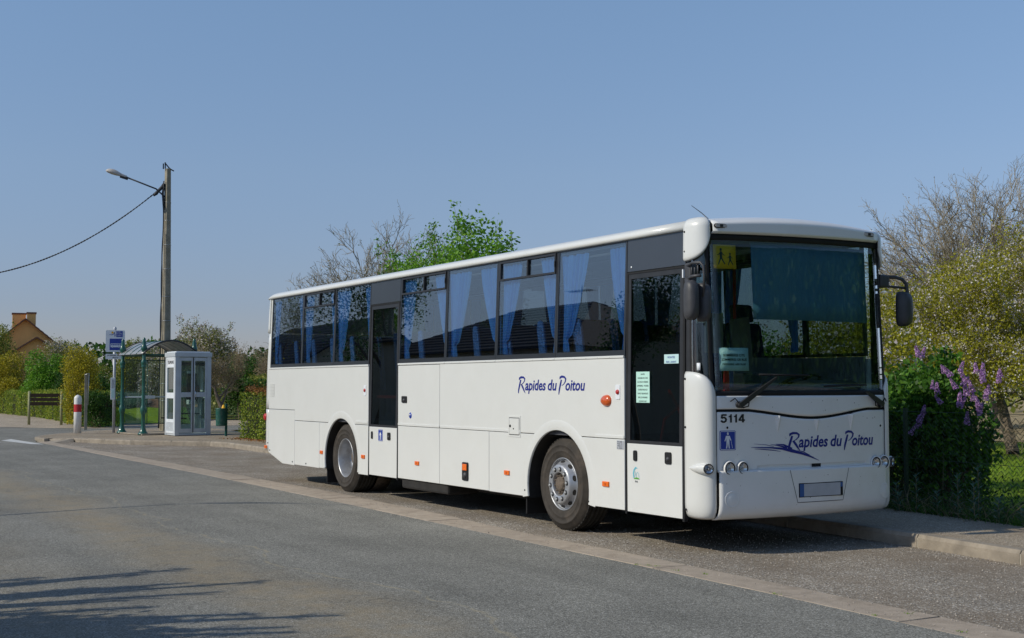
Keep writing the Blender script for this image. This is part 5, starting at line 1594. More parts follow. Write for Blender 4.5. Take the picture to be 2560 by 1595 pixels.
wiper((0.385, 1.415), (0.80, 1.675), (0.62, 1.700), (1.22, 1.695))
wiper((2.255, 1.405), (2.0, 1.535), (1.42, 1.588), (2.04, 1.60), -1)

# cab interior
def wsx(z): return lean(z)
m = MB(); m.grid(lambda y, z: (FX(y, z) - 0.055, y, z + 0.0), lin(0.64, 2.19, 8), lin(2.235, 2.99, 4)); m.build('sun_blind', 'blind', bus, solid=0.004)
m = MB(); m.grid(lambda y, k: (FX(y) - 0.06 - 0.55 * k, y, 1.48 + 0.10 * k ** .5 + (0.10 if 1.45 < y < 2.2 else 0) * math.sin(k * PI)), lin(0.5, 2.33, 24), lin(0, 1, 8)); m.build('dashboard', 'dash', bus, solid=0.03)
m = MB(); m.box(8.02, 8.08, 0.5, 2.4, 1.1, 1.56); m.box(7.8, 8.1, 0.52, 0.9, 1.1, 1.50); m.build('dashboard_front', 'dash', bus)
m = MB(); m.box(8.27, 8.36, 0.08, 2.42, 0.9, 1.40); m.box(8.36, 8.60, 0.25, 2.25, 0.42, 1.38); m.build('front_bulkhead', 'chassis', bus)
m = MB(); m.lathe([(0.225, -0.015), (0.24, 0.0), (0.225, 0.015), (0.21, 0.0), (0.225, -0.015)], (0, 0, 0), 'z', 28); m.tube([(-.21, 0, 0), (.21, 0, 0)], .014, 6); m.tube([(0, -.21, 0), (0, .21, 0)], .014, 6)
sw_ = m.build('steering_wheel', 'rubber', bus); sw_.location = sw_.location + Vector((7.93, 1.85, 1.62)); sw_.rotation_euler = (0, rad(-22), 0)
m = MB(); m.box(7.15, 7.62, 1.60, 2.10, 1.45, 1.58); dsx = m.build('driver_seat', 'seat', bus, bevel=0.04)
m = MB(); m.prism([(7.22, 1.5), (7.08, 2.28), (7.0, 2.30), (7.05, 1.5)], lambda u, v, d: (u, d, v), 1.6, 2.1); m.build('driver_seat_back', 'seat', dsx, bevel=0.04)
m = MB(); m.prism([(7.08, 2.30), (7.04, 2.5), (6.98, 2.5), (7.0, 2.30)], lambda u, v, d: (u, d, v), 1.7, 2.0); m.build('headrest', 'seat', dsx, bevel=0.03)
# partition behind the door, grey screens, ticket machine and red rails
m = MB(); m.box(7.34, 7.37, 0.1, 0.82, 1.1, 2.05); m.box(7.34, 7.37, 1.5, 2.42, 1.1, 1.9); m.build('partition', 'inner', bus)
m = MB(); m.obox((7.85, 1.15, 1.95), (0.015, 0, 0), (0, 0.13, 0.02), (0.02, -0.05, 0.34)); m.build('grey_screen', 'greyboard', bus, bevel=0.01)
m = MB(); m.obox((8.05, 0.62, 2.12), (0.012, 0, 0), (0, 0.11, 0.0), (0.0, 0.0, 0.20)); m.build('notice_board', 'greyboard', bus)
m = MB(); m.box(7.95, 8.12, 0.95, 1.18, 1.5, 1.72); m.build('ticket_machine', 'dash', bus, bevel=0.015)
for pts in ([(7.45, 0.85, 0.5), (7.45, 0.85, 3.05)], [(8.15, 0.40, 1.1), (8.15, 0.40, 1.62), (7.6, 0.34, 1.25), (7.5, 0.34, 0.9)], [(7.42, 1.42, 1.1), (7.42, 1.42, 3.05)], [(8.2, 0.32, 0.95), (7.7, 0.32, 1.55)]):
    m = MB(); m.tube(pts, 0.017, 8); m.build('handrail', 'red', bus)
m = MB(); m.prism([(8.57, 1.52), (8.60, 1.52), (8.59, 1.75)], lambda u, v, d: (u, d, v), 0.30, 0.36); m.build('warning_triangle', 'redlens', bus)
m = MB(); m.box(6.9, 7.34, 0.1, 0.14, 1.1, 1.9); m.build('inner_post', 'inner', bus)
# steps in the entrance
m = MB()
for k in range(3): m.box(7.40, 8.30, 0.10 + 0.33 * k, 1.15, 0.40 + 0.22 * k, 0.42 + 0.22 * k); m.box(7.40, 8.30, 0.10 + 0.33 * k, 0.12 + 0.33 * k, 0.36 + .22 * k, 0.42 + 0.22 * k)
m.build('entrance_steps', 'ifloor', bus)
m = MB()
for k in range(3): m.box(1.02, 1.97, 0.10 + 0.33 * k, 1.1, 0.40 + 0.22 * k, 0.42 + 0.22 * k)
m.build('entrance_steps', 'ifloor', bus)
# signs taped inside the windscreen
def screen_sign(y0, y1, z0, z1, mat, name, lab):
    m = MB(); m.grid(lambda y, z: (FX(y, z) - 0.024, y, z), lin(y0, y1, 3), lin(z0, z1, 3)); o = m.build(name, mat, bus, solid=0.002); o['label'] = lab; return o
ys_ = screen_sign(0.195, 0.442, 2.712, 2.945, 'yellow', 'children_sign', 'yellow school children pictogram taped in the windscreen')
def walker(ox, oz, h, lead=1):
    c = lambda u, v: (ox + u * h, oz + v * h)
    return merge2d([([c(0.0 + .075 * math.cos(a), 0.90 + .09 * math.sin(a)) for a in [k * PI / 5 for k in range(10)]], [tuple(range(10))]),
        stroke([c(0, .80), c(-.01, .6), c(0.0, .42)], [.10 * h, .17 * h, .15 * h]), stroke([c(0, .45), c(-.10, .25), c(-.19, .03)], [.11 * h, .08 * h, .06 * h]), stroke([c(0.01, .45), c(.12, .25), c(.24, .06)], [.11 * h, .08 * h, .06 * h]),
        stroke([c(-.02, .76), c(-.14, .62), c(-.25, .58)], [.06 * h, .05 * h, .04 * h]), stroke([c(.03, .76), c(.13, .62), c(.24, .56)], [.06 * h, .05 * h, .04 * h])])
decal('pictogram', merge2d([walker(0.278, 2.745, 0.168), walker(0.376, 2.742, 0.128)]), lambda u, v: (FX(u, v) - 0.0215, u, v), 'darkpanel', ys_)
ps_ = screen_sign(0.215, 0.535, 1.735, 1.955, 'paper', 'destination_sheet', 'pale blue destination sheet taped in the windscreen')
tl = []
for k, (t_, w_) in enumerate((('SOMMIERES CITE', .235), ('SOMMIERES GR RUE', .275), ('FERRIERE A\u00cfROUX', .255))):
    tl.append(shift2d(text2d(t_, 1, 0, 0.02, fit=(w_, 0.024)), 0.375 - w_ / 2, 1.872 - k * 0.042))
decal('sheet_print', merge2d(tl), lambda u, v: (FX(u, v) - 0.0215, u, v), 'blackink', ps_)
m = MB(); m.grid(lambda a, z: corner(a, z, 0.018, False), lin(0.36, 0.48, 2), lin(1.74, 1.81, 2)); m.build('small_sticker', 'whitesign', bus, solid=0.001)

# mirrors: near side pair on a bracket, far side on a curved arm
def mirror_shell(c, w, h, t, yaw, par, nm='mirror_housing'):
    """rounded pod, w across, h tall, t deep, bulging to the front"""
    m = MB(); n = 24; ca, sa = math.cos(yaw), math.sin(yaw); vs = []
    prof = [(1.0, -0.30), (1.0, 0.0), (0.95, 0.35), (0.80, 0.68), (0.55, 0.88), (0.25, 0.98), (0.001, 1.0)]
    for f, d in prof:
        for j in range(n):
            a = 2 * PI * j / n
            cu, su = math.cos(a), math.sin(a)
            u = math.copysign(abs(cu) ** 0.55, cu) * w / 2 * f; v = math.copysign(abs(su) ** 0.5, su) * h / 2 * (f ** .6)
            dd = d * t
            vs.append((c[0] + dd * ca - u * sa * 1.0, c[1] + dd * sa + u * ca, c[2] + v))
    fs = [(i * n + j, i * n + (j + 1) % n, (i + 1) * n + (j + 1) % n, (i + 1) * n + j) for i in range(len(prof) - 1) for j in range(n)] + [tuple(range(n))]
    m.add(vs, fs, True)
    return m.build(nm, 'plastic', par)
mr = empty('wing_mirror', (8.5, -0.03, 2.66), parent=bus)
m = MB(); m.box(8.44, 8.54, -0.055, 0.03, 2.57, 2.76); m.build('bracket', 'plastic', mr, bevel=0.02)
m = MB()
m.tube([(8.48, -0.04, 2.735), (8.70, -0.16, 2.738), (8.80, -0.14, 2.735), (8.825, -0.125, 2.70), (8.83, -0.12, 2.60), (8.80, -0.11, 2.42)], 0.013, 8)
m.tube([(8.48, -0.04, 2.61), (8.70, -0.16, 2.612), (8.80, -0.14, 2.615)], 0.016, 8)
for f in (0.35, 0.6, 0.85): 
    p = Vector((8.48, -.04, 2.61)).lerp(Vector((8.80, -.15, 2.61)), f); m.tube([p, p + Vector((0, 0, 0.125))], 0.008, 6)
m.tube([(8.50, -0.05, 2.60), (8.60, -0.12, 2.55), (8.74, -0.18, 2.54)], 0.035, 8)
m.build('mirror_arm', 'plastic', mr)
mirror_shell((8.74, -0.205, 2.385), 0.135, 0.37, 0.09, rad(-12), mr)
mirror_shell((8.74, -0.075, 2.37), 0.115, 0.365, 0.10, rad(8), mr)
m = MB(); m.box(8.44, 8.455, -0.075, -0.03, 2.62, 2.70); m.build('reflector_tab', 'whitesign', mr)
ml = empty('wing_mirror', (8.45, 2.5, 2.68), parent=bus)
m = MB(); m.box(8.40, 8.52, 2.46, 2.60, 2.62, 2.755); m.build('bracket', 'plastic', ml, bevel=0.02)
m = MB(); m.tube([(8.46, 2.52, 2.735), (8.50, 2.70, 2.735), (8.52, 2.78, 2.715), (8.53, 2.825, 2.67), (8.54, 2.84, 2.56), (8.54, 2.84, 2.45)], 0.019, 8); m.tube([(8.46, 2.54, 2.64), (8.50, 2.66, 2.632), (8.53, 2.83, 2.622)], 0.014, 8); m.build('mirror_arm', 'plastic', ml)
mh = mirror_shell((8.53, 2.775, 2.40), 0.20, 0.37, 0.10, rad(14), ml)

# ================================================================== STREET FURNITURE
Z1 = 0.124
# bollard
bo = empty('bollard', (-23.9, 1.2, Z1), 'white round-topped bollard with one red band beside the kerb tip', 'bollard')
for (z0, z1, mt, nm) in ((0, 0.66, 'bollard', 'shaft'), (0.66, 0.90, 'bollardred', 'red_band'), (0.90, 1.18, 'bollard', 'cap')):
    r = 0.115
    pf = [(0.0, z0), (r, z0), (r, z1)] if nm != 'cap' else [(r, z0), (r, 1.09), (r * .94, 1.12), (r * .6, 1.17), (0, 1.20)]
    if nm == 'red_band': pf = [(r + .002, z0), (r + .002, z1)]
    m = MB(); m.lathe(pf, (-23.9, 1.2, Z1), 'z', 20); m.build(nm, mt, bo)

def view_frame(x, y):
    """unit vectors across and away, as seen along the street"""
    d = Vector((x - 18.3, y + 7.7, 0)).normalized()
    return Vector((d.y, -d.x, 0)), d
# bus stop sign ---------------------------------------------------
bx_, by_ = -24.35, 2.42
AC, AW = view_frame(bx_, by_)
st = empty('bus_stop_sign', (bx_, by_, Z1), 'bus stop sign with blue bus pictogram on a grey pole', 'sign')
m = MB(); m.tube([(bx_, by_, 0.1), (bx_, by_, Z1 + 3.30)], 0.045, 12); m.lathe([(0.05, 3.28), (0.055, 3.33), (0.03, 3.37), (0, 3.38)], (bx_, by_, Z1), 'z', 12); m.build('pole', 'polegrey', st)
def SP(u, v, d): return tuple(Vector((bx_, by_, Z1 + v)) + AC * u - AW * d)
def sign_plate(poly, d0, d1, mat, nm, par, bev=0.0):
    m = MB(); m.prism(poly, SP, d0, d1); return m.build(nm, mat, par, bevel=bev)
pl_ = sign_plate(rrect(-0.28, 0.31, 2.56, 3.26, 0.04), 0.05, 0.075, 'whitesign', 'panel', st)
sign_plate([(-0.16, 2.62), (0.22, 2.62), (0.22, 2.99), (-0.16, 2.99)], 0.0755, 0.078, 'bluesign', 'blue_square', pl_)
sign_plate([(0.04, 3.045), (0.24, 3.045), (0.24, 3.235), (0.04, 3.235)], 0.0755, 0.078, 'bluesign', 'name_square', pl_)
decal('name_print', merge2d([shift2d(text2d(t_, fit=(w_, 0.035)), 0.055, 3.19 - k * 0.055) for k, (t_, w_) in enumerate((('LIGNES', .12), ('EN VIENNE', .16), ('CARS', .14)))]), lambda u, v: SP(u, v, 0.080), 'whitesign', pl_)
bus_pic = merge2d([([(-0.13, 2.715), (0.195, 2.715), (0.20, 2.78), (0.185, 2.83), (-0.13, 2.83)], [(0, 1, 2, 3, 4)])])
decal('bus_pictogram', bus_pic, lambda u, v: SP(u, v, 0.080), 'whitesign', pl_)
decal('bus_pictogram_windows', merge2d([([(a, 2.775), (a + .045, 2.775), (a + .045, 2.812), (a, 2.812)], [(0, 1, 2, 3)]) for a in (-.115, -.062, -.009, .044, .097, .15)] + [([(c + .022 * math.cos(k), 2.715 + .022 * math.sin(k)) for k in [j * PI / 5 for j in range(10)]], [tuple(range(10))]) for c in (-.07, .13)]), lambda u, v: SP(u, v, 0.082), 'bluesign', pl_)
decal('bus_pictogram_wheels', merge2d([([(c + .014 * math.cos(k), 2.712 + .014 * math.sin(k)) for k in [j * PI / 5 for j in range(10)]], [tuple(range(10))]) for c in (-.07, .13)]), lambda u, v: SP(u, v, 0.084), 'whitesign', pl_)
decal('logo_wave', merge2d([stroke([(-0.17, 3.12), (-0.10, 3.11), (-0.05, 3.13), (-0.01, 3.20), (0.0, 3.05), (0.02, 3.12)], [0.01, .02, .02, .02, .02, .01])]), lambda u, v: SP(u, v, 0.080), 'bluesign', pl_)
decal('logo_sun', ([(-0.075 + .035 * math.cos(k), 3.185 + .035 * math.sin(k)) for k in [j * PI / 5 for j in range(10)]], [tuple(range(10))]), lambda u, v: SP(u, v, 0.079), 'yellow', pl_)
pl2 = sign_plate(rrect(-0.28, 0.31, 2.33, 2.50, 0.02), 0.05, 0.075, 'whitesign', 'name_plate', st)
decal('stop_name', merge2d([shift2d(text2d('LA FERRIERE AIROUX', 1, 0, 0.015, fit=(0.50, 0.045)), -0.23, 2.43), shift2d(text2d('Mairie', 1, 0, .015, fit=(0.17, 0.04)), -0.06, 2.36)]), lambda u, v: SP(u, v, 0.078), 'blackink', pl2)
tb = sign_plate(rrect(-0.11, 0.03, 1.03, 1.74, 0.02), 0.05, 0.10, 'boothlight', 'timetable_case', st, 0.008)
sign_plate([(-0.085, 1.10), (0.005, 1.10), (0.005, 1.36), (-0.085, 1.36)], 0.10, 0.103, 'paper', 'timetable', tb)
sign_plate([(-0.085, 1.40), (0.005, 1.40), (0.005, 1.68), (-0.085, 1.68)], 0.10, 0.103, 'plate', 'timetable', tb)

# shelter ---------------------------------------------------------
A0 = Vector((-21.5, 2.62, Z1)); A1 = Vector((-23.2, 2.40, Z1))
LX = (A1 - A0).normalized(); DX = Vector((-LX.y, LX.x, 0)) * -1.0
if DX.y < 0: DX = -DX
sh = empty('bus_shelter', A0, 'green cast-iron bus shelter with curved translucent roof and glass walls', 'shelter')
def ornate_post(p, par):
    pf = [(0.0, 0), (0.16, 0.0), (0.16, 0.03), (0.13, 0.06), (0.10, 0.10), (0.075, 0.18), (0.06, 0.26), (0.06, 0.60), (0.075, 0.63), (0.095, 0.70), (0.095, 0.78), (0.075, 0.84), (0.058, 0.90), (0.05, 1.5), (0.045, 2.0),
          (0.06, 2.02), (0.085, 2.07), (0.06, 2.10), (0.085, 2.14), (0.085, 2.22), (0.055, 2.27), (0.05, 2.5), (0.055, 2.52), (0.09, 2.56), (0.095, 2.63), (0.07, 2.70), (0.06, 2.72), (0.06, 2.80), (0.045, 2.85), (0.05, 2.90), (0.0, 2.95)]
    m = MB(); m.lathe(pf, p, 'z', 16); return m.build('post', 'green', par)
dpt = 1.62
B0 = A0 + DX * dpt; B1 = A1 + DX * dpt
for p in (A0, A1, B0, B1): ornate_post(p, sh)
zb_ = 2.42
m = MB()
for a, b in ((A0, A1), (B0, B1), (A0, B0), (A1, B1)):
    a2 = a + Vector((0, 0, zb_)); b2 = b + Vector((0, 0, zb_)); m.tube([a2, b2], 0.028, 8)
m.build('beams', 'green', sh)
def arch(u, t, r=0.0):
    """u 0..1 along the shelter, t 0..1 across the barrel roof"""
    p = A0.lerp(A1, u) + DX * (dpt * (-0.06 + 1.12 * t)) + LX * 0.0
    return p + Vector((0, 0, zb_ + 0.02 + 0.42 * math.sin(PI * t) ** 0.85 + r))
m = MB(); m.grid(lambda t, u: arch(-0.10 + 1.2 * u, t), lin(0, 1, 20), lin(0, 1, 4)); m.build('roof', 'roofpoly', sh, solid=0.012)
for u in (-0.10, 0.23, 0.5, 0.77, 1.10):
    m = MB(); m.tube([arch(u, t, 0.0) for t in lin(0, 1, 20)], 0.018 if 0 < u < 1 else 0.026, 6); m.build('rib', 'black' if u in (-.1, 1.1) else 'green', sh)
def panel(a, b, z0, z1, nm, mat, par, t=0.006):
    d = (b - a); L = d.length; d.normalize(); n_ = Vector((-d.y, d.x, 0))
    m = MB(); c = (a + b) / 2 + Vector((0, 0, (z0 + z1) / 2)); m.obox(c, d * L / 2, n_ * t, (0, 0, (z1 - z0) / 2)); return m.build(nm, mat, par)
bk0 = B0 + LX * .08; bk1 = B1 - LX * .08
midb = (bk0 + bk1) / 2
for a, b in ((bk0, midb - LX * .02), (midb + LX * .02, bk1)):
    panel(a, b, 0.28, 2.28, 'glass_panel', 'clearglass', sh)
e0 = A1 + DX * .10; e1 = B1 - DX * .10
me_ = (e0 + e1) / 2
for a, b in ((e0, me_ - DX * .02), (me_ + DX * .02, e1)): panel(a, b, 0.28, 2.28, 'glass_panel', 'clearglass', sh)
m = MB()
for a, b in ((bk0, bk1), (e0, e1)):
    for z in (0.28, 2.29): m.tube([a + Vector((0, 0, z)), b + Vector((0, 0, z))], 0.016, 6)
for p in (midb, me_): m.tube([p + Vector((0, 0, .25)), p + Vector((0, 0, 2.3))], 0.015, 6)
m.build('glazing_bars', 'green', sh)
m = MB()
for a, b in ((bk0, bk1), (e0, e1)): m.tube([a + Vector((0, 0, 1.12)) , b + Vector((0, 0, 1.12))], 0.022, 6)
m.build('rail', 'boothlight', sh)
m = MB(); c = me_ - LX * 0.03 + Vector((0, 0, 1.12)) + DX * .02; m.obox(c, LX * .01, DX * .22, (0, 0, .05)); m.build('name_strip', 'boothlight', sh)
m = MB(); c = B0 + LX * .12 - DX * .10 + Vector((0, 0, 1.42)); m.obox(c, LX * .09, DX * .05, (0, 0, .52)); tc_ = m.build('timetable_case', 'boothlight', sh, bevel=0.01)
m = MB(); m.obox(c - LX * .095 + Vector((0, 0, .0)), LX * .004, DX * .035, (0, 0, .42)); m.build('timetable', 'paper', tc_)
m = MB(); m.obox((A0 + B1) / 2 + Vector((0, 0, 0.012)), LX * 1.05, DX * 0.92, (0, 0, 0.02)); o = m.build('base_slab', 'kerb', sh)
m = MB(); c = midb - DX * 0.28 + Vector((0, 0, 0.46)); m.obox(c, LX * .62, DX * .16, (0, 0, .018))
m.build('bench', 'darkwood', sh, bevel=0.006)
m = MB()
for s_ in (-.5, .5): m.tube([midb - DX * .28 + LX * s_, midb - DX * .28 + LX * s_ + Vector((0, 0, .46))], .02, 6)
m.build('bench_legs', 'green', sh)

# phone booth -----------------------------------------------------
Q0 = Vector((-20.15, 3.20, Z1)); Q1 = Vector((-20.19, 4.30, Z1))
FU = (Q1 - Q0).normalized(); FN = Vector((FU.y, -FU.x, 0))     # FN points to the camera side
if FN.x < 0: FN = -FN
bw = (Q1 - Q0).length; bd = 0.95
pb = empty('phone_booth', Q0, 'pale grey aluminium telephone booth with glazed folding doors', 'phone booth')
def BP(u, n_, z): return Q0 + FU * u - FN * n_ + Vector((0, 0, z))
def bbox(u0, u1, n0, n1, z0, z1, mat, nm, par=pb, bev=0.004):
    m = MB(); m.obox(BP((u0 + u1) / 2, (n0 + n1) / 2, (z0 + z1) / 2), FU * (u1 - u0) / 2, FN * (n1 - n0) / 2, (0, 0, (z1 - z0) / 2)); return m.build(nm, mat, par, bevel=bev)
for u0, n0 in ((0, 0), (bw - .13, 0), (0, bd - .10), (bw - .13, bd - .10)): bbox(u0, u0 + .13, n0, n0 + .10, 0, 2.34, 'booth', 'corner_post')
bbox(-.02, bw + .02, -.02, bd + .02, 2.34, 2.47, 'booth', 'roof'); bbox(.03, bw - .03, .03, bd - .03, 2.47, 2.50, 'boothlight', 'roof_cap')
bbox(.02, bw - .02, .02, bd - .02, 0.0, 0.06, 'booth', 'base')
mid = bw / 2
for u0, u1 in ((.135, mid - .006), (mid + .006, bw - .135)):
    dl = bbox(u0, u0 + .05, .01, .05, .08, 2.32, 'booth', 'door_leaf')
    for q in ((u1 - .05, u1, .08, 2.32), (u0 + .05, u1 - .05, .08, .20), (u0 + .05, u1 - .05, 1.14, 1.28), (u0 + .05, u1 - .05, 2.22, 2.32)):
        bbox(q[0], q[1], .012, .048, q[2], q[3], 'booth', 'door_rail', dl)
    for z0, z1 in ((.20, 1.14), (1.28, 2.22)):
        bbox(u0 + .05, u1 - .05, .026, .032, z0, z1, 'clearglass', 'door_glass', dl, 0)
    bbox(u0 + .06, u1 - .06, .035, .038, 2.08, 2.18, 'black', 'title_strip', dl, 0)
bbox(mid - .012, mid + .012, .0, .006, 0.08, 2.32, 'rubber', 'door_gap', pb, 0)
m = MB(); m.tube([BP(mid + .05, -.0, 1.15), BP(mid + .05, -.04, 1.17), BP(mid + .05, -.04, 1.30), BP(mid + .05, 0, 1.32)], .01, 6); m.build('door_handle', 'chrome', pb)
# side walls: frame, panes, panels
def sidewall(u):
    a = u; 
    for n0, n1, z0, z1 in ((.10, .16, .06, 2.34), (bd - .16, bd - .10, .06, 2.34), (.16, bd - .16, 1.10, 1.27), (.16, bd - .16, 2.02, 2.08), (.16, bd - .16, 2.28, 2.34), (.16, bd - .16, .38, .48), (.16, bd - .16, .06, .12)):
        bbox(a, a + .05, n0, n1, z0, z1, 'boothlight', 'side_frame')
    for z0, z1 in ((.48, 1.10), (1.27, 2.02)): bbox(a + .02, a + .027, .16, bd - .16, z0, z1, 'clearglass', 'side_glass', pb, 0)
    bbox(a + .012, a + .03, .16, bd - .16, .12, .38, 'booth', 'kick_panel', pb, 0)
    return bbox(a + .010, a + .03, .16, bd - .16, 2.08, 2.28, 'whitesign', 'title_panel', pb, 0)
tp_ = sidewall(0.0); sidewall(bw - .05)
vs_, fs_ = text2d('TELEPHONE', 1, 0, .02, fit=(0.56, 0.10))
decal('title_print', (vs_, fs_), lambda u, v: tuple(BP(0.007, bd - .19 - u, 2.13 + v)), 'blackink', tp_)
# rear wall with the phone
for u0, u1, z0, z1 in ((.13, .19, .06, 2.34), (bw - .19, bw - .13, .06, 2.34), (.19, bw - .19, 2.24, 2.34), (.19, bw - .19, 1.12, 1.24), (.19, bw - .19, .06, .30)):
    bbox(u0, u1, bd - .07, bd - .03, z0, z1, 'boothlight', 'rear_frame')
for z0, z1 in ((.30, 1.12), (1.24, 2.24)): bbox(.19, bw - .19, bd - .053, bd - .047, z0, z1, 'clearglass', 'rear_glass', pb, 0)
bbox(.62, .90, bd - .22, bd - .07, 1.05, 1.85, 'plastic', 'telephone'); bbox(.30, .44, bd - .12, bd - .075, 1.25, 1.85, 'boothlight', 'directory_board')
bbox(.16, .95, bd - .40, bd - .08, .62, .65, 'plastic', 'shelf')
bbox(bw - .17, bw - .135, .3, .5, 1.3, 2.0, 'boothlight', 'notice_board')
m = MB(); m.tube([BP(.95, bd - .2, 1.5), BP(.98, bd - .22, 1.2), BP(.90, bd - .2, 1.0)], .012, 6); m.build('phone_cord', 'plastic', pb)

# pole, lamp, cable ----------------------------------------------
px_, py_ = -24.25, 4.03
lp = empty('utility_pole', (px_, py_, Z1), 'tall weathered concrete utility pole behind the phone booth', 'pole')
AC, AW = view_frame(px_, py_)
def PP(u, w_, z): return Vector((px_, py_, Z1 + z)) + AC * u + AW * w_
m = MB()
for (u0, u1, w0, w1) in ((-.18, .02, -.1, .1),):
    pass
Ht = 8.62
def tap(z): return 1 - 0.45 * z / Ht
def quadring(z):
    k = tap(z)
    return [PP(-.175 * k, .06 * k, z), PP(-.04 * k, -.17 * k, z), PP(.17 * k, -.13 * k, z), PP(.19 * k, .13 * k, z), PP(-.13 * k, .16 * k, z)]
zs_ = lin(0, Ht, 16); vs = []
for z in zs_: vs += quadring(z)
m.add(vs, [(i * 5 + j, i * 5 + (j + 1) % 5, (i + 1) * 5 + (j + 1) % 5, (i + 1) * 5 + j) for i in range(16) for j in range(5)] + [(4, 3, 2, 1, 0), tuple(16 * 5 + j for j in range(5))])
m.build('pole_shaft', 'concpole', lp, bevel=0.012)
m = MB()
for z in (1.0, 1.55, 2.2, 2.9, 3.6, 4.4, 5.3, 6.1, 6.9, 7.5):
    k = tap(z) * 1.03
    pts = [PP(-.175 * k, .06 * k, z), PP(-.04 * k, -.17 * k, z), PP(.17 * k, -.13 * k, z), PP(.19 * k, .13 * k, z), PP(-.13 * k, .16 * k, z), PP(-.175 * k, .06 * k, z)]
    m.tube(pts, 0.010, 4)
m.build('strap_bands', 'alu', lp)
m = MB(); pts = [PP(-.20 * tap(z) + .012 * math.sin(z * 3), -.05, z) for z in lin(.1, 8.2, 30)]; m.tube(pts, .02, 6); m.tube([PP(-.16 * tap(z) - .03 + .02 * math.sin(z * 2 + 1), -.16 * tap(z), z) for z in lin(.1, 6.5, 30)], .012, 6); m.build('riser_cable', 'cable', lp)
m = MB(); m.obox(PP(-.14, -.03, Ht + .07), AC * .02, AW * .02, (0, 0, .09)); m.obox(PP(-.08, -.03, Ht + .10), AC * .02, AW * .03, (0, 0, .10)); m.tube([PP(-.10, 0, Ht + .20), PP(.04, 0, Ht + .03), PP(.12, 0, Ht - .03), PP(.20, 0, Ht - .07)], .02, 6); m.build('top_bracket', 'cable', lp)
sl_ = empty('street_lamp', PP(-.1, 0, 8.0), 'cobra-head street lamp on an arm reaching left from the utility pole', 'street lamp')
J = Vector((-24.03, 3.53, 8.06)); E_l = Vector((-24.60, 2.50, 8.38))
J = PP(-.36, -.05, 7.93); T0 = PP(-1.27, -.1, 8.26); T1 = PP(-1.97, -.1, 8.47)
m = MB(); m.tube([PP(-.06, 0, 7.66), PP(-.16, 0, 7.75), J, T0], .025, 8); m.build('arm', 'cable', sl_)
dr = (T1 - T0).normalized(); upv = Vector((0, 0, 1)); sdv = dr.cross(upv).normalized(); upn = sdv.cross(dr)
prof_l = [(0.0, .03, .03), (.04, .06, .055), (.16, .07, .065), (.22, .085, .07), (.36, .125, .11), (.50, .14, .125), (.64, .11, .09), (.70, .05, .03)]
vs = []; n = 14
for t_, w_, h_ in prof_l:
    for j in range(n):
        a = 2 * PI * j / n; c_, s_ = math.cos(a), math.sin(a)
        hh = h_ * (1.0 if s_ > 0 else 0.45)
        vs.append(T0 + dr * t_ + sdv * c_ * w_ + upn * (s_ * hh + .0))
m = MB(); m.add(vs, [(i * n + j, i * n + (j + 1) % n, (i + 1) * n + (j + 1) % n, (i + 1) * n + j) for i in range(len(prof_l) - 1) for j in range(n)] + [tuple(range(n - 1, -1, -1)), tuple((len(prof_l) - 1) * n + j for j in range(n))], True); m.build('lamp_head', 'lampshell', sl_)
m = MB(); m.obox(T0 + dr * .1 - upn * .03, dr * .13, sdv * .055, upn * .045); m.build('gear_box', 'cable', sl_, bevel=0.01)
# sagging twisted cable to the left
C0 = PP(-.30, -.05, 7.88)
oc = empty('overhead_cable', C0, 'black twisted cable sagging from the pole towards the left', 'cable')
C1 = Vector((-30.8, -8.5, 5.15))
def sagc(a, b, s_, n=60):
    return [a.lerp(b, t) - Vector((0, 0, 4 * s_ * t * (1 - t))) for t in lin(0, 1, n)]
EL = Vector((-26.70, -0.75, 5.15)); MIDP = Vector((-25.35, 1.50, 5.83))
cv = []
dirc = (EL - C0); dirc.z = 0
for t in lin(0, 2.2, 70):
    z = C0.z + (-4.33) * t + 1.62 * t * t
    cv.append(Vector((C0.x + dirc.x * t, C0.y + dirc.y * t, z)))
for ph_ in (0, PI):
    m = MB(); pts = []
    for i, p in enumerate(cv):
        pass
    N_ = 420
    for k in range(N_ + 1):
        f = k / N_ * (len(cv) - 1); i = min(int(f), len(cv) - 2); p = cv[i].lerp(cv[i + 1], f - i)
        a = k * 0.9 + ph_; pts.append(p + Vector((0.4, 0.9, 0)).cross(Vector((0, 0, 1))).normalized() * .013 * math.cos(a) + Vector((0, 0, .013 * math.sin(a))))
    m.tube(pts, .014, 4); m.build('strand', 'cable', oc)
m = MB(); m.tube([PP(-.10, 0, 8.12), PP(-.17, 0, 8.0), PP(-.30, -.03, 7.86), PP(-.36, -.04, 7.78), PP(-.44, -.05, 7.70)], [.05, .06, .05, .06, .03], 8); m.tube([PP(-.12, 0, 8.0), PP(-.15, 0, 7.8), PP(-.13, 0, 7.55), PP(-.11, 0, 7.3)], .035, 8); m.build('anchor_clamp', 'cable', oc)

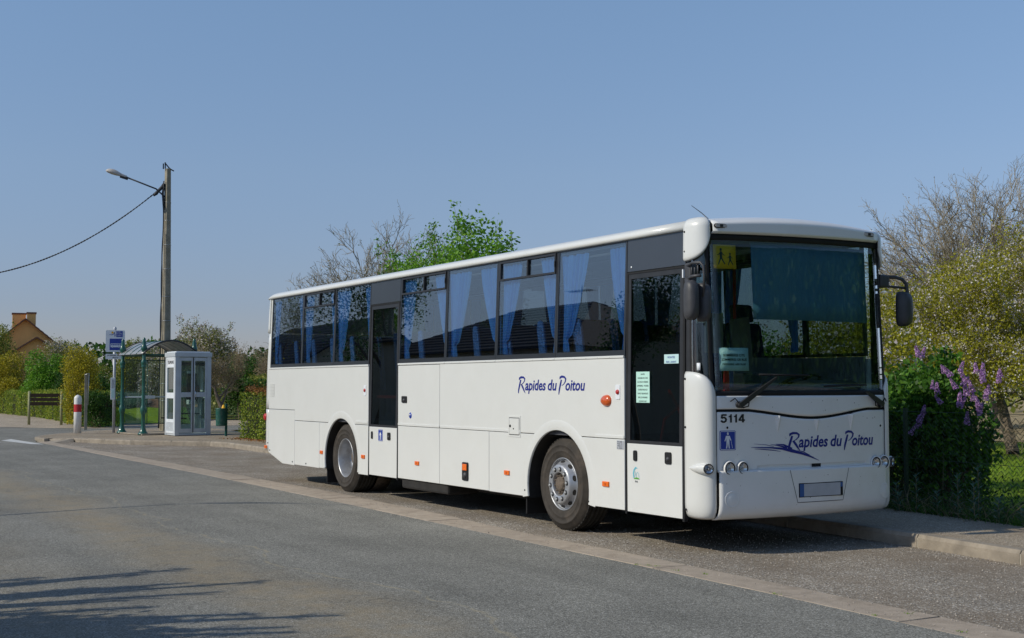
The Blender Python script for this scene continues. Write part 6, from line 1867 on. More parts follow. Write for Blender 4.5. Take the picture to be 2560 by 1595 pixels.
# green litter bin -------------------------------------------------
LB = Vector((-19.1, 4.42, Z1)); AC, AW = view_frame(LB.x, LB.y)
lb = empty('litter_bin', LB, 'dark green litter bin on a post beside the hedge', 'litter bin')
m = MB(); m.box(LB.x - .03, LB.x + .03, LB.y - .03, LB.y + .03, Z1, Z1 + .95); m.build('post', 'binGreen', lb)
bc_ = LB - AC * .14 - AW * .10
m = MB(); m.lathe([(0.0, .30), (.145, .30), (.155, .33), (.165, .80), (.175, .82), (.16, .82), (.14, .5), (0, .5)], (bc_.x, bc_.y, Z1), 'z', 20); m.build('basket', 'binGreen', lb)
m = MB(); m.lathe([(0, .78), (.07, .80), (.05, .86), (.03, .91), (0, .92)], (bc_.x + .02, bc_.y + .06, Z1), 'z', 8, False); o = m.build('yellow_wrapper', 'yellow'); tag(o, 'crumpled yellow wrapper poking out of the green bin', 'litter')
# slatted direction board -----------------------------------------
D0 = Vector((-38.2, 2.28, 0.0)); D1 = Vector((-37.0, 3.32, 0.0))
db = empty('direction_board', D0, 'dark wooden direction board with three planks between two posts', 'sign')
dd = (D1 - D0).normalized(); L_ = (D1 - D0).length; dn = Vector((-dd.y, dd.x, 0))
for p in (D0, D1):
    m = MB(); m.tube([p, p + Vector((0, 0, 1.36))], [.055, .055], 10); m.lathe([(.055, 1.36), (.03, 1.385), (0, 1.39)], p, 'z', 10); m.build('post', 'woodpost', db)
for k, (z0, z1, t_) in enumerate(((1.14, 1.29, 'SALLE DES FETES'), (0.98, 1.11, 'AIRE DE REPOS'), (0.80, 0.94, 'MAIRIE - ECOLE'))):
    m = MB(); m.obox(D0 + dd * L_ / 2 + Vector((0, 0, (z0 + z1) / 2)), dd * (L_ / 2 - .06), dn * .02, (0, 0, (z1 - z0) / 2)); po = m.build('plank', 'darkwood', db, bevel=0.005)
# old post -----------------------------------------------------------
OP = Vector((-30.6, 2.9, 0.0)); AC, AW = view_frame(OP.x, OP.y)
op = empty('concrete_post', OP, 'slim grey concrete post with wires beside the golden bush', 'post')
m = MB(); m.obox(OP + Vector((0, 0, 1.02)), AC * .055, AW * .05, (0, 0, 1.02)); m.build('post_body', 'concpole', op, bevel=0.01)
m = MB(); m.tube([OP + AC * .07 - AW * .05 + Vector((0, 0, .9)), OP + AC * .09 - AW * .05 + Vector((0, 0, 2.06)), OP - AC * .05 - AW * .06 + Vector((0, 0, 2.0))], .014, 5); m.build('wire', 'alu', op)

# ================================================================== HOUSES
def gable_house(name, c, L, Wd, hw, hr, ang, wm, rm, label, chim=(), cat='house', windows=(), hip=0.0):
    """c centre, L along the ridge, Wd across"""
    r = empty(name, c, label, cat)
    ux = Vector((math.cos(ang), math.sin(ang), 0)); uy = Vector((-math.sin(ang), math.cos(ang), 0)); c = Vector(c)
    def q(a, b, z): return c + ux * a + uy * b + Vector((0, 0, z))
    m = MB(); vs = []
    for a in (-L / 2, L / 2): vs += [q(a, -Wd / 2, 0), q(a, Wd / 2, 0), q(a, Wd / 2, hw), q(a, 0, hr if not hip else hw), q(a, -Wd / 2, hw)]
    m.add(vs, [(0, 1, 2, 3, 4), (9, 8, 7, 6, 5), (0, 5, 6, 1), (1, 6, 7, 2), (4, 9, 5, 0)]); m.build('wall', wm, r)
    for sg in (-1, 1):
        m = MB(); o_ = .35; sl = (hr - hw) / (Wd / 2)
        rows_ = 14
        for k in range(rows_):
            f0, f1 = k / rows_, (k + 1) / rows_ + .012
            y0 = (Wd / 2 + o_) * f0; y1 = (Wd / 2 + o_) * f1
            e0 = L / 2 + o_ - hip * (1 - f0); e1 = L / 2 + o_ - hip * (1 - min(f1, 1))
            m.add([q(-e0, sg * y0, hr - sl * y0 + .06), q(e0, sg * y0, hr - sl * y0 + .06), q(e1, sg * y1, hr - sl * y1 + .10), q(-e1, sg * y1, hr - sl * y1 + .10),
                   q(-e0, sg * y0, hr - sl * y0 - .04), q(e0, sg * y0, hr - sl * y0 - .04), q(e1, sg * y1, hr - sl * y1 - .0), q(-e1, sg * y1, hr - sl * y1 - .0)],
                  [(0, 1, 2, 3), (7, 6, 5, 4), (0, 4, 5, 1), (3, 2, 6, 7), (0, 3, 7, 4), (1, 5, 6, 2)])
        if hip:
            e = L / 2 + o_; yy = Wd / 2 + o_
            m.add([q(sg * e, -yy, hr - sl * yy + .05), q(sg * e, yy, hr - sl * yy + .05), q(sg * (e - hip), 0, hr + .05)], [(0, 1, 2)])
        m.build('roof', rm, r)
    for (a, b, w_, d_, h0, h1) in chim:
        m = MB(); m.obox(q(a, b, (h0 + h1) / 2), ux * w_ / 2, uy * d_ / 2, (0, 0, (h1 - h0) / 2)); ch = m.build('chimney', wm, r)
        m = MB(); m.obox(q(a, b, h1 + .06), ux * (w_ / 2 + .05), uy * (d_ / 2 + .05), (0, 0, .06)); m.build('chimney_cap', rm, ch)
    for (side, a, z, w_, h_) in windows:
        yy = side * (Wd / 2 + .02)
        m = MB(); m.obox(q(a, yy, z + h_ / 2), ux * w_ / 2, uy * .04, (0, 0, h_ / 2)); wf = m.build('window', 'whitesign', r)
        m = MB(); m.obox(q(a, yy + side * .03, z + h_ / 2), ux * (w_ / 2 - .08), uy * .02, (0, 0, h_ / 2 - .08)); m.build('pane', 'darkpanel', wf)
    return r
AC, AW = view_frame(-88, 8.5)
angh = math.atan2(AW.y, AW.x)
hc = Vector((-84.7, 10.15, 0)) + AW * 4.5
hr_ = gable_house('orange_house', hc, 9, 8.0, 3.3, 6.62, angh + rad(0), 'house', 'rooftile', 'orange rendered house with gable and two chimneys at the far left',
            chim=((-3.4, 0.45, .9, .95, 5.6, 7.0), (-3.7, -.42, .9, .62, 5.6, 7.05)))
# low wing in front of the gable
gable_house('low_annex', Vector((-78.0, 9.75, 0)) + AW * 2.5, 5, 4.2, 3.6, 5.0, angh, 'house', 'rooftile', 'lower orange annex with tiled roof in front of the far house')
# the other side of the street, seen only as reflections in the coach windows
h2 = gable_house('dark_roof_house', (-32.5, -24, 0), 19, 9, 4.6, 6.9, rad(2), 'cream', 'darkroof', 'cream house with dark hipped roof across the street', hip=6.5, windows=((1, -4, 1, 1.2, 1.2), (1, 0, 0, 1.0, 2.1), (1, 4, 1, 1.6, 1.2)))
an = empty('tv_antenna', (-24.2, -20.0, 5.0), 'thin television antenna on a mast by the dark roof', 'antenna')
m = MB(); m.tube([(-24.2, -20.0, 4.6), (-24.2, -20.0, 6.9)], .02, 5); m.tube([(-25.1, -20.0, 6.7), (-23.5, -20.0, 6.7)], .015, 5)
for k in range(7): m.tube([(-25.0 + k * .24, -20.3, 6.7), (-25.0 + k * .24, -19.7, 6.7)], .008, 4)
m.build('antenna_elements', 'cable', an)

# ================================================================== PLANTS
# hedges
hedge('clipped_hedge', [(-84, 4.2), (-62, 4.95), (-50, 4.95), (-35.5, 3.95)], 1.3, 1.28, 46000, 0.085, 'leaf_hedge', 'low clipped hedge behind the slatted direction board')
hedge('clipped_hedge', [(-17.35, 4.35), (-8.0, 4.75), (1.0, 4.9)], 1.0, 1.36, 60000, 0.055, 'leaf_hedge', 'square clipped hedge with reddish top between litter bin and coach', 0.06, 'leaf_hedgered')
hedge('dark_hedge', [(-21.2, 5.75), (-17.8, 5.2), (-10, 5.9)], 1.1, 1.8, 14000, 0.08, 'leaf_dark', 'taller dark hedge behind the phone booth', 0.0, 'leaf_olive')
# left-hand background, from the edge of the photo to the coach
G = 'trees and shrubs behind the bus stop'
plant_bush('olive_tree', (-67.2, 5.4, 0), 4.4, 3.6, 6.1, 15000, 0.13, 'leaf_olive', 'tall olive-green tree in front of the orange house', 'tree', lobes=16, nst=60)
plant_bush('golden_shrub', (-63.3, 5.4, 0), 3.6, 2.6, 3.9, 11000, 0.10, 'leaf_gold', 'brownish golden shrub of fine twigs at the left edge', nst=60)
plant_bush('green_shrub', (-55.6, 6.1, 0), 2.9, 2.4, 3.9, 9000, 0.12, 'leaf_bright', 'bright green round bush above the direction board')
plant_bush('blossom_tree', (-68.9, 9.7, 0), 4.0, 3.4, 5.3, 8000, 0.11, 'leaf_olive', 'small pale blossoming tree right of the orange house', 'tree', lobes=16, nst=60, extra=('blossom_dim', .7, .09))
plant_bush('dark_shrub', (-49.9, 6.8, 0), 3.0, 2.2, 2.9, 7000, 0.10, 'leaf_dark', 'dark hollow bush left of the golden column', nst=40)
plant_bush('forsythia', (-34.2, 3.55, 0), 1.75, 1.5, 3.75, 9000, 0.075, 'leaf_gold', 'tall golden-yellow column-shaped bush behind the bus stop sign', lobes=14, low=.35)
plant_bush('forsythia', (-41.6, 4.9, 0), 1.2, 1.1, 3.5, 4200, 0.08, 'leaf_gold', 'slimmer golden bush left of the tall golden one')
plant_bush('dark_shrub', (-33.2, 3.9, 0), 1.9, 1.3, 1.75, 8000, 0.07, 'leaf_dark', 'dark low bush at the foot of the golden column', low=.4)
plant_bush('willow_shrub', (-48.5, 9.0, 0), 2.3, 2.2, 4.8, 9000, 0.10, 'leaf_olive', 'round-topped olive tree right of the bus stop sign', 'tree', lobes=12, nst=50)
plant_bush('blossom_tree', (-43.7, 9.2, 0), 2.5, 2.2, 4.4, 8000, 0.09, 'leaf_olive', 'white blossoming tree left of the utility pole', 'tree', lobes=12, nst=60, extra=('blossom_dim', 1.1, .08))
plant_bush('blossom_tree', (-48.8, 12.5, 0), 4.3, 3.4, 5.3, 15000, 0.10, 'leaf_olive', 'broad white blossoming tree right of the utility pole', 'tree', lobes=18, nst=90, extra=('blossom_dim', 1.0, .085))
plant_bush('green_tree', (-40.5, 12.2, 0), 2.3, 2.0, 4.0, 12000, 0.11, 'leaf_dark', 'vivid dark green tree left of the coach rear', 'tree', lobes=12)
plant_tree('brown_tree', (-35.0, 9.4, 0), 3.3, 2.9, 5, 'leaf_brown', 5000, 0.07, 'brownish twiggy tree above the litter bin', cloud=.12, twigm='twigpale')
plant_tree('brown_tree', (-36.0, 11.9, 0), 3.2, 2.8, 5, 'leaf_brown', 5000, 0.07, 'brownish twiggy tree next to the coach rear', cloud=.12, twigm='twigpale')
k = 0
for (x, y, h, w, lm) in ((-78, 3.5, 4.6, 5, 'leaf_olive'), (-60, 9.5, 3.7, 4, 'leaf_olive'), (-54.4, 10.7, 3.7, 3.6, 'leaf_dark'), (-55.2, 13.4, 3.6, 3.6, 'leaf_olive'), (-50, 16.0, 3.6, 4, 'leaf_dark'), (-44, 15.5, 3.2, 3.4, 'leaf_olive'), (-46, 7.2, 2.6, 2.6, 'leaf_dark'), (-42, 9.9, 2.6, 2.4, 'leaf_dark'), (-62, 14, 4.2, 5, 'leaf_dark'), (-37, 14.5, 2.8, 3, 'leaf_dark'), (-30, 11.5, 2.3, 3.0, 'leaf_dark'), (-24.5, 8.6, 2.2, 2.4, 'leaf_olive')):
    k += 1
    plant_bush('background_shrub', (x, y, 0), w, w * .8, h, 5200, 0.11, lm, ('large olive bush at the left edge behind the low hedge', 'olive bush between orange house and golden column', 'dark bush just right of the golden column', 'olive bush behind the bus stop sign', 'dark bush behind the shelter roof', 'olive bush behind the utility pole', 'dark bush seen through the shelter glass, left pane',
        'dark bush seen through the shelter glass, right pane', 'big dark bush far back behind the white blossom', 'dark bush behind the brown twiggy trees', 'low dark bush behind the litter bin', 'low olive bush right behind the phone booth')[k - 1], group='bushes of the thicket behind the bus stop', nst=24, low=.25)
# distant wood closing the view everywhere
def treeline(name, pts, h, n, label, mt='leaf_dark', ls=0.5):
    V = []
    P_ = []
    for a, b in zip(pts, pts[1:]):
        a = np.array(a, float); b = np.array(b, float); L = np.linalg.norm(b - a); k = int(n * L / 100)
        t = rng.uniform(0, 1, k); hh = h * (0.55 + 0.45 * (0.5 + 0.25 * np.sin(t * L * .21 + a[0]) + .25 * np.sin(t * L * .47 + 2)))
        q = a + (b - a) * t[:, None] + rng.normal(size=(k, 2)) * 2.5
        P_.append(np.column_stack([q, rng.uniform(0, 1, k) ** .8 * hh]))
    o = quads_obj(name, leaves(np.concatenate(P_), ls, .8), mt); tag(o, label, None, None, 'stuff')
treeline('far_wood', [(-190, -30), (-170, 60), (-110, 130), (-20, 150), (90, 130)], 9, 9000, 'distant band of trees closing the horizon', ls=.9)
treeline('far_hedgerow', [(-100, 20), (-60, 48), (-18, 62), (30, 60)], 3.2, 9000, 'distant hedgerow across the dry field', 'leaf_olive', .35)
# garden bank behind the shelter
def bank_z(t): return -0.03 + 1.0 * (t * t * (3 - 2 * t))
b0 = [Vector((-36.9, 5.0, 0)), Vector((-35.6, 8.3, 0))]; b1 = [Vector((-43.2, 6.2, 0)), Vector((-41.3, 9.6, 0))]
def bank(u, t):
    p = b0[0].lerp(b0[1], u).lerp(b1[0].lerp(b1[1], u), t); return (p.x, p.y, bank_z(t) + .03 * math.sin(u * 17 + t * 9))
m = MB(); m.grid(bank, lin(0, 1, 16), lin(0, .62, 8)); o = m.build('garden_bank', 'lawn'); tag(o, 'grassy garden bank seen through the shelter glass', None, None, 'structure')
m = MB(); m.grid(bank, lin(0, 1, 16), lin(.62, 1.0, 8)); o = m.build('garden_soil', 'soil'); tag(o, 'dug red-brown garden soil above the grass bank', None, None, 'structure')
Pn = []
for k in range(420):
    u = rng.uniform(0.0, .52); t = rng.uniform(.60, .95); p = bank(u, t); Pn.append(p)
def blades(pts, length, width, mat, name, label, lean_=.35, parent=None, seg=1):
    pts = np.asarray(pts); n = len(pts)
    d = rng.normal(size=(n, 3)) * lean_; d[:, 2] = 1; d /= np.linalg.norm(d, axis=1)[:, None]
    sd = np.cross(d, rng.normal(size=(n, 3))); sd /= np.linalg.norm(sd, axis=1)[:, None]
    L = length * rng.uniform(.5, 1.2, (n, 1)); w = width * rng.uniform(.7, 1.3, (n, 1))
    bend = rng.normal(size=(n, 3)) * .35 * L; bend[:, 2] = -abs(bend[:, 2]) * .5
    midp = pts + d * L * .55 + bend * .15
    V1 = np.stack([pts - sd * w * .5, pts + sd * w * .5, midp + sd * w * .4, midp - sd * w * .4], 1)
    tip = pts + d * L + bend
    V2 = np.stack([midp - sd * w * .4, midp + sd * w * .4, tip + sd * w * .05, tip - sd * w * .05], 1)
    V = np.stack([V1, V2], 1).reshape(-1, 3)
    return quads_obj(name, V, mat, parent, None)
rp = np.repeat(np.array(Pn), 9, axis=0) + rng.normal(size=(len(Pn) * 9, 3)) * [.05, .05, 0]
tag(blades(rp, .42, .035, 'leaf_blue', 'leek_leaves', ''), 'blue-green leek leaves growing on the garden bank', None, None, 'stuff')
# trees rising behind the coach
dome_tree('bare_tree', (-10.6, 5.6, 0), 4.95, 4.2, 'bare grey-brown tree with fine twigs above the coach roof', limbs=40, sub=(11, 6, 4), r0=.09, minr=.0042, buds=1500, budm='leaf_olive', bud=.05, rag=.10, fork=.3)
plant_bush('green_tree', (-9.4, 5.4, 0), 2.6, 1.8, 5.05, 18000, 0.08, 'leaf_bright', 'low green tree crown just above the coach roof left of the leafy one', 'tree', lobes=20, nst=60)
plant_bush('green_tree', (-7.4, 5.3, 0), 3.0, 1.8, 5.5, 32000, 0.07, 'leaf_bright', 'light green leafy tree rising behind the middle of the coach', 'tree', lobes=24, nst=90)
plant_bush('broadleaf_tree', (-5.0, 5.2, 0), 2.4, 1.6, 5.7, 17000, 0.10, 'leaf_bright', 'large-leaved bright green tree rising behind the coach roof', 'tree', lobes=34, nst=80)
for i, (x, y, h, w, lm, bl, lb) in enumerate(((-8.2, 6.6, 3.0, 3.0, 'leaf_bright', 0, 'green bush behind the rear of the coach'), (-2.0, 6.6, 3.2, 3.2, 'leaf_bright', .25, 'white flowering bush seen through the rear coach windows'), (-5.2, 6.9, 2.9, 3.0, 'leaf_olive', .3, 'white flowering bush behind the middle door'),
        (1.2, 6.8, 3.2, 3.0, 'leaf_bright', .35, 'white flowering bush seen through the middle windows'), (3.6, 6.9, 3.3, 3.0, 'leaf_fruit', .3, 'pale flowering bush seen through the front side windows'), (-2.6, 13.5, 3.4, 3.6, 'leaf_olive', .2, 'olive bush deep in the garden behind the coach'), (-6, 11, 3.7, 4, 'leaf_fruit', .2, 'golden bush deep in the garden behind the coach'))):
    plant_bush('garden_shrub', (x, y, 0), w, 2.6, h, 9000, 0.065, lm, lb, extra=('blossom', bl, .05) if bl else None, nst=24)
# right-hand side
dome_tree('bare_tree', (-14.2, 31.8, 0), 8.3, 8.8, 'tall round-headed bare tree with a haze of fine twigs', limbs=76, sub=(13, 7, 4), rag=.04, r0=.16, minr=.0058, buds=9000, bud=.06, fork=.18)
plant_tree('blossom_tree', (-2.0, 17.6, 0), 5.05, 6.9, 5, 'leaf_fruit', 70000, 0.07, 'golden-leaved fruit tree with white blossom and a grey trunk', trunk_r=.15, kids=(4, 5), spread=.75, blossom=26000, bsize=.042, cloud=.18, upb=.1, first=.4, minz=1.5)
plant_tree('blossom_tree', (-5.5, 18.5, 0), 4.5, 5.2, 4, 'leaf_fruit', 40000, 0.08, 'second blossoming tree half hidden by the coach front', trunk_r=.12, blossom=9000, bsize=.045, cloud=.18, upb=.1)
plant_bush('lilac_bush', (6.85, 5.35, 0), 1.15, 1.3, 2.3, 9500, 0.085, 'leaf_lilac', 'lilac bush with purple flower spikes beside the coach front', lobes=13, nst=40, low=.25)
plant_bush('green_shrub', (5.7, 5.5, 0), 1.7, 1.4, 2.2, 8000, 0.08, 'leaf_lilac', 'dense dark green bush just behind the front corner of the coach', lobes=10, low=.3)
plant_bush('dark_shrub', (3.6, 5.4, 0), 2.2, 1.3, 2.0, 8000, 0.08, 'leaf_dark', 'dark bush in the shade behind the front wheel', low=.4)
# lilac flower spikes, each its own thing piece of the bush
lil = [o for o in bpy.data.objects if o.name == 'lilac_bush'][0]
def to_world(u, v, D):   # reference point at camera distance D in the garden, as plain coordinates
    return None
AC, AW = view_frame(6.9, 5.35)
spike_me = None
for (a_, z_, d_, s_) in ((-0.39, 2.02, -0.38, 1.0), (-0.32, 2.00, -0.36, 1.0), (-0.09, 1.79, -0.62, 0.8), (-0.04, 1.76, -0.72, 1.1), (0.13, 1.82, -0.68, 0.9), (0.14, 1.71, -0.56, 1.0), (0.17, 1.64, -0.59, 1.0), (0.29, 1.81, -0.62, 0.9), (0.37, 1.78, -0.62, 1.1), (0.36, 1.70, -0.64, 1.1), (0.57, 1.74, -0.61, 0.8), (0.55, 1.69, -0.60, 1.0), (-0.21, 1.60, -0.67, 0.8), (-0.16, 1.56, -0.58, 1.0), (0.17, 1.54, -0.60, 1.1), (0.23, 1.58, -0.61, 1.1), (0.10, 1.43, -0.66, 1.1), (0.13, 1.39, -0.65, 1.1), (0.25, 1.46, -0.58, 0.8), (0.30, 1.40, -0.70, 0.9), (0.40, 1.48, -0.57, 1.0), (0.43, 1.54, -0.62, 0.9), (0.34, 1.32, -0.64, 0.9), (0.31, 1.30, -0.66, 1.0), (-0.35, 1.21, -0.63, 1.1), (-0.32, 1.28, -0.61, 1.1), (-0.38, 1.15, -0.58, 1.1), (-0.45, 1.05, -0.61, 0.9), (0.18, 1.19, -0.58, 1.1), (0.03, 1.61, -0.58, 1.0), (-0.15, 1.42, -0.61, 0.9)):
    c = Vector((6.9, 5.35, z_)) + AC * a_ + AW * (d_ + .05)
    if spike_me is None:
        n = 150; t = rng.uniform(0, 1, n); r = .042 * (1 - t * .75); an = rng.uniform(0, 2 * PI, n)
        pts = np.stack([np.cos(an) * r, np.sin(an) * r, t * .17 - .08], 1)
        sp0 = quads_obj('flower_spike', leaves(pts, .026, .9), 'lilacflower', lil, (0, 0, 0)); spike_me = sp0
        sp = sp0
    else:
        sp = spike_me.copy(); COL.objects.link(sp); sp.parent = lil
    sp.location = c - worg(lil); sp.rotation_euler = (rng.normal() * .35, rng.normal() * .35, rng.uniform(0, 6)); sp.scale = (s_ * .8, s_ * .8, s_ * .85)
# wire fence
FL = [(-6, 4.75), (1.0, 4.6), (6.5, 4.42), (9.6, 4.02), (14, 3.6)]
fe = empty('wire_fence', (9.6, 4.02, 0), 'green chain-link fence between the pavement and the lawn', 'fence')
def along(line, s):
    for a, b in zip(line, line[1:]):
        L = math.hypot(b[0] - a[0], b[1] - a[1])
        if s <= L: return (a[0] + (b[0] - a[0]) * s / L, a[1] + (b[1] - a[1]) * s / L)
        s -= L
    return line[-1]
M['fencewire'] = P('fence_wire', (0.035, 0.06, 0.035), 0.6, var=.1)
FLs = [(4.0, 4.50), (6.5, 4.42), (9.6, 4.02), (12, 3.79)]
tot = sum(math.hypot(b[0] - a[0], b[1] - a[1]) for a, b in zip(FLs, FLs[1:]))
segs = []; cw = .058; fh = 1.26; rows_n = int(fh / cw)
ncol = int(tot / cw)
for i in range(ncol):
    for j in range(rows_n):
        for sg in (0, 1):
            sa, sb = (i, i + 1) if (j + sg) % 2 == 0 else (i + 1, i)
            if sg == 1: pass
            A_p = along(FLs, (i if (j % 2 == 0) else i + 1) * cw) if sg == 0 else along(FLs, (i + 1 if (j % 2 == 0) else i) * cw)
            B_p = along(FLs, (i + 1 if (j % 2 == 0) else i) * cw) if sg == 0 else along(FLs, (i if (j % 2 == 0) else i + 1) * cw)
            if (i + j) % 2 == sg: continue
            segs.append(((A_p[0], A_p[1], .02 + j * cw), (B_p[0], B_p[1], .02 + (j + 1) * cw), .0034, .0034))
o = quads_obj('wire_mesh', tubes_np(segs, 3), 'fencewire', fe); o['kind'] = 'stuff'
m = MB()
for z in (.03, .72, 1.28): m.tube([(x, y - .006, z - (.02 if 0 else 0)) for x, y in FLs], .003, 4)
m.build('line_wires', 'fencewire', fe)
for x, y in ((4.2, 4.52), (7.0, 4.40), (11.8, 3.84)):
    m = MB(); m.box(x - .02, x + .02, y + .01, y + .05, 0, 1.32); m.build('fence_post', 'fencewire', fe)
# plants along the foot of the fence
def spiky(name, base, h, label, mt='leaf_blue', n=34):
    r = empty(name, base, label, 'weed', 'tall spiky weeds at the foot of the wire fence'); b = np.array(base, float)
    quads_obj('stem', tubes_np([(b, b + [0, 0, h], .008, .004)], 4), 'drystem', r, base)
    V = []
    for k in range(n):
        z = h * (0.15 + .85 * k / n); a = k * 2.4; L = .17 * (1 - .45 * k / n); p = b + [0, 0, z]
        d = np.array([math.cos(a), math.sin(a), .35 + .5 * k / n]); d /= np.linalg.norm(d); sd = np.cross(d, [0, 0, 1]); sd /= np.linalg.norm(sd)
        q = p + d * L * .5; t = p + d * L - np.array([0, 0, .02])
        V += [p - sd * .004, p + sd * .004, q + sd * .011, q - sd * .011, q - sd * .011, q + sd * .011, t + sd * .001, t - sd * .001]
    quads_obj('leaves', np.array(V), mt, r, base)
WL = ('tallest spiky weed but one, by the fence foot', 'medium spiky weed nearest the pavement edge', 'spiky weed in the middle below the lilac', 'shorter spiky weed left below the lilac', 'tallest spiky weed, against the wire mesh', 'low spiky weed between two tall ones', 'spiky weed furthest left near the coach corner', 'small spiky weed right of the tall group', 'smallest spiky weed under the purple flowers', 'tiny spiky weed at the right end of the row')
for wi_, (x, y, h) in enumerate(((8.15, 4.0, .62), (8.5, 3.85, .55), (7.5, 4.05, .58), (7.1, 4.15, .45), (8.35, 4.1, .72), (7.85, 4.0, .4), (6.6, 4.2, .6), (8.8, 3.88, .4), (7.3, 3.98, .35), (9.1, 3.9, .3))):
    spiky('spiky_weed', (x, y, -.01), h, WL[wi_])
q = np.concatenate([scatter_pts(3800, 3.0, 9.6, lambda x: lerp(BACK[::-1], x) - .05, lambda x: lerp(BACK[::-1], x) + .75), scatter_pts(900, 9.3, 13, lambda x: lerp(BACK[::-1], x) - .02, lambda x: lerp(BACK[::-1], x) + .5)])
q = np.column_stack([q, np.full(len(q), 0.0)])
tag(blades(q, .30, .012, 'leaf_dark', 'rough_grass', ''), 'rough dark grass between pavement and wire fence', None, None, 'stuff')
q = q[:700] + rng.normal(size=(700, 3)) * [.05, .05, 0]; q[:, 2] = 0
tag(blades(q, .5, .008, 'drystem', 'dry_stems', '', .6), 'dry stems leaning in the rough grass', None, None, 'stuff')
q = rng.uniform(0, 1, (2600, 3)); q[:, 0] = 2 + q[:, 0] * 8; q[:, 1] = 4.3 + q[:, 1] * 1.6; q[:, 2] = .05 + .45 * q[:, 2] ** 1.5
tag(quads_obj('ground_cover', leaves(q, .06), 'leaf_dark'), 'low dark leafy ground cover under the lilac', None, None, 'stuff')
q = rng.uniform(0, 1, (26000, 3)); q[:, 0] = -4.5 + q[:, 0] * 14; q[:, 1] = 4.6 + q[:, 1] * 12; q[:, 2] = 0
tag(blades(q, .07, .012, 'grassblade', 'lawn_grass', ''), 'short grass blades of the sunny lawn', None, None, 'stuff')
# tufts and leaf litter along the left-hand verge
q = rng.uniform(0, 1, (2600, 3)); q[:, 0] = -40 + q[:, 0] * 14; 
q[:, 1] = 3.9 + .10 * (q[:, 0] + 36) * 0 + q[:, 1] * 1.2; q[:, 2] = 0
q = q[(q[:, 0] < -33.6)]
tag(blades(q, .22, .02, 'grassblade', 'verge_tufts', ''), 'grass tufts at the foot of the hedge', None, None, 'stuff')
q = rng.uniform(0, 1, (900, 3)); q[:, 0] = -17.5 + q[:, 0] * 9; q[:, 1] = 4.15 + .04 * (q[:, 0] + 17) + q[:, 1] ** 2 * -.55 + .1; q[:, 2] = .135
tag(quads_obj('leaf_litter', leaves(q, .05, .7), 'leaf_hedgered'), 'dry brown leaf litter under the clipped hedge', None, None, 'stuff')
q = rng.uniform(0, 1, (260, 3)); q[:, 0] = 8 + q[:, 0] * 5; q[:, 1] = [lerp(GN, x) + rng.uniform(-.02, .3) for x in q[:, 0]]; q[:, 2] = .004
q = q[rng.uniform(0, 1, 260) < .03]; q = np.repeat(q, 14, axis=0) + rng.normal(size=(len(q) * 14, 3)) * [.02, .012, 0]
tag(blades(q, .022, .004, 'grassblade', 'gutter_weeds', '', .9), 'tiny weeds rooted in the gutter joints', None, None, 'stuff')

# ---- across the street, outside the photo: what the windows mirror and what throws the shadows
plant_tree('tall_tree', (-45, -21, 0), 12, 8, 4, 'leaf_dark', 16000, .16, 'tall dark tree across the street mirrored in the coach windows', trunk_r=.25, cloud=.5)
plant_tree('tall_tree', (-56, -19, 0), 9.5, 7, 5, 'leaf_olive', 3000, .12, 'half bare tree across the street mirrored in the rear windows', trunk_r=.2, cloud=.2)
plant_tree('small_tree', (-19.4, -19.5, 0), 6.6, 3.4, 4, 'leaf_dark', 9000, .13, 'small dense tree mirrored in the front door', trunk_r=.12, cloud=.3)
gable_house('low_house', (-62, -25, 0), 18, 9, 4.4, 7.4, rad(4), 'cream', 'darkroof', 'long low house with dark roof further down the street', windows=((1, -4, 1, 1.2, 1.2), (1, 3, 1, 1.2, 1.2)))
for i, (x, y, h, w) in enumerate(((34, 22, 13, 10), (27, 30, 12, 10), (42, 12, 13, 10), (20, 38, 11, 9), (50, 2, 12, 10))):  # trees added out of view so the windscreen mirrors dark foliage
    plant_tree('unseen_tree', (x, y, 0), h, w, 4, 'leaf_dark', 12000, .34, ('highest', 'rounded', 'outermost', 'rearmost', 'lowest')[i] + ' big dark unseen tree added for the windscreen to mirror', group='big dark unseen trees added for the windscreen to mirror', trunk_r=.3, cloud=.8, first=.35)
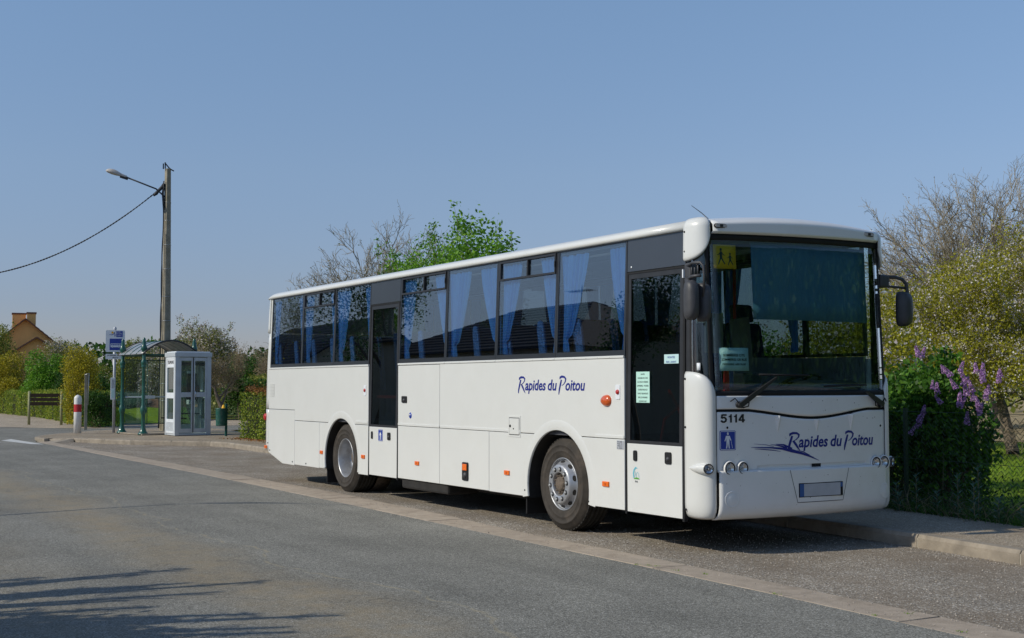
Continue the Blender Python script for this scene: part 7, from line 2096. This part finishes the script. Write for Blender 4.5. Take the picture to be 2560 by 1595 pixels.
# shrub of upright rods on the near verge, its shadow falls across the road
ur = empty('rod_shrub', (7.6, -10.0, 0), 'shrub of straight upright rods on the near verge casting streaky shadows', 'shrub')
sg_ = []; rl_ = []
for k in range(30):
    x = 7.0 + 1.6 * (k / 29) + rng.normal() * .06; y = -9.6 + rng.normal() * .3; h = 2.9 + rng.uniform(-.6, .9) + .4 * math.sin(k)
    b = np.array([x, y, 0.0]); fx_ = (k / 29 - .5) * 2.0; t = np.array([x + fx_ * .9 + rng.normal() * .2, y + rng.normal() * .2, h]); mdl = b * .4 + t * .6 - np.array([fx_ * .16, 0, 0]); rl_.append((mdl, t))
    sg_ += [(b, mdl, .085, .07), (mdl, t, .07, .03)]
for k in range(14):
    b = np.array([8.9 + rng.normal() * .35, -9.2 + rng.normal() * .2, 0]); sg_.append((b, b + np.array([rng.normal() * .1, 0, 2.1 + rng.normal() * .1]), .05, .03))
q = np.concatenate([m0 + (t0 - m0) * rng.uniform(0, 1, (40, 1)) + rng.normal(size=(40, 3)) * .045 for m0, t0 in rl_]); quads_obj('blades', leaves(q, .30, .14), 'leaf_dark', ur, (7.6, -10, 0))
quads_obj('rods', tubes_np(sg_, 6), 'bark', ur, (7.6, -10, 0))
q = np.stack([rng.normal(9.2, .42, 14000), rng.normal(-8.9, .25, 14000), np.abs(rng.uniform(0, 2.25, 14000))], 1)
quads_obj('foliage', leaves(q, .12, .7), 'leaf_dark', ur, (7.6, -10, 0))
mt_ = empty('shadow_mast', (0.35, -10.75, 0), 'slender unseen bowed mast shaped to cast a thin line of shadow', 'street lamp')  # added out of view, bent to fit the curved shadow on the road
m = MB(); m.tube([(0.30, -10.75, 0), (0.1, -10.75, 2.2), (-0.05, -10.74, 4.1), (-0.55, -10.68, 4.9), (-0.92, -10.68, 5.7), (-0.62, -10.60, 6.5), (0.05, -10.52, 7.0), (.2, -10.5, 7.1)], [.05, .045, .035, .03, .026, .022, .018, .015], 8); m.build('mast', 'polegrey', mt_)
m = MB(); m.tube([(-.95, -10.68, 5.95), (-.75, -10.64, 6.35), (-.45, -10.59, 6.68)], [.03, .075, .03], 8); m.build('lamp_head', 'lampshell', mt_)  # added thickening that widens the shadow line partway along
for i, (x, y, h, w) in enumerate(((22, 13, 8.5, 6), (26, 9.5, 9, 7), (18, 19, 9, 7), (31, 16, 10, 8), (20.5, 16.5, 9, 6.5), (14.5, 19, 8, 6))):  # dense trees added out of view to keep sky off the coach front
    plant_bush('unseen_tree', (x, y, 0), w, w, h, 9000, .34, 'leaf_dark', ('broad', 'tall', 'wide', 'high', 'thick', 'bushy')[i] + ' leafy unseen tree added to block sky from the coach front and windscreen', 'tree', lobes=16, nst=30, low=.4)
